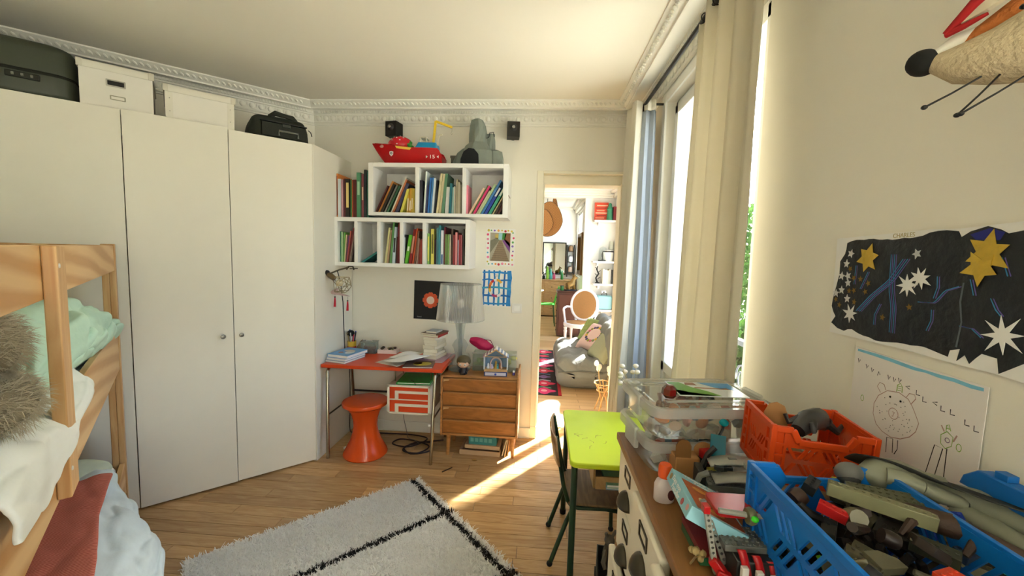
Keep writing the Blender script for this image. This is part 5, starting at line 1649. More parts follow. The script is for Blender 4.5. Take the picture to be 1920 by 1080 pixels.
# ---------------------------------------------------------------- on the chest (top z = .6)
CZ = 0.6003
lamp = thing('table_lamp', 'transparent baroque plastic table lamp with pleated clear shade', 'lamp', (-0.585, 2.985, CZ))
M_PC = glass('#eef2f2', 0.03, 0.86)
M_SHADE = glass('#fbfaf6', 0.08, 0.68)
b = MB()
n_r = 90
def fsh(a, v):
    r = lerp(0.178, 0.149, v) + 0.0022 * (1 if int(round(a * n_r * 2)) % 2 else -1)
    return (r * cos(2 * pi * a), r * sin(2 * pi * a), lerp(0.385, 0.648, v))
b.grid(fsh, n_r * 2, 2, closed_u=True)
shd = b.build('lamp_shade', M_SHADE, lamp)
MB().tube([(0.178 * cos(a), 0.178 * sin(a), 0.385) for a in [2 * pi * k / 60 for k in range(60)]], 0.003, 6, closed=True).build('shade_rim', M_PC, shd, smooth=True)
MB().tube([(0.149 * cos(a), 0.149 * sin(a), 0.648) for a in [2 * pi * k / 60 for k in range(60)]], 0.003, 6, closed=True).build('shade_rim', M_PC, shd, smooth=True)
MB().lathe([(0.012, 0.012), (0.014, 0.1), (0.011, 0.2), (0.013, 0.3), (0.012, 0.46)], 16).build('stem', M_PC, lamp, smooth=True)
for k in range(4):
    a = k * pi / 2 + 0.4
    prof = [(0.085, 0.0), (0.09, 0.02), (0.055, 0.035), (0.06, 0.07), (0.082, 0.085), (0.07, 0.12), (0.038, 0.13), (0.05, 0.17), (0.062, 0.19), (0.04, 0.225), (0.024, 0.24), (0.03, 0.3), (0.044, 0.385), (0.012, 0.4), (0.008, 0.0)]
    pts = [(r_, z_) for r_, z_ in prof]
    fin = MB().prism(pts, -0.008, 0.008, Matrix.Rotation(a, 4, 'Z') @ RX90)
    fin.build('scroll_fin', M_PC, lamp, bevel=0.003)
MB().lathe([(0.0, 0.0), (0.075, 0.0), (0.078, 0.006), (0.05, 0.016), (0.02, 0.02), (0, 0.02)], 28).build('foot', M_PC, lamp, smooth=True)
MB().ball((0, 0, 0.50), (0.028, 0.028, 0.036), 14, 10).build('bulb', mat('#f2efe6', 0.4, transl=0.3), lamp, smooth=True)

# figurine
t = thing('figurine', 'big-headed brown haired toy figurine in dark clothes on the chest', 'figurine', (-0.538, 2.885, CZ))
M_SKIN = mat('#e3b796', 0.5)
MB().lathe([(0.026, 0.0), (0.03, 0.01), (0.024, 0.035), (0.014, 0.05)], 16).build('body', mat('#1c1a20', 0.5), t, smooth=True)
for s in (-1, 1):
    MB().ball((s * 0.012, -0.022, 0.006), (0.01, 0.014, 0.007), 10, 6).build('shoe', M_BLACK, t, smooth=True)
    MB().tube([(s * 0.018, 0, 0.042), (s * 0.03, -0.01, 0.024), (s * 0.022, -0.024, 0.02)], [0.007, 0.007, 0.006], 8).build('arm', mat('#1c1a20', 0.5), t, smooth=True)
hd = MB().ball((0, 0, 0.083), (0.046, 0.042, 0.04), 20, 14).build('head', M_SKIN, t, smooth=True)
b = MB()
b.ball((0, 0.006, 0.094), (0.053, 0.048, 0.042), 22, 12)
b.v = [(x, y, z if not (y < -0.02 and z < 0.088) else 0.09 + 0.006 * ((int(x * 300)) % 3)) for x, y, z in b.v]
b.build('hair', mat('#5d5236', 0.6, var=0.2, vscale=40), hd, smooth=True)
for s in (-1, 1):
    e = MB().ball((s * 0.018, -0.0395, 0.076), (0.0075, 0.003, 0.0085), 10, 6).build('eye', M_WHITE, hd, smooth=True)
    MB().ball((s * 0.018, -0.0425, 0.076), (0.004, 0.0015, 0.005), 8, 6).build('pupil', M_BLACK, e, smooth=True)
MB().tube([(-0.006, -0.042, 0.06), (0, -0.043, 0.058), (0.006, -0.042, 0.06)], 0.001, 5).build('mouth', mat('#9a4a40', 0.5), hd)

# toy house
t = thing('toy_house', 'small wooden toy house with striped roof and blue drawer', 'toy house', (-0.302, 2.895, CZ), radians(3))
M_TW = wood('#cda877', '#b08650', (4, 30, 30))
hw = 0.083
MB().bb(-hw, hw, -0.04, 0.04, 0, 0.034).build('base', mat('#2f3f78', 0.5), t, bevel=0.001)
dr = MB().bb(-hw + 0.008, hw - 0.008, -0.043, -0.039, 0.006, 0.028).build('drawer', mat('#d9d4e0', 0.5), t, bevel=0.001)
MB().ball((0, -0.046, 0.017), (0.008, 0.005, 0.008), 12, 8).build('knob', mat('#1c3aa0', 0.3), dr, smooth=True)
MB().bb(-hw, hw, -0.04, 0.04, 0.034, 0.05).build('floor_slab', M_TW, t)
for s in (-1, 1):
    MB().bb(s * hw - 0.004, s * hw + 0.004, -0.04, 0.04, 0.05, 0.143).build('side_wall', mat('#cfd6dc', 0.5), t)
MB().bb(-hw + 0.004, hw - 0.004, 0.034, 0.038, 0.05, 0.14).build('back_wall', mat('#7d9ab8', 0.5, var=0.3, vscale=40), t)
MB().prism([(-hw, 0.143), (hw, 0.143), (0, 0.198)], -0.038, -0.03, RX90).build('rear_gable', mat('#7d9ab8', 0.5), t)
b = MB()
b.plate([(-hw - 0.004, 0.14), (hw + 0.004, 0.14), (0, 0.2)], [[(-hw + 0.012, 0.144), (hw - 0.012, 0.144), (0.0, 0.188)]], 0.032, 0.04, RX90)
b.build('front_gable', M_TW, t)
for s in (-1, 1):
    for k in range(8):
        f0, f1 = k / 8, (k + 1) / 8
        a0, a1 = Vector((s * (hw + 0.008) * (1 - f0), 0, 0.140 + 0.064 * f0)), Vector((s * (hw + 0.008) * (1 - f1), 0, 0.140 + 0.064 * f1))
        MB().bar(a0, a1, 0.006, 0.088, up=(0, 1, 0)).build('roof_strip', mat('#f0ece4' if k % 2 else ('#a8788a' if s < 0 else '#7a8fb0'), 0.6), t)
for x, c, h in ((0.0, '#c9a44a', 0.06), (-0.03, '#c8b8d0', 0.03), (0.032, '#a8603a', 0.045), (0.012, '#5aa8a8', 0.035), (-0.055, '#dfe3ea', 0.04)):
    MB().lathe([(0.012, 0.05), (0.013, 0.055), (0.007, 0.05 + h * .6), (0.009, 0.05 + h * .75), (0, 0.05 + h)], 12, c=(x, -0.005, 0)).build('little_figure', mat(c, 0.5), t, smooth=True)
b = MB().tube([(0.04 * cos(a), -0.012, 0.085 + 0.045 * sin(a)) for a in [pi * k / 10 for k in range(11)]], 0.006, 6).tube([(-0.04, -0.012, 0.052), (-0.04, -0.012, 0.085)], 0.006, 6).tube([(0.04, -0.012, 0.052), (0.04, -0.012, 0.085)], 0.006, 6)
b.build('arch', mat('#cfb8b0', 0.5), t, smooth=True)

# clear box with green and yellow things, pink pouch on it
t = thing('clear_storage_box', 'clear plastic storage box of green and yellow toys at the back of the chest', 'box', (-0.325, 3.035, CZ))
open_box(0.325, 0.12, 0.135, 0.003).build('body', glass('#eef3ee', 0.06, 0.82), t)
for x0, x1 in ((-0.165, -0.1), (0.1, 0.165)):
    pass
MB().bb(-0.166, 0.166, -0.063, -0.057, 0.128, 0.14).build('rim', glass('#f4f6f2', 0.1, 0.6), t)
rr = random.Random(31)
for i in range(16):
    c = ['#3f7a2a', '#5a9a3a', '#2f5a24', '#6a4a2a'][i % 4] if i < 10 else ['#d9d23a', '#e6df5a', '#c9c22f'][i % 3]
    x = rr.uniform(-.14, .02) if i < 10 else rr.uniform(.06, .145)
    MB().ball((x, rr.uniform(-.035, .035), 0.025 + rr.random() * .06), (rr.uniform(.015, .03), .016, rr.uniform(.014, .024)), 10, 6).build('toy_piece', mat(c, 0.5, var=0.2), t, smooth=True)
t = thing('pink_pouch', 'crumpled magenta drawstring pouch lying on the clear box', 'pouch', (-0.445, 3.05, CZ + 0.141), rot=(0, radians(20), 0))
b = MB()
def fp(a, v):
    th = 2 * pi * a
    r = sin(pi * (0.06 + .9 * v)) ** .6
    n_ = 1 + 0.16 * noise.noise(Vector((cos(th) * 2, sin(th) * 2, v * 5)))
    return (-0.1 + 0.19 * v, 0.042 * r * n_ * cos(th), 0.05 + 0.042 * r * n_ * sin(th))
b.grid(fp, 26, 18, closed_u=True)
b.build('bag', mat('#b8124e', 0.55, var=0.25, vscale=20, bump=0.4, bscale=25), t, smooth=True, angle=180)
MB().tube([(0.0, -0.01, 0.09), (0.05, -0.015, 0.105), (0.085, -0.02, 0.075), (0.1, -0.02, 0.05), (0.125, -0.02, 0.045)], 0.0028, 6).build('drawstring', mat('#7a1238', 0.6), t, smooth=True)
t = thing('tiny_figure', 'tiny white and purple toy figure at the right edge of the chest', 'toy', (-0.172, 2.91, CZ))
MB().lathe([(0.008, 0), (0.011, 0.008), (0.007, 0.018)], 10).build('body', mat('#6a5aa0', 0.5), t, smooth=True)
MB().ball((0, 0, 0.025), 0.009, 10, 8).build('head', M_WHITE, t, smooth=True)
# ================================================================== YELLOW TABLE AND SCHOOL CHAIR
M_YEL = mat('#c9e02a', 0.38, var=0.05, vscale=6)
M_GRN = mat('#1f3a24', 0.4, var=0.1)
tb = thing('school_table', 'small lime yellow childrens table with dark green legs', 'table', (0.355, 1.985, 0))
MB().prism(rrect(0.405, 0.61, 0.035, 5), 0.578, 0.602).build('tabletop', M_YEL, tb, bevel=0.006, seg=3)
for sx in (-1, 1):
    for sy in (-1, 1):
        lg = MB().tube([(sx * 0.18, sy * 0.265, 0.578), (sx * 0.183, sy * 0.27, 0.012)], 0.0145, 10).build('leg', M_GRN, tb, smooth=True)
        MB().lathe([(0.017, 0), (0.018, 0.02), (0.0155, 0.024)], 10, c=(sx * 0.183, sy * 0.27, 0)).build('rubber_foot', M_BLACK, lg, smooth=True)
    MB().tube([(sx * 0.181, -0.26, 0.556), (sx * 0.181, 0.26, 0.556)], 0.009, 8).build('side_rail', M_GRN, tb, smooth=True)
M_TRAY = wood('#a88458', '#856238', (6, 6, 6))
MB().bb(-0.085, 0.165, -0.24, 0.2, 0.462, 0.47).build('shelf_board', M_TRAY, tb)
MB().bb(-0.095, -0.085, -0.245, 0.2, 0.462, 0.572).build('shelf_side', M_TRAY, tb, bevel=0.001)
MB().bb(0.165, 0.174, -0.245, 0.2, 0.462, 0.572).build('shelf_side', M_TRAY, tb, bevel=0.001)
MB().bb(-0.085, 0.165, -0.252, -0.244, 0.462, 0.52).build('shelf_front', wood('#c8a070', '#a8804c', (6, 6, 6)), tb, bevel=0.001)
rr = random.Random(41)
for i in range(9):
    x0, y0 = rr.uniform(-.17, -.02), rr.uniform(-.22, .02)
    a = rr.uniform(0, 6)
    pts = [(x0 + rr.uniform(-.01, .01) + k * .012 * cos(a), y0 + k * .012 * sin(a) + rr.uniform(-.004, .004)) for k in range(4)]
    stroke(pts, 0.0022, mat('#8a8a3a', 0.6), tb, 'pen_mark', lift=0.6018, mtx=None)
flat_book('blue exercise book on the tray under the yellow table', 0.40, 1.82, 0.4705, 0.17, 0.2, 0.012, '#7fb4cf', 0, 'exercise books under the table', name='exercise_book')
flat_book('green exercise book lying on the blue one under the yellow table', 0.395, 1.815, 0.483, 0.165, 0.2, 0.014, '#8fbfa8', 2, 'exercise books under the table', name='exercise_book')

ch = thing('school_chair', 'old brown school chair with dark green tube frame by the yellow table', 'chair', (0.26, 1.985, 0))
M_SEAT = wood('#7d6344', '#5a432a', (14, 2, 14), rough=0.5)
MB().prism([(-0.10, -0.14), (-0.09, -0.155), (0.15, -0.165), (0.17, -0.15), (0.17, 0.15), (0.15, 0.165), (-0.09, 0.155), (-0.10, 0.14)], 0.318, 0.33).build('seat', M_SEAT, ch, bevel=0.004)
for s in (-1, 1):
    fr_ = [(-0.165, s * 0.125, 0.632), (-0.15, s * 0.128, 0.56), (-0.12, s * 0.132, 0.4), (-0.098, s * 0.134, 0.33), (-0.08, s * 0.135, 0.305), (-0.05, s * 0.135, 0.297), (0.08, s * 0.14, 0.303), (0.14, s * 0.142, 0.295), (0.158, s * 0.143, 0.26), (0.163, s * 0.145, 0.01)]
    MB().tube(fr_, 0.0105, 10).build('side_frame', M_GRN, ch, smooth=True)
    lg = MB().tube([(-0.068, s * 0.136, 0.302), (-0.10, s * 0.138, 0.23), (-0.172, s * 0.14, 0.012)], 0.0105, 10).build('leg', M_GRN, ch, smooth=True)
    for x, par in ((-0.173, lg), (0.163, lg)):
        MB().ball((x, s * 0.142, 0.013), (0.015, 0.015, 0.014), 10, 8).build('rubber_foot', M_BLACK, par, smooth=True)
MB().tube([(-0.06, -0.135, 0.303), (-0.06, 0.135, 0.303)], 0.008, 8).build('cross_bar', M_GRN, ch, smooth=True)
MB().tube([(0.12, -0.14, 0.303), (0.12, 0.14, 0.303)], 0.008, 8).build('cross_bar', M_GRN, ch, smooth=True)
b = MB()
b.grid(lambda a, v: (-0.148 - 0.02 * v - 0.022 * (1 - (2 * a - 1) ** 2), (2 * a - 1) * 0.155, 0.50 + 0.135 * v), 12, 4)
o = b.build('backrest', wood('#b08a62', '#8a6640', (4, 2, 10)), ch, smooth=True, angle=180)
md = o.modifiers.new('thickness', 'SOLIDIFY')
md.thickness = 0.009

# plastic crate of toys on the floor beside the cabinet
t = thing('toy_crate', 'dark grey folding crate of toys on the floor by the cabinet', 'crate', (0.34, 1.60, 0), radians(-8))
b = open_box(0.14, 0.26, 0.205, 0.006)
b.build('crate', mat('#4a4c48', 0.5), t, bevel=0.001)
MB().bb(-0.078, -0.071, -0.1, 0.08, 0.02, 0.14).build('side_grip', mat('#3a3c39', 0.5), t, bevel=0.002)
for nm, c, m_, r_, lab in (('plush_rabbit', (0.335, 1.695, 0.20), '#6a6258', 0.03, 'dark grey rabbit figure leaning out of the floor crate'), ):
    g = thing(nm, lab, 'toy', c, radians(20))
    MB().tube([(0.02, 0.03, -0.08), (0.01, 0.01, -0.02), (0.0, 0.0, 0.03)], [0.03, 0.034, 0.022], 12).build('body', mat(m_, 0.8, bump=0.4, bscale=50), g, smooth=True)
    hd = MB().ball((0, 0.0, 0.058), (0.022, 0.024, 0.022), 14, 10).build('head', mat(m_, 0.8, bump=0.4, bscale=50), g, smooth=True)
    for s in (-1, 1):
        MB().tube([(s * 0.01, 0, 0.07), (s * 0.024 + .008, 0.005, 0.09), (s * 0.03 + .014, 0.005, 0.082)], [0.006, 0.008, 0.004], 8).build('ear', mat(m_, 0.8), hd, smooth=True)
        MB().tube([(s * 0.02, -0.01, 0.02), (s * 0.03 - .02, -0.04, -0.005), (s * .02 - .03, -0.06, -0.02)], [0.011, 0.01, 0.008], 8).build('arm', mat(m_, 0.8), g, smooth=True)
for i, (x, y, z, c, lab) in enumerate(((0.345, 1.60, 0.155, '#dfe3e6', 'crumpled silver foil toy in the floor crate'), (0.36, 1.53, 0.15, '#4a90b8', 'blue toy ball piece in the floor crate'), (0.375, 1.625, 0.165, '#4f6a2a', 'olive green toy in the floor crate'))):
    b = MB()
    b.ball((0, 0, 0), (0.035, 0.04, 0.04), 12, 8)
    b.v = [tuple(Vector(v) * (1 + 0.35 * noise.noise(Vector(v) * 45 + Vector((i * 9, 0, 0))))) for v in b.v]
    o = b.build('toy_piece', mat(c, 0.2 if i == 0 else 0.5, metal=0.7 if i == 0 else 0.0), smooth=i > 0, loc=(x, y, z))
    tag(o, lab, 'toy')

# ================================================================== WHITE CABINET
DXF, DY1, DTZ = 0.236, 1.165, 0.975
cb = thing('drawer_cabinet', 'white cabinet of many drawers with brown wooden top along the right wall', 'cabinet', (0.0, 0.0, 0.0))
M_CABW = mat('#efe8d4', 0.4, var=0.03)
M_CTOP = wood('#9a6a3a', '#7a4e26', (14, 1.6, 14), rough=0.4, dist=1.4)
YN0 = -0.15
MB().bb(DXF, XR - 0.004, YN0, DY1, DTZ - 0.022, DTZ).build('worktop', M_CTOP, cb, bevel=0.003)
MB().bb(DXF + 0.03, XR - 0.006, YN0 + 0.01, DY1 - 0.015, 0.02, 0.05).bb(DXF + 0.03, XR - 0.006, DY1 - 0.03, DY1 - 0.012, 0.05, DTZ - 0.022).bb(DXF + 0.03, XR - 0.006, YN0 + 0.01, YN0 + 0.028, 0.05, DTZ - 0.022).bb(XR - 0.018, XR - 0.006, YN0 + 0.028, DY1 - 0.03, 0.05, DTZ - 0.022).build('carcass', M_CABW, cb)
M_PULL = mat('#4a463c', 0.35, metal=0.8)
cols_y = [(1.148, 0.925), (0.92, 0.70), (0.695, 0.475), (0.47, 0.25), (0.245, 0.03)]
for ci, (ya, yb) in enumerate(cols_y):
    for ri in range(6):
        z1 = DTZ - 0.03 - ri * 0.15
        z0 = z1 - 0.143
        open_ = 0.035 if (ci == 2 and ri == 0) else (0.016 if (ci, ri) == (1, 0) else 0.02 if (ci, ri) == (0, 2) else 0.0)
        x0 = DXF + 0.008 - open_
        yc = (ya + yb) / 2
        d = MB().bb(x0, x0 + 0.02, yb, ya, z0, z1).build('drawer', M_CABW, cb, bevel=0.006, seg=3)
        if open_:
            MB().bb(x0 + 0.02, x0 + 0.3, yb + 0.012, yb + 0.02, z0 + 0.02, z1 - 0.02).build('drawer_side', M_TRAY, d)
            MB().bb(x0 + 0.02, x0 + 0.3, ya - 0.02, ya - 0.012, z0 + 0.02, z1 - 0.02).build('drawer_side', M_TRAY, d)
        if ri < 3:
            fr_ = MB().plate(rrect(0.034, 0.062, 0.002, 1), [rrect(0.024, 0.05, 0.001, 1)], 0, 0.003, Matrix.Translation((x0, yc, z1 - 0.035)) @ Matrix.Rotation(radians(-90), 4, 'Y') @ Matrix.Rotation(0, 4, 'Z'))
            fr_.build('label_frame', M_PULL, d)
            b = MB()
            b.grid(lambda a, v: (x0 - 0.026 * sin(pi * a) * cos(pi * v / 2), yc + 0.036 * cos(pi * a) * cos(pi * v / 2), z1 - 0.112 + 0.036 * sin(pi * v / 2)), 13, 7)
            o = b.build('cup_pull', M_PULL, d, smooth=True, angle=180)
            md = o.modifiers.new('thickness', 'SOLIDIFY')
            md.thickness = 0.002

# ---------------------------------------------------------------- clear boxes at the far end of the cabinet
M_TUB = glass('#f3f4f1', 0.05, 0.80)
M_TUBR = glass('#f4f5f2', 0.08, 0.55)
def tub(label, cx, cy, z, w_, d_, h_, rz, seed, cols, n, lidded):
    t = thing('storage_tub', label, 'storage box', (cx, cy, z), radians(rz), 'clear tubs on the cabinet')
    b = MB()
    N = 24
    rings = [(0.014, 0.0), (0.008, 0.004), (0.004, h_ - 0.022), (0.0, h_ - 0.02), (0.0, h_ - 0.004)]
    vs, fs = [], []
    for ins, zz in rings:
        vs += [(x, y, zz) for x, y in rrect(w_ - 0.02 - 2 * ins, d_ - 0.02 - 2 * ins, 0.028, 5)]
    for i in range(len(rings) - 1):
        fs += [(i * N + j, i * N + (j + 1) % N, (i + 1) * N + (j + 1) % N, (i + 1) * N + j) for j in range(N)]
    fs.append(tuple(range(N)))
    b.add(vs, fs).build('body', M_TUB, t, smooth=True, angle=60)
    b = MB()
    o_, i_ = rrect(w_, d_, 0.034, 5), rrect(w_ - 0.024, d_ - 0.024, 0.026, 5)
    for a_, c_, z0, z1 in ((o_, o_, h_ - 0.024, h_ - 0.002), (o_, i_, h_ - 0.002, h_ - 0.002)):
        b.add([(x, y, z0) for x, y in a_] + [(x, y, z1) for x, y in c_], [(j, (j + 1) % N, N + (j + 1) % N, N + j) for j in range(N)])
    b.build('rim', M_TUBR, t, smooth=True, angle=60)
    for s in (-1, 1):
        MB().bb(s * (w_ / 2) - 0.004, s * (w_ / 2) + 0.008, -0.035, 0.035, h_ - 0.05, h_ + 0.003).build('clip', M_TUBR, t, bevel=0.004)
    if lidded:
        b = MB()
        for (w0, d0, z0), (w1, d1, z1) in (((w_ - 0.004, d_ - 0.004, h_ - 0.001), (w_ - 0.03, d_ - 0.03, h_ + 0.003)), ((w_ - 0.03, d_ - 0.03, h_ + 0.003), (w_ - 0.05, d_ - 0.05, h_ - 0.002)), ((w_ - 0.05, d_ - 0.05, h_ - 0.002), (w_ - 0.09, d_ - 0.09, h_ - 0.002))):
            b.add([(x, y, z0) for x, y in rrect(w0, d0, 0.03, 5)] + [(x, y, z1) for x, y in rrect(w1, d1, 0.024, 5)], [(j, (j + 1) % N, N + (j + 1) % N, N + j) for j in range(N)])
        b.add([(x, y, h_ - 0.002) for x, y in rrect(w_ - 0.09, d_ - 0.09, 0.024, 5)], [tuple(range(N))])
        b.build('lid', M_TUB, t, smooth=True, angle=50)
        for k in (-1, 1):
            MB().bb(-w_ / 2 + 0.05, w_ / 2 - 0.05, k * 0.07 - 0.006, k * 0.07 + 0.006, h_ - 0.0015, h_ + 0.002).build('lid_rib', M_TUBR, t, bevel=0.0015)
    rr = random.Random(seed)
    for i in range(n):
        sx, sy, sz = rr.uniform(.008, .022), rr.uniform(.008, .02), rr.uniform(.006, .014)
        mt = Matrix.Translation((rr.uniform(-w_ / 2 + .045, w_ / 2 - .045), rr.uniform(-d_ / 2 + .045, d_ / 2 - .045), 0.02 + rr.random() * (h_ - .052))) @ Euler((rr.uniform(0, 3), rr.uniform(0, 3), rr.uniform(0, 3))).to_matrix().to_4x4()
        b = MB()
        if i % 3 == 0:
            b.ball((0, 0, 0), (sx, sy, sz), 8, 6, mt)
        elif i % 3 == 1:
            b.box((0, 0, 0), (sx * 1.6, sy * 1.6, sz * 1.6), mt)
        else:
            b.lathe([(sz, -sx), (sz * .9, 0), (sz * .4, sx), (0, sx)], 8, mtx=mt)
        b.build('toy_piece', mat(cols[i % len(cols)], 0.45), t, smooth=i % 3 != 1)
    return t
TB = thing
tub('clear tub of mixed toys at the bottom of the pair, on the cabinet', 0.395, 1.05, DTZ + 0.0005, 0.305, 0.225, 0.082, 8, 5, ['#d8d6d0', '#6a8a98', '#c9a8a0', '#8a4a40', '#dfe3e0', '#3a6a5a', '#b8b0a4'], 46, False)
tub('clear lidded tub of small figures stacked on the other tub', 0.402, 1.052, DTZ + 0.0835, 0.31, 0.235, 0.082, 8, 6, ['#c08a80', '#e0c8b8', '#b05a48', '#d8d2c8', '#8a5a3a', '#c87a3a', '#e3ddd6', '#6a7a7a'], 56, True)
LZ = DTZ + 0.0835 + 0.0845
t = thing('picture_card', 'glossy card of a green meadow and blue sky on the tub lid', 'card', (0.435, 1.065, LZ), radians(2))
MB().bb(-0.085, 0.085, -0.055, 0.055, 0, 0.0018).build('card', mat('#dfe8ec', 0.25), t)
for nm, c, poly in (('meadow', '#4f9a2a', [(-0.082, 0.05), (-0.082, -0.052), (0.02, -0.052), (0.0, -0.02), (-0.03, 0.01), (-0.05, 0.05)]), ('dark_grass', '#2f6a1f', [(-0.082, -0.052), (-0.082, -0.01), (-0.05, -0.03), (-0.01, -0.045), (0.02, -0.052)]), ('sky', '#4a9ad8', [(0.0, 0.052), (0.03, 0.015), (0.082, -0.005), (0.082, 0.052)]), ('branch', '#8a5a3a', [(-0.03, 0.005), (0.05, 0.0), (0.05, 0.008), (-0.02, 0.012)]), ('giraffe', '#b07a4a', [(0.05, 0.0), (0.062, 0.002), (0.06, 0.014), (0.048, 0.01)]), ('tree', '#7a4a30', [(-0.04, 0.03), (-0.01, 0.028), (-0.012, 0.05), (-0.035, 0.05)]), ('sticker', '#b8d05a', [(-0.06, -0.046), (-0.035, -0.046), (-0.035, -0.036), (-0.06, -0.036)])):
    MB().prism(poly, 0.0018, 0.0022).build(nm, mat(c, 0.3, var=0.25, vscale=60), t)
# red glossy faceted piece on the lid
t = thing('red_gem', 'dark red glossy faceted toy piece on the tub lid', 'toy', (0.322, 0.993, LZ))
b = MB()
b.lathe([(0.012, 0), (0.019, 0.008), (0.017, 0.022), (0.009, 0.03), (0, 0.031)], 7)
b.build('gem', mat('#5a0f10', 0.1, coat=0.6), t)
# glue bottle
t = thing('glue_bottle', 'white glue bottle with orange cap at the cabinet edge', 'bottle', (0.272, 0.835, DTZ))
prof = [(0.019, 0), (0.021, 0.003), (0.021, 0.035), (0.017, 0.045), (0.0115, 0.05), (0.0115, 0.053)]
b = MB()
b.lathe(prof, 20)
b.v = [(x, y * 0.7, z) for x, y, z in b.v]
bt = b.build('bottle', mat('#e3d6d2', 0.35, transl=0.3), t, smooth=True)
MB().lathe([(0.0135, 0.052), (0.014, 0.054), (0.0135, 0.075), (0.011, 0.079), (0, 0.079)], 16).build('cap', mat('#e0541a', 0.4), t, smooth=True)
MB().prism(circ(0.007, 12, 0.004, 0.02, 0.011), 0.0, 0.0008, Matrix.Translation((0.006, -0.0145, 0)) @ RX90).build('sticker', mat('#4a1a1a', 0.4), bt)
# brown cardboard pieces behind the bottle
t = thing('cardboard_form', 'brown cardboard cut-out box form behind the glue bottle', 'cardboard', (0.345, 0.915, DTZ))
M_KRAFT = mat('#a8794a', 0.8, var=0.06)
MB().bb(-0.033, 0.02, -0.022, 0.022, 0, 0.066).build('box', M_KRAFT, t, bevel=0.002)
MB().prism([(-0.033, 0.06), (0.0, 0.06), (0.0, 0.092), (-0.004, 0.101), (-0.01, 0.106), (-0.022, 0.106), (-0.029, 0.101), (-0.033, 0.092)], 0, 0.0025, Matrix.Translation((0, -0.018, 0)) @ RX90).build('upright_flap', mat('#7a5228', 0.8), t)
MB().prism(circ(0.021, 18, 0.038, 0.071, 0.019), 0, 0.0025, Matrix.Translation((0, 0.012, 0)) @ RX90).build('round_flap', M_KRAFT, t)

# light blue childrens game box, tilted on a green box
t = thing('green_box', 'small dark green and red box under the tilted blue game box', 'box', (0.298, 0.70, DTZ))
MB().bb(-0.02, 0.03, -0.045, 0.045, 0, 0.014).build('base', mat('#1f5a34', 0.5), t, bevel=0.001)
MB().bb(-0.02, 0.03, -0.045, 0.045, 0.0145, 0.027).build('lid', mat('#7a1f24', 0.5), t, bevel=0.001)
gb = thing('game_box', 'light blue childrens box with orange picture and white lettering', 'box', (0.303, 0.724, DTZ + 0.052), rot=(radians(-6), radians(24), radians(-8)))
M_LB = mat('#8fc6d4', 0.45, var=0.05)
GW, GD, GH = 0.10, 0.150, 0.024
MB().bb(-GW / 2, GW / 2, -GD / 2, GD / 2, 0, GH).build('box', M_LB, gb, bevel=0.001)
pc = MB().bb(-GW / 2 + 0.012, GW / 2 - 0.006, -GD / 2 + 0.008, GD / 2 - 0.032, GH, GH + 0.0006).build('picture', mat('#b05a30', 0.4, var=0.4, vscale=60), gb)
for x, y, rx, ry, c in ((-.01, .02, .014, .008, '#e09a4a'), (.01, -.01, .016, .01, '#7a2f1c'), (-.015, -.03, .01, .014, '#f0d8a8'), (.015, .03, .012, .008, '#d8743a'), (0, -.05, .014, .008, '#e6b05a')):
    MB().prism(circ(rx, 12, x, y, ry), GH + 0.0006, GH + 0.001).build('picture_shape', mat(c, 0.4, var=0.3, vscale=80), pc)
M_LET = mat('#f4f7f6', 0.5)
text('lettering', 'Tombola du', 0.0125, M_LET, gb, (0.002, GD / 2 - 0.011, GH + 0.0006), (0, 0, 0))
text('lettering', 'Poulailler', 0.0125, M_LET, gb, (0.012, GD / 2 - 0.024, GH + 0.0006), (0, 0, 0))
text('lettering', 'Dans mon', 0.014, M_LET, gb, (-GW / 2 - 0.0004, 0.018, GH / 2 + 0.0055), (radians(90), 0, radians(-90)))
text('lettering', 'Poulailler', 0.014, M_LET, gb, (-GW / 2 - 0.0004, 0.008, GH / 2 - 0.0055), (radians(90), 0, radians(-90)))
RYW = Matrix.Rotation(radians(-90), 4, 'Z') @ RX90
for y, z, r_, c in ((0.058, 0.014, .006, '#a08a5a'), (-0.035, 0.010, .006, '#b04a4a'), (-0.062, 0.014, .0055, '#d8a0a0')):
    MB().prism(circ(r_, 12, -y, z), 0, 0.0006, Matrix.Translation((-GW / 2, 0, 0)) @ RYW).build('print', mat(c, 0.5), gb)

# ---------------------------------------------------------------- building-brick toys
M_LG = mat('#6a6c66', 0.35, var=0.05)
M_LG2 = mat('#9a9a90', 0.35, var=0.05)
M_LD = mat('#2a2b2a', 0.35)
M_LR = mat('#b01418', 0.3)
M_OLV = mat('#6e7052', 0.4, var=0.08)
def studs(b, x0, x1, y0, y1, z, pitch=0.008, r=0.0025):
    nx, ny = max(1, int((x1 - x0) / pitch)), max(1, int((y1 - y0) / pitch))
    for i in range(nx):
        for j in range(ny):
            b.lathe([(r, 0), (r, 0.0018), (0, 0.0018)], 8, c=(x0 + (i + .5) * (x1 - x0) / nx, y0 + (j + .5) * (y1 - y0) / ny, z))
sp = thing('brick_spaceship', 'grey building-brick spaceship with curved hull beside the blue crate', 'toy spaceship', (0.405, 0.835, DTZ + 0.004), radians(-6))
b = MB().bb(-0.052, 0.055, -0.03, 0.03, 0.012, 0.05)
studs(b, -0.05, 0.055, -0.03, 0.03, 0.05)
b.build('hull_block', M_LG, sp, bevel=0.0008)
for k, (z0, hgt, yo) in enumerate(((0.05, 0.014, -0.022), (0.066, 0.016, 0.014))):
    b = MB()
    b.grid(lambda a, v: (-0.04 + 0.115 * a, yo - 0.012 + 0.03 * v, z0 + hgt * sin(pi * (0.12 + .8 * a)) + 0.004 * v), 16, 3)
    o = b.build('curved_plate', M_LG2, sp, smooth=True, angle=180, solid=0.004)
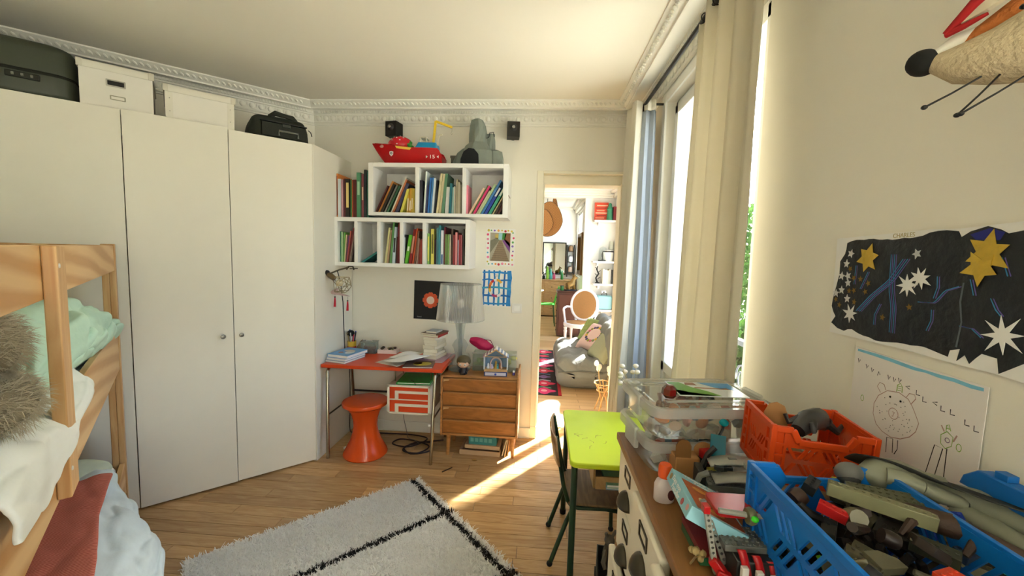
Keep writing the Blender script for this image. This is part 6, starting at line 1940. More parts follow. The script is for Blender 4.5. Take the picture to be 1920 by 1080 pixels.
MB().bb(-0.02, 0.022, -0.032, -0.029, 0.02, 0.038).build('dark_screen', M_LD, sp)
for k in range(4):
    MB().lathe([(0.003, 0), (0.003, 0.002), (0, 0.002)], 8, mtx=Matrix.Translation((-0.045 + (k % 2) * 0.01, -0.03, 0.026 + (k // 2) * 0.01)) @ RX90).build('stud', M_LG2, sp)
MB().tube([(-0.066, -0.02, 0.02), (-0.074, -0.02, 0.04), (-0.066, -0.02, 0.062), (-0.05, -0.02, 0.07)], 0.006, 8).build('clear_pipe', glass('#dfe3e0', 0.05, 0.7), sp, smooth=True)
MB().bb(-0.066, -0.052, -0.016, 0.03, 0.0, 0.066).build('engine', M_LD, sp, bevel=0.002)
rr = random.Random(51)
for k in range(10):
    MB().box((0.02 + rr.uniform(-.05, .05), rr.uniform(-.02, .03), 0.072 + rr.uniform(-.004, .012)), (rr.uniform(.006, .02), rr.uniform(.006, .012), rr.uniform(.004, .01))).build('greeble', (M_LD, M_LG, M_LG2)[k % 3], sp, bevel=0.0006)

rv = thing('brick_rover', 'red and grey building-brick vehicle lying before the blue crate', 'toy vehicle', (0.332, 0.655, DTZ))
def tech_beam(nm, a, c, m, par, holes=9):
    a, c = Vector(a), Vector(c)
    L_ = (c - a).length
    o = [(-0.004, -0.004), (L_ + 0.004, -0.004), (L_ + 0.004, 0.004), (-0.004, 0.004)]
    hl = [circ(0.0024, 8, L_ * (k + .5) / holes, 0) for k in range(holes)]
    x = (c - a).normalized()
    y = Vector((0, 1, 0)).cross(x).normalized()
    z = x.cross(y)
    mt = Matrix((x, y, z)).transposed().to_4x4()
    mt.translation = a
    return MB().plate(o, hl, -0.004, 0.004, mt).build(nm, m, par, bevel=0.0)
tech_beam('long_beam', (-0.058, -0.02, 0.108), (-0.038, -0.02, 0.01), M_LG2, rv, 11)
tech_beam('long_beam', (-0.052, 0.006, 0.106), (-0.018, -0.012, 0.01), M_LG, rv, 11)
MB().bb(-0.064, -0.054, -0.026, -0.012, 0.106, 0.118).build('red_tip', M_LR, rv, bevel=0.001)
MB().bar((-0.045, -0.02, 0.03), (-0.02, -0.03, 0.0), 0.016, 0.014).build('red_brace', M_LR, rv, bevel=0.002)
MB().bar((-0.04, -0.03, 0.014), (0.0, -0.04, 0.004), 0.012, 0.014).build('red_brace', M_LR, rv, bevel=0.002)
b = MB()
b.prism(rrect(0.085, 0.06, 0.01, 3), 0.086, 0.094, Matrix.Translation((0.012, 0.03, 0)))
b.build('red_plate', M_LR, rv, bevel=0.001)
ax_ = MB().tube([(-0.03, 0.0, 0.098), (0.055, -0.004, 0.092)], 0.0045, 8).build('axle', M_LG2, rv, smooth=True)
MB().lathe([(0.012, -0.006), (0.014, 0.0), (0.012, 0.006)], 12, mtx=Matrix.Translation((0.018, -0.004, 0.094)) @ Matrix.Rotation(radians(90), 4, 'Y')).build('hub', M_OLV, ax_, smooth=True)
MB().ball((0.018, -0.018, 0.098), (0.006, 0.005, 0.005), 10, 6).build('green_lens', mat('#3fd02a', 0.15), ax_, smooth=True)
b = MB().bb(-0.03, 0.055, -0.03, 0.02, 0.05, 0.06)
studs(b, -0.03, 0.055, -0.03, 0.02, 0.06)
b.build('chassis', M_LG, rv, bevel=0.0006)
for k in range(3):
    x0 = -0.02 + k * 0.022
    b = MB()
    b.grid(lambda a, v: (x0 + 0.011 * v + 0.01 * a, -0.045 - 0.012 * a, 0.066 - 0.05 * a ** 1.5 - 0.008 * k), 8, 3)
    b.build('red_fin', M_LR, rv, smooth=True, angle=180, solid=0.006)
    MB().bb(x0 + 0.002, x0 + 0.012, -0.062, -0.054, 0.03 - .006 * k, 0.048 - .006 * k).build('white_insert', mat('#e2ded6', 0.35), rv, bevel=0.001)
MB().bb(-0.02, 0.055, -0.05, 0.02, 0.004, 0.05).build('dark_block', M_LD, rv, bevel=0.002)
# pot of dried moss / twig at the front edge
t = thing('dried_twig', 'small dried twig with seed heads on the cabinet edge', 'twig', (0.262, 0.655, DTZ))
MB().tube([(0, 0, 0.002), (0.01, 0.004, 0.012), (0.02, -0.006, 0.02)], 0.0018, 5).build('stem', mat('#7a6240', 0.8), t)
for k in range(5):
    MB().ball((0.004 + k * .004, rr.uniform(-.008, .008), 0.012 + rr.uniform(0, .016)), rr.uniform(.004, .007), 7, 5).build('seed_head', mat('#a08a5a', 0.8), t, smooth=True)

# ---------------------------------------------------------------- crates
def crate(name, label, loc, rot, L_, W_, Hh, m, notched, hs):
    """folding crate: four lattice sides with a lowered middle on the long sides, corner posts, rim, floor"""
    t = thing(name, label, 'crate', loc, rot=rot, group='small folding crates')
    def side(Ls, notch):
        h_ = Hh
        if notch:
            o = [(-Ls / 2, 0), (Ls / 2, 0), (Ls / 2, h_), (Ls * .31, h_), (Ls * .24, h_ - 0.022), (-Ls * .24, h_ - 0.022), (-Ls * .31, h_), (-Ls / 2, h_)]
        else:
            o = [(-Ls / 2, 0), (Ls / 2, 0), (Ls / 2, h_), (-Ls / 2, h_)]
        holes = []
        n_ = max(1, int(Ls / (0.075 * hs)))
        for k in range(n_):
            cx = -Ls / 2 + Ls * (k + .5) / n_
            for row_ in ((0, 1) if hs < 1.3 else (0, 1, 2)):
                cz = h_ * ((0.30, 0.58) if hs < 1.3 else (0.22, 0.5, 0.76))[row_]
                for sgn in (-1, 1):
                    for q in range(3):
                        x0 = cx + sgn * (0.010 + q * 0.0105) * hs
                        dz = h_ * 0.10
                        sl = sgn * (0.0065 if row_ % 2 else -0.0065) * hs
                        if abs(x0) + .02 > Ls / 2:
                            continue
                        hw_ = 0.0031 * hs
                        holes.append([(x0 - sl - hw_, cz - dz), (x0 - sl + hw_, cz - dz), (x0 + sl + hw_, cz + dz), (x0 + sl - hw_, cz + dz)])
        return o, holes
    for i, (Ls, off, rz_) in enumerate(((L_, (0, -W_ / 2), 0), (L_, (0, W_ / 2), 180), (W_, (-L_ / 2, 0), -90), (W_, (L_ / 2, 0), 90))):
        o, hl = side(Ls - 0.012, i in notched)
        mt = Matrix.Translation((off[0], off[1], 0)) @ Matrix.Rotation(radians(rz_), 4, 'Z') @ RX90
        s_ = MB().plate(o, hl, -0.0035, 0.0005, mt).build('lattice_side', m, t)
        rim = MB()
        if i in notched:
            pts = [(-Ls / 2, Hh), (-Ls * .31, Hh), (-Ls * .24, Hh - 0.022), (Ls * .24, Hh - 0.022), (Ls * .31, Hh), (Ls / 2, Hh)]
        else:
            pts = [(-Ls / 2, Hh), (Ls / 2, Hh)]
        for (xa, za), (xb, zb) in zip(pts[:-1], pts[1:]):
            pa = Matrix.Translation((off[0], off[1], 0)) @ Matrix.Rotation(radians(rz_), 4, 'Z') @ Vector((xa, -0.001, za))
            pb = Matrix.Translation((off[0], off[1], 0)) @ Matrix.Rotation(radians(rz_), 4, 'Z') @ Vector((xb, -0.001, zb))
            rim.bar(pa, pb, 0.007, 0.012)
        rim.build('rim', m, s_, bevel=0.001)
        Rq = Matrix.Translation((off[0], off[1], 0)) @ Matrix.Rotation(radians(rz_), 4, 'Z')
        MB().bar(Rq @ Vector((-Ls / 2, -0.001, 0.004)), Rq @ Vector((Ls / 2, -0.001, 0.004)), 0.007, 0.01).build('base_rail', m, s_, bevel=0.001)
        # ladder-like ribs at the corners
        Rm = Matrix.Translation((off[0], off[1], 0)) @ Matrix.Rotation(radians(rz_), 4, 'Z')
        for ex in (-1, 1):
            rb = MB()
            for q in range(int(Hh / 0.022)):
                a_ = Rm @ Vector((ex * (Ls / 2 - 0.004), -0.003, 0.012 + q * 0.022))
                c_ = Rm @ Vector((ex * (Ls / 2 - 0.020), -0.003, 0.012 + q * 0.022))
                rb.bar(a_, c_, 0.003, 0.005)
            rb.bar(Rm @ Vector((ex * (Ls / 2 - 0.021), -0.002, 0.004)), Rm @ Vector((ex * (Ls / 2 - 0.021), -0.002, Hh - 0.004)), 0.004, 0.005, up=(1, 0, 0))
            rb.build('corner_ribs', m, s_)
    for sx in (-1, 1):
        for sy in (-1, 1):
            MB().bb(sx * (L_ / 2) - 0.005, sx * (L_ / 2) + 0.005, sy * (W_ / 2) - 0.005, sy * (W_ / 2) + 0.005, 0, Hh + 0.007).build('corner_post', m, t, bevel=0.0015)
    MB().bb(-L_ / 2, L_ / 2, -W_ / 2, W_ / 2, 0, 0.004).build('crate_floor', m, t)
    return t
M_OC = mat('#e8501a', 0.35, var=0.05, transl=0.12)
M_BC = mat('#1277d2', 0.35, var=0.05, transl=0.08)
crate('orange_crate', 'small orange lattice plastic crate against the right wall', (0.5514, 0.858, 1.047), (0, radians(2.5), radians(-8)), 0.172, 0.142, 0.108, M_OC, (0, 1), 1.0)
crate('blue_crate', 'blue lattice plastic crate of building bricks on the cabinet', (0.468, 0.556, DTZ + 0.001), (0, 0, radians(90)), 0.265, 0.205, 0.16, M_BC, (2, 3), 1.6)
# things in the orange crate
t = thing('dark_horse_toy', 'dark grey plastic animal figure lying in the orange crate', 'toy', (0.572, 0.86, 1.14), rot=(0, radians(12), radians(30)))
M_DKT = mat('#3a3a3a', 0.45, var=0.1)
MB().tube([(-0.05, 0, -0.01), (-0.02, 0, 0.012), (0.02, 0.004, 0.018), (0.05, 0.004, 0.004)], [0.014, 0.022, 0.022, 0.012], 12).build('body', M_DKT, t, smooth=True)
for k in range(4):
    MB().tube([(-0.03 + (k % 2) * 0.06, (-.012 if k < 2 else .012), 0.012), (-0.045 + (k % 2) * 0.09, (-.024 if k < 2 else .024), 0.0), (-0.05 + (k % 2) * 0.12, (-.02 if k < 2 else .03), 0.014)], [0.009, 0.006, 0.004], 8).build('leg', M_DKT, t, smooth=True)
MB().ball((0.06, 0.004, 0.012), (0.014, 0.01, 0.01), 10, 8).build('head', M_DKT, t, smooth=True)
t = thing('cardboard_disc', 'brown round cardboard piece standing in the orange crate', 'cardboard', (0.512, 0.885, 1.085), rot=(0, 0, radians(-30)))
MB().prism([(-0.02, 0), (0.02, 0), (0.022, 0.07), (0.014, 0.09), (0, 0.096), (-0.014, 0.09), (-0.022, 0.07)], 0, 0.003, RX90).build('piece', M_KRAFT, t)
# cyan and black brick model between the tubs and the orange crate
t = thing('brick_model', 'black brick toy with cyan clear parts between tubs and orange crate', 'toy', (0.388, 0.905, DTZ + 0.028), radians(15))
MB().bb(-0.03, 0.03, -0.025, 0.025, 0, 0.03).build('base', M_LD, t, bevel=0.002)
MB().bb(-0.012, 0.03, -0.02, 0.02, 0.03, 0.05).build('red_block', M_LR, t, bevel=0.002)
MB().bar((0.005, -0.02, 0.045), (0.02, 0.0, 0.085), 0.03, 0.022).build('cyan_block', glass('#3fb0c8', 0.08, 0.5), t)
MB().tube([(-0.03, -0.02, 0.03), (-0.025, -0.028, 0.06), (-0.01, -0.03, 0.075)], 0.006, 8).build('black_arm', M_LD, t, smooth=True)
MB().ball((0.035, 0.004, 0.113), (0.010, 0.010, 0.008), 10, 6).build('cyan_stud', glass('#2ac8d8', 0.05, 0.5), t, smooth=True)
MB().tube([(0.02, 0.0, 0.08), (0.03, 0.0, 0.1), (0.035, 0.004, 0.108)], 0.003, 6).build('antenna', M_LD, t)
MB().bb(-0.025, -0.005, -0.032, -0.026, 0.012, 0.03).build('yellow_mark', mat('#d8cf6a', 0.4), t)

# heap of bricks and toys in and around the blue crate (dark clutter)
rr = random.Random(61)
HC = ['#26241f', '#1f1e1c', '#33302a', '#4a4632', '#3a3d30', '#5d5a44', '#2b211c', '#3f2a22', '#6a6448', '#22262b']
def heap_piece(i, x, y, z, sz, c, lab, grp):
    b = MB()
    mt = Euler((rr.uniform(-.5, .5), rr.uniform(-.5, .5), rr.uniform(0, 3))).to_matrix().to_4x4()
    w_, d_, h_ = sz
    k = i % 4
    if k == 0:
        b.box((0, 0, 0), (w_, d_, h_), mt)
        for q in range(max(1, int(w_ / 0.009))):
            b.lathe([(0.0026, 0), (0.0026, 0.002), (0, 0.002)], 6, mtx=mt @ Matrix.Translation((-w_ / 2 + .0045 + q * .009, 0, h_ / 2)))
    elif k == 1:
        b.prism([(-w_ / 2, -d_ / 2), (w_ / 2, -d_ / 2), (w_ / 2, 0), (w_ * .1, d_ / 2), (-w_ / 2, d_ / 2)], -h_ / 2, h_ / 2, mt)
    elif k == 2:
        b.tube([mt @ Vector((-w_ / 2, 0, 0)), mt @ Vector((0, d_ * .3, 0)), mt @ Vector((w_ / 2, 0, h_ * .3))], [h_ * .5, h_ * .6, h_ * .35], 8)
    else:
        b.lathe([(h_ * .7, -d_ / 2), (h_ * .8, 0), (h_ * .7, d_ / 2)], 10, mtx=mt @ RX90)
    o = b.build('toy_brick_piece', mat(c, 0.4, var=0.1), None, bevel=0.0008 if k < 2 else 0, smooth=k >= 2, loc=(x, y, z))
    return tag(o, lab, 'toy', grp)
SHP = ['studded brick', 'wedge', 'bent rod', 'wheel']
def heap(n, xr, yr, zr, wr, where, grp, extra):
    P = sorted([(rr.uniform(*yr), rr.uniform(*xr), rr.uniform(*zr)) for i in range(n)], reverse=True)
    for i, (y, x, z) in enumerate(P):
        c = HC[rr.randrange(10)]
        sz = (rr.uniform(*wr), rr.uniform(.016, .03), rr.uniform(.011, .02))
        heap_piece(i, x, y, z, sz, c, '%s toy %s, %s from the far end %s' % (color_name(c), SHP[i % 4], extra[i], where), grp)
ORD2 = ORD + ['twenty-' + o for o in ORD[:9]] + ['thirtieth'] + ['thirty-' + o for o in ORD[:9]] + ['fortieth'] + ['forty-' + o for o in ORD[:9]]
heap(44, (0.392, 0.548), (0.445, 0.665), (DTZ + 0.09, DTZ + 0.148), (.025, .055), 'in the blue crate', 'brick pieces in the blue crate', ORD2)
heap(22, (0.60, 0.69), (0.42, 0.80), (DTZ + 0.03, DTZ + 0.10), (.03, .06), 'along the wall', 'toy pieces beside the wall', ORD2)
rub = MB()
for i in range(420):
    w_ = rr.uniform(.006, .014)
    mt = Matrix.Translation((rr.uniform(0.388, 0.552), rr.uniform(0.44, 0.672), DTZ + 0.012 + rr.random() * 0.085)) @ Euler((rr.uniform(0, 3), rr.uniform(0, 3), rr.uniform(0, 3))).to_matrix().to_4x4()
    rub.box((0, 0, 0), (w_ * 1.8, w_, w_ * .8), mt)
tag(rub.build('brick_rubble', mat('#2a2622', 0.45, var=0.6, vscale=45)), 'loose tiny dark bricks filling the blue crate', 'toy bricks', kind='stuff')
def brick(label, c, sz, loc, rot, m=None, nm='toy_brick_piece'):
    b = MB().box((0, 0, 0), sz)
    studs(b, -sz[0] / 2, sz[0] / 2, -sz[1] / 2, sz[1] / 2, sz[2] / 2, 0.009)
    o = b.build(nm, m or mat(c, 0.35, var=0.05), None, bevel=0.0008, loc=loc, rot=tuple(radians(a) for a in rot))
    return tag(o, label, 'toy brick')
brick('long olive grey brick bar on top of the heap in the blue crate', '#7d7c5c', (0.12, 0.016, 0.02), (0.50, 0.60, DTZ + 0.158), (0, 4, -32))
brick('olive grey brick plate beside the long bar in the blue crate', '#5f6048', (0.09, 0.03, 0.012), (0.535, 0.635, DTZ + 0.150), (6, -3, -26))
brick('red brick at the rim of the blue crate', '#b81a1c', (0.035, 0.016, 0.014), (0.43, 0.59, DTZ + 0.148), (0, 10, -40))
brick('bright green plastic plate leaning inside the blue crate', '#7ad02a', (0.10, 0.05, 0.006), (0.405, 0.52, DTZ + 0.072), (62, 0, 80))
brick('yellow green stripe piece before the grey figure', '#c9c83a', (0.05, 0.014, 0.006), (0.545, 0.715, DTZ + 0.128), (0, 0, -8))
brick('sky blue stripe piece before the grey figure', '#3a9ad0', (0.05, 0.014, 0.006), (0.545, 0.703, DTZ + 0.121), (0, 0, -8))
brick('cream stripe piece before the grey figure', '#e6dcb0', (0.05, 0.012, 0.006), (0.546, 0.691, DTZ + 0.114), (0, 0, -8))
brick('dark blue curved panel piece beneath the grey figure', '#183a9a', (0.062, 0.02, 0.045), (0.605, 0.628, DTZ + 0.115), (24, -8, -22))
brick('small red orange piece at the lower right of the blue crate', '#c83a1c', (0.03, 0.016, 0.012), (0.475, 0.47, DTZ + 0.15), (0, 0, 20))
brick('teal glittering brick at the right end of the heap', '#3f9a94', (0.034, 0.015, 0.012), (0.60, 0.515, DTZ + 0.128), (0, 12, -50))
brick('pale tan long ruler-like piece along the heap below the figure', '#e3dcae', (0.16, 0.012, 0.014), (0.655, 0.535, DTZ + 0.122), (0, 0, -24))
brick('navy brick piece beside the teal one', '#2a3a5a', (0.03, 0.018, 0.014), (0.575, 0.55, DTZ + 0.125), (10, 0, 15))
t = thing('pink_doll_hand', 'small pink plastic hand piece at the right of the heap', 'toy', (0.622, 0.462, DTZ + 0.118))
MB().tube([(0.014, 0.0, 0.004), (0, 0, 0)], 0.006, 8).ball((-0.004, 0, 0), (0.008, 0.007, 0.007), 10, 6).build('hand', mat('#e0a08c', 0.5), t, smooth=True)
for k in range(3):
    MB().tube([(-0.008, -.004 + k * .004, 0.002), (-0.015, -.006 + k * .006, 0.001)], 0.0022, 6).build('finger', mat('#e0a08c', 0.5), t)
# brown lizard-like toy lying on the heap
t = thing('brown_creature', 'dark brown rubbery toy creature sprawled over the heap', 'toy', (0.56, 0.575, DTZ + 0.138), radians(-35))
M_BRN = mat('#3f2d24', 0.6, var=0.2, bump=0.4, bscale=60)
MB().tube([(-0.06, 0, 0.004), (-0.03, 0.004, 0.012), (0.01, 0, 0.014), (0.05, -0.004, 0.008), (0.085, 0.006, 0.0)], [0.008, 0.014, 0.016, 0.011, 0.005], 10).build('body', M_BRN, t, smooth=True)
for k in range(4):
    s = -1 if k < 2 else 1
    MB().tube([(-0.02 + (k % 2) * 0.05, 0, 0.01), (-0.03 + (k % 2) * 0.06, s * 0.022, 0.012), (-0.04 + (k % 2) * 0.06, s * 0.036, -0.004)], [0.007, 0.006, 0.004], 8).build('leg', M_BRN, t, smooth=True)

# grey jointed toy figure lying on the heap, dark cloth over it
fg = thing('toy_figure', 'grey plastic jointed toy figure lying on its side on the heap', 'toy figure', (0.0, 0.0, DTZ + 0.15))
M_FG = mat('#8a8c78', 0.45, var=0.06)
M_FGD = mat('#2b2c2c', 0.5)
A = Vector
def seg(nm, pts, rs, m, par=fg, n=12):
    return MB().tube(pts, rs, n).build(nm, m, par, smooth=True)
hd = MB().ball((0.525, 0.693, 0.006), (0.022, 0.016, 0.017), 16, 12).build('head', mat('#6c6c68', 0.45), fg, smooth=True)
MB().ball((0.522, 0.688, -0.003), (0.017, 0.015, 0.012), 12, 8).build('dark_cap', M_FGD, hd, smooth=True)
seg('torso', [(0.545, 0.695, 0.008), (0.565, 0.695, 0.006), (0.60, 0.69, 0.004), (0.632, 0.68, 0.0), (0.65, 0.672, -0.004)], [0.010, 0.026, 0.028, 0.02, 0.022], M_FG, n=16)
seg('upper_arm', [(0.568, 0.674, 0.014), (0.585, 0.664, 0.014), (0.606, 0.654, 0.008)], [0.013, 0.014, 0.011], M_FG)
seg('forearm', [(0.606, 0.654, 0.008), (0.63, 0.646, 0.0), (0.655, 0.64, -0.006)], [0.011, 0.012, 0.009], M_FG)
seg('hand', [(0.655, 0.64, -0.006), (0.668, 0.637, -0.009)], [0.009, 0.007], M_FGD)
seg('leg', [(0.655, 0.664, -0.006), (0.675, 0.64, -0.004), (0.69, 0.60, -0.004), (0.695, 0.56, -0.008), (0.697, 0.50, -0.014)], [0.019, 0.021, 0.018, 0.013, 0.013], M_FG)
seg('leg', [(0.652, 0.65, -0.02), (0.665, 0.62, -0.024), (0.672, 0.57, -0.026), (0.674, 0.51, -0.03)], [0.017, 0.018, 0.014, 0.012], M_FG)
ck = MB()
def fcloth(a, v):
    s = a
    x = lerp(0.548, 0.706, min(1, s * 1.15)) if s < .87 else 0.706
    y = lerp(0.705, 0.50, s ** 1.3)
    p = Vector((x, y - 0.004, 0.034 - 0.016 * s))
    off = Vector((0.01, 0.05, -0.03)) if s < .3 else Vector((0.008, 0.075, -0.02))
    p = p + off * v + Vector((0.0, 0.0, 0.004 * sin(9 * s + 3 * v)))
    return (min(p.x, 0.712), p.y, p.z)
ck.grid(fcloth, 26, 10)
o = ck.build('dark_cloth', mat('#2e302c', 0.8, var=0.08, bump=0.2, bscale=60), fg, smooth=True, angle=180, solid=0.002)

# blue plastic part behind the figure against the wall
t = thing('blue_toy_roof', 'blue plastic toy part with a stub on top, against the right wall', 'toy', (0.69, 0.625, DTZ + 0.16))
b = MB().prism([(-0.05, 0.0), (0.06, 0.0), (0.06, 0.02), (0.035, 0.034), (-0.025, 0.034), (-0.045, 0.016)], -0.012, 0.012, Matrix.Rotation(radians(-90), 4, 'Z') @ RX90)
b.build('panel', mat('#1668b8', 0.4), t, bevel=0.002)
MB().bb(-0.008, 0.008, -0.012, 0.006, 0.034, 0.044).build('stub', mat('#1668b8', 0.4), t, bevel=0.001)
bk = tag(MB().bb(0.60, 0.706, 0.46, 0.74, DTZ + 0.001, DTZ + 0.012).build('game_board', mat('#3a342a', 0.7)), 'dark flat board under the toys by the right wall', 'board')

# ================================================================== PICTURES ON THE RIGHT WALL
NIGHT = thing('night_painting', 'black night sky painting with gold and white paper stars', 'painting', (XR - 0.003, 0.70, 1.43), radians(-90))
pap = [(-0.349, 0.108), (-0.253, 0.111), (-0.112, 0.116), (-0.057, 0.114), (0.034, 0.119), (0.28, 0.118), (0.28, -0.121), (0.061, -0.12), (0.024, -0.117), (-0.039, -0.118), (-0.147, -0.116), (-0.347, -0.12)]
MB().prism(list(reversed(pap)), 0, 0.0012, RX90).build('paper', M_PAPER, NIGHT)
pnt = [(-0.314, 0.096), (-0.275, 0.104), (-0.203, 0.101), (-0.166, 0.101), (-0.126, 0.105), (-0.111, 0.112), (-0.079, 0.1135), (-0.059, 0.11), (-0.054, 0.099), (-0.041, 0.109), (-0.013, 0.115), (0.006, 0.109), (0.018, 0.101), (0.036, 0.105), (0.15, 0.112), (0.275, 0.1), (0.272, -0.1), (0.15, -0.112), (0.058, -0.093), (0.041, -0.105), (0.025, -0.1145), (0.021, -0.093), (-0.001, -0.091), (-0.016, -0.111), (-0.027, -0.1), (-0.039, -0.113), (-0.034, -0.091), (-0.052, -0.098), (-0.053, -0.108), (-0.071, -0.105), (-0.098, -0.103), (-0.141, -0.105), (-0.174, -0.109), (-0.209, -0.113), (-0.244, -0.108), (-0.275, -0.101), (-0.30, -0.108), (-0.321, -0.107), (-0.344, -0.096), (-0.33, -0.079), (-0.348, -0.055), (-0.346, -0.039), (-0.338, -0.006), (-0.33, 0.02), (-0.332, 0.055), (-0.318, 0.07)]
jp = []
rr = random.Random(71)
for i in range(len(pnt)):
    a_, c_ = pnt[i], pnt[(i + 1) % len(pnt)]
    nseg = max(1, int(math.hypot(c_[0] - a_[0], c_[1] - a_[1]) / 0.012))
    for k in range(nseg):
        f_ = k / nseg
        jp.append((a_[0] + (c_[0] - a_[0]) * f_ + rr.uniform(-.0018, .0018), a_[1] + (c_[1] - a_[1]) * f_ + rr.uniform(-.0018, .0018)))
M_INK = mat('#0e1318', 0.38, var=0.5, vscale=14, bump=0.3, bscale=50)
MB().plate(list(reversed(jp)), [], 0.0012, 0.0018, RX90).build('black_paint', M_INK, NIGHT)
MB().prism(list(reversed([(-0.04, 0.103), (-0.01, 0.112), (0.012, 0.104), (0.006, 0.092), (-0.03, 0.094)])), 0.0018, 0.0021, RX90).build('blue_paint', mat('#141c78', 0.4, var=0.3), NIGHT)
M_GOLD = mat('#d8b44a', 0.28, metal=0.85, var=0.2, vscale=60, bump=0.5, bscale=40)
def star_part(nm, n_, r1, r2, x, z, m, rot=0.0, lift=0.0026, jit=0.12):
    MB().prism(star(n_, r1, r2, rot, x, z, jit, rr), lift, lift + 0.0006, RX90).build(nm, m, NIGHT)
star_part('gold_star', 6, 0.032, 0.017, -0.249, 0.061, M_GOLD, 0.25)
star_part('gold_star', 6, 0.036, 0.019, -0.008, 0.072, M_GOLD, 0.4, 0.0027)
star_part('gold_star', 5, 0.03, 0.015, -0.016, 0.047, M_GOLD, 0.9, 0.0034)
M_ST = mat('#f0efe9', 0.6)
star_part('white_star', 8, 0.024, 0.0095, -0.146, 0.010, M_ST, 0.1)
star_part('white_star', 8, 0.024, 0.0095, -0.120, 0.025, M_ST, 0.3, 0.0033)
star_part('white_star', 7, 0.023, 0.009, -0.284, -0.066, mat('#e2e2dc', 0.35), 0.2)
star_part('white_star', 8, 0.034, 0.011, 0.026, -0.055, M_ST, 0.15)
star_part('white_star', 8, 0.03, 0.011, 0.16, 0.03, M_ST, 0.15)
for x, z in ((-0.133, 0.071), (-0.299, 0.072), (-0.31, 0.048), (-0.322, 0.019), (-0.302, 0.02), (-0.3, 0.004), (-0.318, -0.014), (-0.335, -0.023), (-0.298, -0.033)):
    star_part('small_star', 5, 0.0105, 0.0048, x, z, mat('#d8d8d4', 0.3, metal=0.4), rr.uniform(0, 1), 0.0022, 0.05)
for x, z in ((-0.297, 0.037), (-0.241, 0.007), (-0.264, 0.015), (-0.284, 0.016), (-0.294, -0.014), (-0.28, -0.012), (-0.247, -0.012), (-0.334, -0.038), (-0.321, -0.05), (-0.276, -0.038), (-0.137, -0.032), (-0.196, -0.061)):
    star_part('tiny_gold_star', 5, 0.0072, 0.0032, x, z, mat('#8a6a30', 0.3, metal=0.7), rr.uniform(0, 1), 0.0022, 0.05)
M_CH1, M_CH2 = mat('#3a8ab8', 0.6), mat('#6a5aa8', 0.6)
def chalk(pts, n_, gap=0.0042, w_=0.0018):
    for k in range(n_):
        q = [(x + (k - (n_ - 1) / 2) * gap, z) for x, z in pts]
        fine = [tuple(poly_at(q, i / 10)) for i in range(11)]
        stroke(list(reversed(fine)), w_, (M_CH1, M_CH2)[k % 2], NIGHT, 'chalk_line', lift=0.0015)
chalk([(-0.184, 0.07), (-0.181, -0.001), (-0.172, -0.038), (-0.170, -0.089)], 4)
chalk([(-0.154, 0.061), (-0.185, 0.015), (-0.225, -0.018), (-0.261, -0.057)], 4, 0.005)
for pts in ([(-0.119, -0.02), (-0.087, -0.018), (-0.069, 0.006), (-0.046, 0.015)], [(-0.09, -0.031), (-0.089, -0.051), (-0.096, -0.071)], [(-0.086, 0.03), (-0.084, 0.01), (-0.089, -0.01)], [(-0.204, -0.034), (-0.215, -0.058), (-0.215, -0.08)], [(-0.038, -0.052), (-0.018, -0.053), (-0.002, -0.065)], [(0.005, 0.0), (0.014, -0.017), (0.022, -0.026)], [(-0.029, 0.028), (-0.021, 0.002)], [(0.014, 0.065), (0.025, 0.036)], [(-0.279, 0.045), (-0.28, 0.002)], [(-0.243, 0.032), (-0.261, -0.007)]):
    chalk(pts, 2)
stroke([(-0.041, 0.022), (-0.043, -0.011), (-0.037, -0.045), (-0.041, -0.089)], 0.003, mat('#5a646a', 0.3), NIGHT, 'fold_line', lift=0.0016)
text('name_lettering', 'CHARLES', 0.0125, mat('#b8a878', 0.7), NIGHT, (-0.167, -0.0014, 0.1075), (radians(90), radians(-1), 0), sx=0.95)

DRAW = thing('bear_drawing', 'childrens felt-pen drawing of a dotted bear with a horn on white paper', 'drawing', (XR - 0.003, 0.825, 1.18), radians(-90))
MB().prism(list(reversed([(-0.134, 0.113), (0.141, 0.109), (0.139, -0.10), (-0.137, -0.10)])), 0, 0.0012, RX90).build('paper', mat('#efe9e4', 0.8, var=0.02), DRAW)
def ink(pts, w_, c, nm='pen_line', closed=False, lift=0.0008):
    if closed:
        pts = pts + [pts[0]]
    stroke(list(reversed(pts)), w_, mat(c, 0.7, var=0.15, vscale=80), DRAW, nm, lift=lift)
ink([(-0.128, 0.107), (-0.082, 0.107), (-0.043, 0.106), (-0.01, 0.104), (0.012, 0.103), (0.035, 0.104), (0.06, 0.103), (0.087, 0.104), (0.115, 0.102), (0.134, 0.103)], 0.006, '#7fc3dc', 'sky_band')
for i, (x, z) in enumerate([(-0.122, 0.084), (-0.099, 0.077), (-0.084, 0.073), (-0.067, 0.07), (-0.042, 0.07), (-0.029, 0.069), (-0.017, 0.071), (0.002, 0.064), (0.024, 0.06), (0.038, 0.052), (0.058, 0.053), (0.073, 0.048), (0.09, 0.048), (0.115, 0.04), (0.13, 0.036)]):
    s_ = 0.0045
    if i < 7:
        pts = [(x - s_ * .6, z + s_), (x, z - s_), (x + s_ * .8, z + s_ * .6)]
        if i == 3:
            pts = [(x - s_ * .6, z - s_), (x, z + s_), (x + s_ * .8, z - s_ * .3)]
    elif i in (7, 10):
        pts = [(x + s_, z + s_ * .7), (x - s_, z), (x + s_, z - s_ * .7)]
    else:
        pts = [(x - s_ * .8, z + s_), (x - s_ * .7, z - s_), (x + s_, z - s_ * .8)]
    ink(pts, 0.0016, '#1c1a20', 'bird_mark')
BRW = '#b08a80'
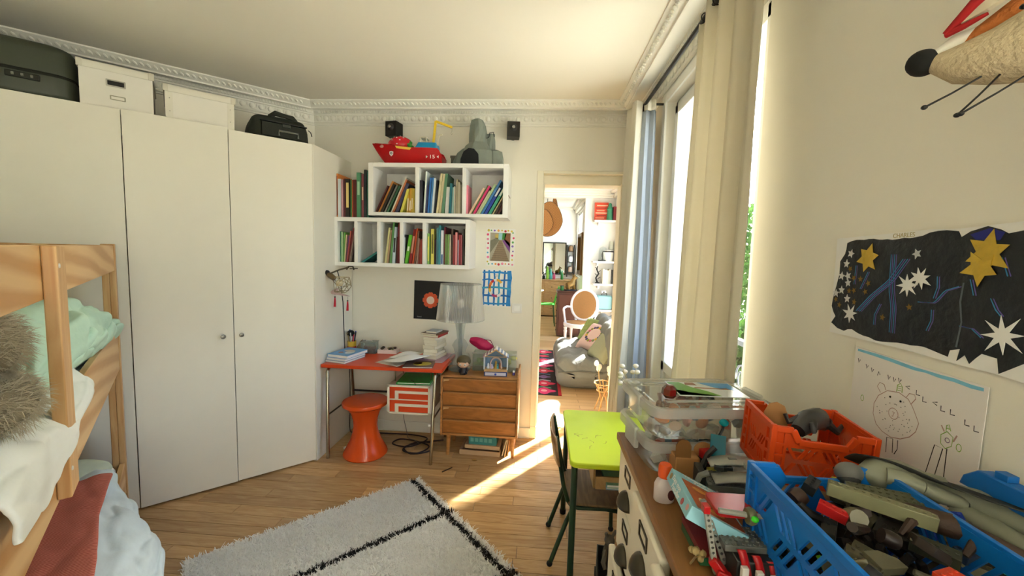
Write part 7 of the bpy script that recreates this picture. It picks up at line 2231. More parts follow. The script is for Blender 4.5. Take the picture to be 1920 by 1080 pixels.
bear = [(-0.042, 0.042), (-0.062, 0.025), (-0.071, 0.005), (-0.071, -0.017), (-0.061, -0.036), (-0.045, -0.045), (-0.024, -0.048), (-0.002, -0.042), (0.017, -0.029), (0.028, -0.014), (0.032, 0.004), (0.025, 0.016), (0.016, 0.03), (0.006, 0.041), (-0.015, 0.047)]
ink(bear, 0.0014, BRW, 'bear_outline', True)
ink([(-0.058, 0.033), (-0.067, 0.043), (-0.062, 0.053), (-0.051, 0.052), (-0.046, 0.042)], 0.0014, BRW, 'bear_ear')
ink([(0.001, 0.043), (0.007, 0.053), (0.018, 0.054), (0.021, 0.047), (0.012, 0.033)], 0.0014, BRW, 'bear_ear')
ink(circ(0.011, 14, -0.023, 0.001), 0.0013, BRW, 'bear_muzzle', True)
ink([(-0.026, 0.004), (-0.020, 0.004), (-0.023, 0.0), (-0.023, -0.004), (-0.026, -0.005)], 0.0013, BRW, 'bear_nose')
for x, z in ((-0.034, 0.032), (-0.01, 0.031)):
    MB().prism(circ(0.0022, 8, x, z), 0.0012, 0.0017, RX90).build('bear_eye', M_BLACK, DRAW)
k = 0
while k < 46:
    x, z = rr.uniform(-.066, .026), rr.uniform(-.044, .036)
    if ((x + 0.02) / .046) ** 2 + (z / .042) ** 2 < 0.9 and math.hypot(x + .023, z - .001) > .013:
        MB().prism(circ(0.00075, 6, x, z), 0.0012, 0.0016, RX90).build('dot', M_BLACK, DRAW)
        k += 1
GRN_ = '#8ab04a'
ink([(-0.021, 0.047), (-0.02, 0.061), (-0.014, 0.066), (-0.009, 0.060), (-0.009, 0.048)], 0.0014, GRN_, 'horn')
for z in (0.051, 0.055, 0.059):
    ink([(-0.021, z), (-0.009, z + .001)], 0.0012, GRN_, 'horn_band')
ink([(-0.031, -0.083), (-0.032, -0.052), (-0.018, -0.049), (-0.016, -0.077)], 0.0016, '#1c1a20', 'bear_leg')
ink([(-0.007, -0.047), (-0.006, -0.065), (-0.012, -0.078)], 0.0016, '#1c1a20', 'bear_leg')
ink([(0.085, 0.012), (0.075, 0.002), (0.076, -0.013), (0.085, -0.019), (0.095, -0.010), (0.096, 0.006)], 0.0014, GRN_, 'cub_outline', True)
ink([(0.083, 0.012), (0.083, 0.022), (0.087, 0.025), (0.091, 0.015)], 0.0014, GRN_, 'cub_horn')
ink([(0.083, 0.017), (0.09, 0.018)], 0.0012, GRN_, 'cub_horn_band')
ink(circ(0.004, 10, 0.087, -0.003), 0.0013, '#8a6a8a', 'cub_muzzle', True)
ink([(0.054, -0.085), (0.066, -0.021), (0.081, -0.021), (0.072, -0.075)], 0.0016, '#1c1a20', 'cub_leg')
ink([(0.088, -0.018), (0.088, -0.07)], 0.0016, '#1c1a20', 'cub_leg')
ink([(0.074, 0.019), (0.08, 0.010)], 0.0025, '#c09a90', 'cub_ear')
ink([(0.097, -0.001), (0.102, 0.012)], 0.0025, '#c09a90', 'cub_ear')
for x, z in ((-0.103, 0.005), (0.107, -0.007)):
    ink(circ(0.0042, 10, x, z, 0.0065), 0.0013, GRN_, 'leaf_mark', True)

# felt fox head trophy
fx = thing('felt_fox_head', 'felt fox head trophy with red glasses high on the right wall', 'wall trophy', (0, 0, 0))
M_FELTC = mat('#c9b896', 0.95, var=0.08, bump=0.5, bscale=120)
M_FELTO = mat('#c8763a', 0.95, var=0.1, bump=0.5, bscale=120)
n0, n1 = Vector((0.512, 0.612, 1.748)), Vector((0.712, 0.36, 1.80))
axf = (n1 - n0).normalized()
def along(t_, dz=0.0, dn=0.0):
    sdv = axf.cross(Vector((0, 0, 1))).normalized()
    return n0 + axf * t_ + Vector((0, 0, dz)) + sdv * dn
seg('muzzle', [along(0.006, 0), along(0.03, -0.012), along(0.06, -0.019), along(0.10, -0.022), along(0.17, -0.02), along(0.26, -0.01), along(0.318, 0)], [0.011, 0.024, 0.033, 0.046, 0.064, 0.08, 0.082], M_FELTC, fx, 18)
seg('orange_brow', [along(0.022, 0.010), along(0.05, 0.016), along(0.09, 0.026), along(0.15, 0.05), along(0.2, 0.06), along(0.29, 0.07)], [0.005, 0.011, 0.021, 0.034, 0.045, 0.06], M_FELTO, fx, 14)
seg('white_bridge', [along(0.006, 0.010), along(0.028, 0.016), along(0.05, 0.02)], [0.006, 0.011, 0.006], mat('#eee9da', 0.95), fx, 12)
MB().ball(along(-0.004, 0.006), (0.019, 0.017, 0.017), 18, 12).build('nose', mat('#0b0d0b', 0.85), fx, smooth=True)
gl_c = [along(0.018, 0.026, 0.014), along(0.042, 0.047, 0.02), along(0.072, 0.063, 0.026), along(0.108, 0.077, 0.032), along(0.15, 0.084, 0.04), along(0.19, 0.078, 0.05)]
seg('red_glasses', gl_c, [0.0045, 0.007, 0.008, 0.0085, 0.008, 0.006], mat('#a31a1c', 0.9), fx, 10)
seg('red_glasses_lower', [along(0.018, 0.025, 0.014), along(0.034, 0.025, 0.02), along(0.055, 0.026, 0.026)], [0.0035, 0.004, 0.002], mat('#a31a1c', 0.9), fx, 8)
b = MB()
b.add([along(0.028, 0.03, 0.014), along(0.05, 0.047, 0.02), along(0.08, 0.062, 0.026), along(0.12, 0.075, 0.032), along(0.16, 0.074, 0.042), along(0.1, 0.045, 0.034), along(0.055, 0.03, 0.026)], [(0, 1, 2, 3, 4, 5, 6)])
b.build('pale_eye_patch', mat('#d6cbb0', 0.95), fx, solid=0.006)
MB().ball(along(0.115, 0.064, 0.038), (0.008, 0.008, 0.005), 12, 8).build('eye', mat('#2a2620', 0.4), fx, smooth=True)
for a_, c_ in ((along(0.055, -0.045, 0.02), along(0.008, -0.064, 0.03)), (along(0.07, -0.05, 0.02), along(0.04, -0.088, 0.035)), (along(0.10, -0.056, 0.02), along(0.043, -0.088, 0.036)), (along(0.155, 0.035, 0.06), along(0.085, 0.008, 0.048)), (along(0.135, 0.075, 0.05), along(0.14, 0.02, 0.064))):
    wk = seg('whisker', [a_, (a_ + c_) / 2 + Vector((0, 0, -0.001)), c_], [0.0012, 0.0012, 0.0014], M_BLACK, fx, 6)
    MB().ball(c_, (0.0036, 0.0036, 0.003), 8, 6).build('whisker_bead', M_BLACK, wk, smooth=True)
MB().lathe([(0.085, 0), (0.085, 0.012), (0, 0.012)], 24, mtx=Matrix.Translation((XR - 0.001, 0.36, 1.80)) @ Matrix.Rotation(radians(-90), 4, 'Y')).build('wall_disc', M_FELTO, fx)
# ================================================================== THE SITTING ROOM BEYOND THE DOOR
# kilim rug
t = thing('kilim_rug', 'dark woven rug with pink flowers and red edge in the next room', 'rug', (-0.22, 5.25, 0.0))
MB().bb(-0.5, 0.45, -1.02, 1.02, 0.0005, 0.008).build('field', mat('#2b2226', 0.95, var=0.25, vscale=30), t)
MB().bb(0.45, 0.485, -1.02, 1.02, 0.0005, 0.0085).build('red_border', mat('#b01f2c', 0.95, var=0.15), t)
rr = random.Random(91)
for i in range(8):
    y = -0.9 + i * 0.255
    for x in (0.30, 0.02):
        big = i % 4 in (0, 1, 3) and x > .1
        c = ['#e0407a', '#d8365a', '#e85a8a', '#c83a50'][rr.randrange(4)] if big or i % 3 == 0 else ['#4a7a8a', '#3f8a6a', '#c9c0b8', '#7a5a8a'][rr.randrange(4)]
        r_ = 0.11 if big else 0.07
        MB().prism([(x + r_ * (1 + .22 * cos(4 * a)) * cos(a), y + r_ * .8 * (1 + .22 * cos(4 * a)) * sin(a)) for a in [2 * pi * k / 20 for k in range(20)]], 0.008, 0.0095).build('flower', mat(c, 0.95, var=0.2, vscale=40), t)
        if big:
            MB().prism(circ(0.035, 10, x, y), 0.0095, 0.0105).build('flower_heart', mat('#f0a8b8', 0.95), t)
    MB().prism([(0.12, y + .1), (0.2, y + .06), (0.28, y + .12), (0.38, y + .08), (0.38, y + .11), (0.28, y + .15), (0.2, y + .09), (0.12, y + .13)], 0.008, 0.009).build('zigzag', mat(['#5a9a7a', '#b8b0b8', '#4a6a8a'][i % 3], 0.95), t)

# quilted low sofa
sf = thing('sofa', 'low grey quilted sofa standing in sunlight in the next room', 'sofa', (0.66, 5.1, 0))
M_SOFA = mat('#77776f', 0.85, var=0.1, vscale=10, bump=0.2, bscale=60)
def quilt(x0, x1, y0, y1, z0, z1, nx, ny, r=0.1, amp=0.05):
    def fn(a, v):
        # a around the section (x,z), v along y
        th = 2 * pi * a
        c_, s_ = cos(th), sin(th)
        q = 0.55
        cx, cz = (x0 + x1) / 2, (z0 + z1) / 2
        x = cx + math.copysign(abs(c_) ** q, c_) * (x1 - x0) / 2
        z = cz + math.copysign(abs(s_) ** q, s_) * (z1 - z0) / 2
        e = min(v, 1 - v) * 2
        k = min(1, (e * 5.5)) ** 0.45 if e > 0 else 0
        gx = abs(sin(pi * nx * (x - x0) / (x1 - x0))) ** .4
        gy = abs(sin(pi * ny * v)) ** .4
        d = (1 - gx * gy) * amp
        x = cx + (x - cx) * (0.35 + .65 * k)
        z = cz + (z - cz) * (0.12 + .88 * k) - (d if s_ > 0.2 else 0)
        n_ = noise.noise(Vector((x * 9, v * 12, z * 9))) * 0.012
        return (x + n_, lerp(y0, y1, v), max(0.004, z + n_))
    return MB().grid(fn, 48, 44, closed_u=True)
quilt(-0.45, 0.16, -0.72, 0.6, 0.0, 0.37, 3, 4).build('seat', M_SOFA, sf, smooth=True, angle=180)
quilt(0.08, 0.5, -0.7, 0.62, 0.0, 0.72, 2, 4).build('backrest', M_SOFA, sf, smooth=True, angle=180)
MB().tube([(-0.43, -0.69 + .0, 0.2), (-0.2, -0.715, 0.23), (0.05, -0.715, 0.22)], 0.008, 6).build('piping', mat('#5f5f58', 0.9), sf, smooth=True)
def cushion(label, loc, rot, w_, h_, th, m, extra=None):
    t = thing('cushion', label, 'cushion', loc, rot=tuple(radians(a) for a in rot), group='sofa cushions')
    def fn(a, v):
        u, w2 = 2 * a - 1, 2 * v - 1
        e = max(0, (1 - u ** 4) * (1 - w2 ** 4)) ** .5
        k = 1 - 0.09 * (1 - abs(u)) * 0 - 0.10 * (u * u * (1 - w2 * w2) * .0)
        px = u * w_ / 2 * (1 - .12 * (1 - w2 ** 2) * abs(u) ** 3)
        pz = w2 * h_ / 2 * (1 - .12 * (1 - u ** 2) * abs(w2) ** 3)
        return (px, pz, e)
    b = MB()
    b.grid(lambda a, v: (fn(a, v)[0], fn(a, v)[1], fn(a, v)[2] * th / 2), 18, 18)
    b.grid(lambda a, v: (fn(a, v)[0], fn(a, v)[1], -fn(a, v)[2] * th / 2), 18, 18)
    b.build('cover', m, t, smooth=True, angle=180)
    if extra:
        extra(t, fn, th)
    return t
def wreath(t, fn, th):
    for k in range(18):
        a = 2 * pi * k / 18
        x, y = 0.105 * cos(a), 0.105 * sin(a)
        MB().ball((x, y, th / 2 - 0.004), (0.022, 0.022, 0.007), 8, 6).build('flower', mat(['#5a4a6a', '#8a8a3a', '#b8606a', '#6a7a4a', '#c9a03a', '#4a4a5a'][k % 6], 0.9), t, smooth=True)
cushion('green and yellow floral cushion at the back of the sofa', (0.70, 5.42, 0.50), (58, 0, -62), 0.36, 0.36, 0.13, mat('#8f9a5a', 0.9, var=0.5, vscale=22))
cushion('pink cushion with embroidered flower wreath on the sofa', (0.72, 5.02, 0.47), (42, 0, -52), 0.44, 0.44, 0.17, mat('#d9b8ac', 0.9, var=0.06, bump=0.4, bscale=18), wreath)
cushion('sage green cushion nearest the viewer on the sofa', (0.755, 4.66, 0.43), (50, 0, -70), 0.40, 0.38, 0.17, mat('#98987a', 0.9, var=0.06, bump=0.2, bscale=40))

# dried flowers in a wicker stand near the door
t = thing('wicker_plant_stand', 'small tan wicker tripod stand with dried flowers behind the table', 'plant stand', (0.635, 3.88, 0))
M_WICK = mat('#c89a62', 0.7, var=0.15)
for k in range(5):
    a = 2 * pi * k / 5 + .3
    MB().tube([(0.075 * cos(a), 0.075 * sin(a), 0.0), (0.03 * cos(a + .5), 0.03 * sin(a + .5), 0.14), (0.085 * cos(a + 1.2), 0.085 * sin(a + 1.2), 0.28)], 0.006, 6).build('cane', M_WICK, t, smooth=True)
for z, r_ in ((0.27, 0.085), (0.2, 0.06)):
    MB().tube([(r_ * cos(2 * pi * k / 20), r_ * sin(2 * pi * k / 20), z) for k in range(20)], 0.005, 6, closed=True).build('hoop', M_WICK, t, smooth=True)
rr = random.Random(17)
for k in range(7):
    a = rr.uniform(0, 6.28)
    tip = Vector((0.06 * cos(a), 0.05 * sin(a), rr.uniform(0.33, 0.44)))
    st = MB().tube([(0, 0, 0.15), tip * .7, tip], 0.002, 5).build('stem', mat('#b59a6a', 0.8), t)
    for q in range(2):
        MB().ball(tip + Vector((rr.uniform(-.02, .02), rr.uniform(-.02, .02), rr.uniform(-.02, .02))), (0.02, 0.008, 0.024), 8, 6).build('petal', mat('#efe9dc', 0.7, transl=0.3), st, smooth=True)
t = thing('dried_flowers', 'bunch of cream dried flower heads standing behind the clear tubs', 'dried flowers', (0.585, 2.36, 0.0))
MB().lathe([(0.0, 0.602), (0.03, 0.602), (0.036, 0.64), (0.026, 0.69), (0.03, 0.7)], 16, cap=False).build('vase', mat('#d8d0c0', 0.3), t, smooth=True)
for k in range(12):
    a = rr.uniform(0, 6.28)
    tip = Vector((-0.045 + 0.05 * cos(a), 0.05 * sin(a), rr.uniform(0.76, 0.88)))
    st = MB().tube([(0, 0, 0.64), (tip.x * .3, tip.y * .3, 0.72), tip], 0.0015, 5).build('stem', mat('#b8a57a', 0.8), t)
    MB().ball(tip, (0.016, 0.014, 0.013), 8, 6).build('flower_head', mat('#e6dcc4', 0.8), st, smooth=True)
t.location = (0.545, 2.245, 0.0)

# white armchair with cane back
ac = thing('armchair', 'white painted armchair with oval cane back in the next room', 'armchair', (0.66, 6.5, 0), radians(-18))
M_WP = mat('#eceaf0', 0.35, var=0.02)
M_CANE = mat('#a87a48', 0.7, var=0.15, vscale=60)
b = MB().prism(circ(0.27, 28, 0, 0, 0.25), 0.36, 0.42).build('seat_frame', M_WP, ac, bevel=0.008)
MB().prism(circ(0.22, 28, 0, 0, 0.2), 0.42, 0.428).build('seat_cane', M_CANE, b)
for x, y in ((-0.2, -0.17), (0.2, -0.17), (-0.19, 0.18), (0.19, 0.18)):
    MB().lathe([(0.012, 0.0), (0.016, 0.05), (0.024, 0.28), (0.03, 0.3), (0.022, 0.32), (0.03, 0.36)], 12, c=(x, y, 0)).build('leg', M_WP, ac, smooth=True)
oc = Vector((0, 0.235, 0.68))
MB().tube([oc + Vector((0.215 * cos(a), 0.05 * sin(a) + .01, 0.245 * sin(a))) for a in [2 * pi * k / 36 for k in range(36)]], 0.022, 8, closed=True).build('back_frame', M_WP, ac, smooth=True)
MB().prism(circ(0.2, 28, 0, 0, 0.23), -0.004, 0.004, Matrix.Translation(oc + Vector((0, .01, 0))) @ Matrix.Rotation(radians(78), 4, 'X')).build('back_cane', M_CANE, ac)
for s in (-1, 1):
    MB().tube([(s * 0.12, 0.2, 0.4), (s * 0.13, 0.21, 0.47)], 0.02, 8).build('back_post', M_WP, ac, smooth=True)
    MB().tube([(s * 0.205, 0.21, 0.64), (s * 0.25, 0.08, 0.655), (s * 0.265, -0.04, 0.64), (s * 0.262, -0.075, 0.62), (s * 0.25, -0.07, 0.53), (s * 0.235, -0.05, 0.41)], [0.016, 0.018, 0.02, 0.02, 0.017, 0.02], 10).build('armrest', M_WP, ac, smooth=True)

# brown chest with brass boar, green glass
ck = thing('brown_chest', 'dark brown leather covered chest of drawers behind the white armchair', 'chest', (0.53, 7.55, 0))
M_DKW = mat('#4a2a1e', 0.4, var=0.15, vscale=8)
MB().bb(-0.215, 0.215, -0.19, 0.19, 0.03, 0.825).build('body', M_DKW, ck, bevel=0.012)
MB().bb(-0.225, 0.225, -0.2, 0.2, 0.825, 0.845).build('top_board', M_DKW, ck, bevel=0.004)
MB().bb(-0.18, 0.18, -0.197, -0.188, 0.08, 0.78).build('front_panel', mat('#552f22', 0.4, var=0.1), ck, bevel=0.004)
for k in range(6):
    MB().ball((-0.218, -0.12, 0.12 + k * 0.12), 0.012, 8, 6).build('knob', M_BLACK, ck, smooth=True)
bo = thing('brass_animal', 'golden brown animal statuette on the dark chest', 'statuette', (0.56, 7.5, 0.846), radians(25))
M_BRZ = mat('#8a6a34', 0.4, metal=0.5, var=0.2)
MB().bb(-0.11, 0.11, -0.05, 0.05, 0, 0.02).build('plinth', M_BLACK, bo, bevel=0.003)
MB().tube([(-0.08, 0, 0.09), (-0.04, 0, 0.1), (0.03, 0, 0.13), (0.06, 0, 0.2)], [0.05, 0.065, 0.06, 0.04], 14).build('body', M_BRZ, bo, smooth=True)
h_ = MB().tube([(0.05, 0, 0.2), (0.08, 0, 0.235), (0.125, 0, 0.225)], [0.04, 0.038, 0.018], 12).build('head', M_BRZ, bo, smooth=True)
for s in (-1, 1):
    MB().tube([(0.06, s * 0.02, 0.25), (0.05, s * 0.035, 0.3)], [0.012, 0.004], 8).build('ear', M_BRZ, h_, smooth=True)
    MB().tube([(0.05, s * 0.03, 0.12), (0.07, s * 0.03, 0.02)], [0.022, 0.015], 8).build('leg', M_BRZ, bo, smooth=True)
    MB().tube([(-0.07, s * 0.03, 0.08), (-0.05, s * 0.04, 0.02)], [0.03, 0.016], 8).build('leg', M_BRZ, bo, smooth=True)
t = thing('green_glass', 'small green glass jar on the dark chest', 'jar', (0.40, 7.45, 0.846))
MB().lathe([(0.03, 0), (0.035, 0.01), (0.033, 0.08), (0.028, 0.08), (0.027, 0.01), (0, 0.01)], 16).build('jar', mat('#2a6a34', 0.2), t, smooth=True)
MB().lathe([(0.034, 0.08), (0.034, 0.09), (0, 0.09)], 16).build('lid', M_DARK, t)

# wall shelves on the end wall
M_SH = mat('#f2f0ec', 0.5, var=0.01)
for z, x0, lab in ((2.14, 0.95, 'highest white shelf on the sitting room wall'), (1.395, 0.95, 'second white shelf on the sitting room wall, under the glass dome'), (0.98, 0.98, 'third white shelf on the sitting room wall, under the books'), (0.50, 1.06, 'lowest white shelf on the sitting room wall, under the blue box')):
    t = thing('shelf_board', lab, 'shelf', (0, Y2, z), group='sitting room shelves')
    MB().bb(x0, 1.345, -0.24, -0.001, -0.035, 0.0).build('board', M_SH, t, bevel=0.002)
    MB().bb(x0 + 0.08, x0 + 0.1, -0.2, -0.001, -0.09, -0.035).build('support', M_SH, t)
def on_shelf(name, label, cat, x, z, y=Y2 - 0.12, rz=0.0):
    return thing(name, label, cat, (x, y, z + 0.0005), rz)
t = on_shelf('red_sign', 'red orange printed tin picture on the highest shelf', 'picture', 1.08, 2.14)
MB().bb(-0.12, 0.13, 0.03, 0.045, 0, 0.33).build('panel', mat('#d0472a', 0.5, var=0.3, vscale=14), t)
for k in range(6):
    MB().bb(-0.1 + .02 * (k % 2), 0.06 + .03 * (k % 3), 0.027, 0.031, 0.04 + k * 0.045, 0.058 + k * 0.045).build('printed_line', mat(['#e89a7a', '#8a2a1a', '#f0c0a0'][k % 3], 0.6), t)
t = on_shelf('green_statuette', 'green robed statuette on the highest shelf', 'statuette', 1.235, 2.14)
MB().lathe([(0.06, 0), (0.055, 0.06), (0.05, 0.18), (0.055, 0.22), (0.03, 0.26), (0.032, 0.29), (0.02, 0.315), (0, 0.32)], 14).build('robe', mat('#3f8a6a', 0.5, var=0.15), t, smooth=True)
MB().ball((-0.03, -0.02, 0.2), (0.035, 0.03, 0.02), 10, 6).build('arm', mat('#3f8a6a', 0.5), t, smooth=True)
t = on_shelf('dark_red_book', 'dark red book at the right of the highest shelf', 'book', 1.315, 2.14)
MB().bb(-0.025, 0.025, -0.07, 0.09, 0, 0.25).build('cover', mat('#7a1f28', 0.5), t, bevel=0.003)
MB().bb(-0.02, 0.02, -0.065, 0.093, 0.005, 0.245).build('pages', M_PAPER, t)
t = on_shelf('glass_dome', 'glass bell dome with a dark figure on the second shelf', 'glass dome', 1.14, 1.395)
MB().lathe([(0.085, 0), (0.085, 0.02), (0, 0.02)], 20).build('base', M_BLACK, t, smooth=True)
MB().lathe([(0.075, 0.02), (0.075, 0.18), (0.06, 0.24), (0.03, 0.265), (0, 0.27)], 20, cap=False).build('dome', glass('#f4f8f8', 0.0, 0.9), t, smooth=True)
MB().lathe([(0.02, 0.02), (0.012, 0.06), (0.025, 0.1), (0.02, 0.14), (0.012, 0.17), (0, 0.18)], 10).build('figure', mat('#2a2622', 0.5), t, smooth=True)
t = on_shelf('white_basket', 'white bucket with a dark band on the second shelf', 'basket', 1.235, 1.395, Y2 - 0.125)
MB().lathe([(0.08, 0), (0.1, 0.2), (0.095, 0.2), (0.076, 0.008), (0, 0.008)], 20).build('bucket', mat('#e9e6dc', 0.6), t, smooth=True)
MB().lathe([(0.0985, 0.165), (0.1015, 0.19)], 20, cap=False).build('band', M_BLACK, t)
t = on_shelf('paper_cone_lamp', 'pale green white leaning lamp shade on the second shelf', 'lamp', 1.30, 1.395, Y2 - 0.055)
MB().lathe([(0.03, 0.0), (0.012, 0.012), (0.01, 0.23)], 14).build('foot', M_SH, t, smooth=True)
MB().lathe([(0.05, 0.22), (0.03, 0.37), (0.028, 0.37), (0.047, 0.22)], 20).build('shade', mat('#e6e8da', 0.7, transl=0.3), t, smooth=True)
t = on_shelf('black_sculpture', 'thin black wire sculpture on the third shelf', 'sculpture', 1.06, 0.98)
MB().lathe([(0.05, 0), (0.04, 0.02), (0, 0.02)], 12).build('base', M_BLACK, t)
MB().tube([(0, 0, 0.02), (-0.03, 0, 0.1), (0.02, 0, 0.18), (-0.02, 0, 0.26), (0.0, 0, 0.35)], [0.018, 0.014, 0.016, 0.012, 0.006], 8).build('figure', M_BLACK, t, smooth=True)
for k in range(4):
    MB().tube([(0, 0, 0.08 + k * .06), (0.05 * (-1) ** k, -0.01, 0.12 + k * .06)], 0.006, 6).build('branch', M_BLACK, t)
for k in range(5):
    t = on_shelf('white_book', ['cream book, leftmost on the third shelf', 'white book, second on the third shelf', 'ivory book, third on the third shelf', 'grey book, fourth on the third shelf', 'black book, last on the third shelf'][k], 'book', 1.16 + k * 0.038, 0.98)
    MB().bb(-0.018, 0.018, -0.08, 0.08, 0, 0.27 - .012 * (k % 3)).build('cover', mat(['#e6dfc8', '#efece6', '#e0d8c4', '#b8b4a8', '#26221e'][k], 0.6), t, bevel=0.002)
    MB().bb(-0.014, 0.014, -0.075, 0.082, 0.004, 0.25 - .012 * (k % 3)).build('pages', M_PAPER, t)
t = on_shelf('blue_case', 'pale blue vintage case on the lowest shelf', 'case', 1.185, 0.50)
MB().bb(-0.13, 0.15, -0.1, 0.1, 0, 0.26).build('body', mat('#8ab8be', 0.4, var=0.05), t, bevel=0.03, seg=3)
MB().tube([(-0.03, 0, 0.258), (-0.03, 0, 0.29), (0.06, 0, 0.29), (0.06, 0, 0.258)], 0.008, 6).build('handle', M_DARK, t, smooth=True)
t = on_shelf('white_plug_box', 'small white box standing on the blue case', 'box', 1.185, 0.795)
MB().bb(-0.04, 0.04, -0.03, 0.03, 0, 0.05).build('body', M_SH, t, bevel=0.006)
MB().bb(-0.015, 0.015, -0.032, -0.029, 0.015, 0.035).build('front', M_DARK, t)
for k in range(3):
    t = thing('standing_book', ['dark blue book standing on the floor by the lowest shelf', 'white book standing on the floor by the lowest shelf', 'brown book standing on the floor by the lowest shelf'][k], 'book', (1.03 + k * 0.06, 7.62, 0.0))
    MB().bb(-0.022, 0.022, -0.1, 0.1, 0, 0.34 - .04 * k).build('cover', mat(['#2a3550', '#e9e6e0', '#6a4a34'][k], 0.5), t, bevel=0.002)
    MB().bb(-0.018, 0.018, -0.095, 0.102, 0.004, 0.335 - .04 * k).build('pages', M_PAPER, t)

# ---------------------------------------------------------------- the kitchen
pn = thing('pendant_lamp', 'large woven rattan pendant lamp with overlapping discs in the kitchen', 'lamp', (0.10, 8.6, 2.2))
m_, n_, bsd = _new('rattan_mesh')
tc = n_.nodes.new('ShaderNodeTexCoord')
ck_ = n_.nodes.new('ShaderNodeTexChecker')
ck_.inputs['Scale'].default_value = 60
ck_.inputs['Color1'].default_value = lin('#c89058')
ck_.inputs['Color2'].default_value = lin('#a06c38')
n_.links.new(tc.outputs['Object'], ck_.inputs['Vector'])
n_.links.new(ck_.outputs[0], bsd.inputs['Base Color'])
bsd.inputs['Roughness'].default_value = 0.8
M_RAT = m_
for dx, dz, rx, rz, yo, tilt in ((0.02, 0.03, 0.30, 0.36, 0, 8), (-0.1, -0.05, 0.23, 0.27, -0.08, 4), (0.19, 0.28, 0.05, 0.2, 0.04, -6)):
    pts = [(dx + rx * cos(a) * (1 - .25 * max(0, sin(a))), dz + rz * sin(a)) for a in [2 * pi * k / 32 for k in range(32)]]
    d = MB().prism(pts, -0.006, 0.006, Matrix.Translation((0, yo, 0)) @ Matrix.Rotation(radians(tilt), 4, 'Y') @ RX90).build('rattan_disc', M_RAT, pn)
    MB().tube([Matrix.Translation((0, yo, 0)) @ Matrix.Rotation(radians(tilt), 4, 'Y') @ RX90 @ Vector((x, z, 0)) for x, z in pts], 0.007, 6, closed=True).build('rim', mat('#3a2a1e', 0.6), d, smooth=True)
MB().tube([(0, 0, 0.25), (0, 0, C2 - 2.2)], 0.006, 6).build('cord', M_BLACK, pn)
# mirror
t = thing('wall_mirror', 'rectangular mirror with thin black frame on the kitchen wall', 'mirror', (0.335, 10.39, 1.40))
fr_ = MB()
MB().bb(-0.27, 0.27, -0.012, 0.0, -0.38, 0.38).build('mirror_glass', mat('#c9d4d6', 0.02, metal=1.0, var=0.0), t)
for a_, c_, e_, f_ in ((-0.295, -0.27, -0.405, 0.405), (0.27, 0.295, -0.405, 0.405), (-0.27, 0.27, 0.38, 0.405), (-0.27, 0.27, -0.405, -0.38)):
    MB().bb(a_, c_, -0.03, 0.0, e_, f_).build('frame_bar', M_BLACK, t)
# wooden counter with drawers
t = thing('kitchen_counter', 'pale wooden kitchen counter with drawers below the mirror', 'counter', (0.2, 10.1, 0))
M_PW = wood('#d0a878', '#b58a58', (3, 12, 12))
MB().bb(-1.2, 0.62, -0.3, 0.28, 0.03, 0.86).build('body', M_PW, t, bevel=0.004)
MB().bb(-1.22, 0.64, -0.32, 0.29, 0.86, 0.9).build('worktop', M_PW, t, bevel=0.004)
for i in range(5):
    for k in range(3):
        d = MB().bb(-1.17 + i * 0.36, -0.83 + i * 0.36, -0.312, -0.298, 0.08 + k * 0.26, 0.32 + k * 0.26).build('drawer', M_PW, t, bevel=0.003)
        MB().ball((-1.0 + i * 0.36, -0.322, 0.2 + k * 0.26), 0.012, 8, 6).build('knob', M_DARK, d, smooth=True)
for x, c, h, lab in ((0.08, '#141414', 0.12, 'black box on the kitchen counter'), (0.17, '#8ac23a', 0.3, 'lime green bottle on the kitchen counter'), (0.25, '#4aa8a0', 0.24, 'teal bottle on the kitchen counter'), (0.33, '#c8506a', 0.16, 'pink cup on the kitchen counter'), (0.52, '#2a7a34', 0.22, 'green pot on the kitchen counter')):
    t = thing('kitchen_bottle', lab, 'kitchenware', (x, 9.9, 0.9005))
    MB().lathe([(0.032, 0), (0.034, 0.005), (0.034, h * .6), (0.016, h * .75), (0.014, h)], 14).build('body', mat(c, 0.35), t, smooth=True)
    MB().lathe([(0.017, h), (0.017, h + .012), (0, h + .012)], 12).build('cap', M_WHITE, t)
# small rack beside the mirror
t = thing('kitchen_rack', 'black wall rack of bowls and bottles beside the mirror', 'rack', (0.74, 10.39, 0.95))
MB().bb(-0.09, -0.075, -0.16, 0, 0, 0.8).build('upright', M_DARK, t)
MB().bb(0.075, 0.09, -0.16, 0, 0, 0.8).build('upright', M_DARK, t)
for k in range(3):
    MB().bb(-0.075, 0.075, -0.16, 0, 0.1 + k * 0.26, 0.115 + k * 0.26).build('tier', M_DARK, t)
for k, (c, lab) in enumerate((('#c8a890', 'tan box on the lowest tier of the kitchen rack'), ('#f0eeea', 'white bowl on the middle tier of the kitchen rack'), ('#8a6a4a', 'brown jar on the top tier of the kitchen rack'))):
    t = thing('rack_jar', lab, 'jar', (0.74, 10.31, 0.95 + 0.1155 + k * 0.26))
    MB().lathe([(0.05, 0), (0.06, 0.03), (0.055, 0.12), (0.04, 0.14), (0.036, 0.14), (0.04, 0.01), (0, 0.01)], 16).build('jar', mat(c, 0.5), t, smooth=True)
    MB().lathe([(0.04, 0.14), (0.04, 0.155), (0, 0.155)], 14).build('lid', M_DARK, t)
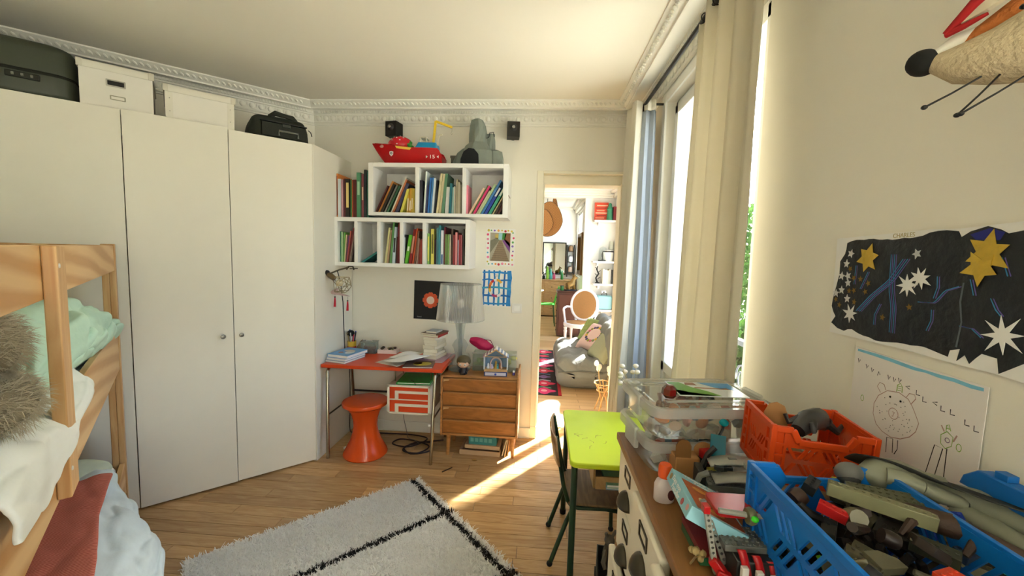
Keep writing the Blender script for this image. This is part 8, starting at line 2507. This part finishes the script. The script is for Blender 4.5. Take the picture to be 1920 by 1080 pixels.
# framed picture edge-on on the kitchen side wall
t = thing('gilt_frame', 'dark gilt picture frame seen edge-on on the kitchen side wall', 'picture frame', (0.868, 8.45, 1.52))
M_GILT = mat('#6a4a22', 0.4, metal=0.3, var=0.2)
for y0, y1, z0, z1 in ((-0.42, -0.34, -0.42, 0.42), (0.34, 0.42, -0.42, 0.42), (-0.34, 0.34, 0.34, 0.42), (-0.34, 0.34, -0.42, -0.34)):
    MB().bb(-0.1, 0, y0, y1, z0, z1).build('frame_bar', M_GILT, t, bevel=0.01)
MB().bb(-0.03, -0.005, -0.34, 0.34, -0.34, 0.34).build('canvas', mat('#3a3026', 0.6, var=0.3), t)
# green metal chair and white table
gc = thing('green_chair', 'bright green metal chair at the white kitchen table', 'chair', (0.14, 8.65, 0), radians(90))
M_GC = mat('#2fae2a', 0.35)
MB().prism(rrect(0.36, 0.36, 0.06, 4), 0.44, 0.452).build('seat', M_GC, gc, bevel=0.003)
for x, y in ((-0.15, -0.15), (0.15, -0.15), (-0.15, 0.15), (0.15, 0.15)):
    MB().tube([(x, y, 0.44), (x * 1.25, y * 1.25, 0.0)], 0.012, 8).build('leg', mat('#1f4a20', 0.4), gc, smooth=True)
b = MB()
b.grid(lambda a, v: ((2 * a - 1) * (0.16 - .02 * v), -0.17 - 0.09 * v, 0.50 + 0.32 * v), 8, 5)
b.build('backrest', M_GC, gc, smooth=True, angle=180, solid=0.004)
for s in (-1, 1):
    MB().tube([(s * 0.16, -0.16, 0.44), (s * 0.14, -0.26, 0.82)], 0.009, 8).build('back_post', M_GC, gc, smooth=True)
t = thing('kitchen_table', 'round white kitchen table left of the green chair', 'table', (-0.42, 8.75, 0))
MB().lathe([(0.5, 0.715), (0.505, 0.725), (0.5, 0.735), (0, 0.735)], 40).build('tabletop', M_SH, t, smooth=True)
MB().lathe([(0.25, 0.0), (0.24, 0.015), (0.05, 0.04), (0.03, 0.1), (0.03, 0.6), (0.09, 0.714)], 24).build('pedestal', M_SH, t, smooth=True)
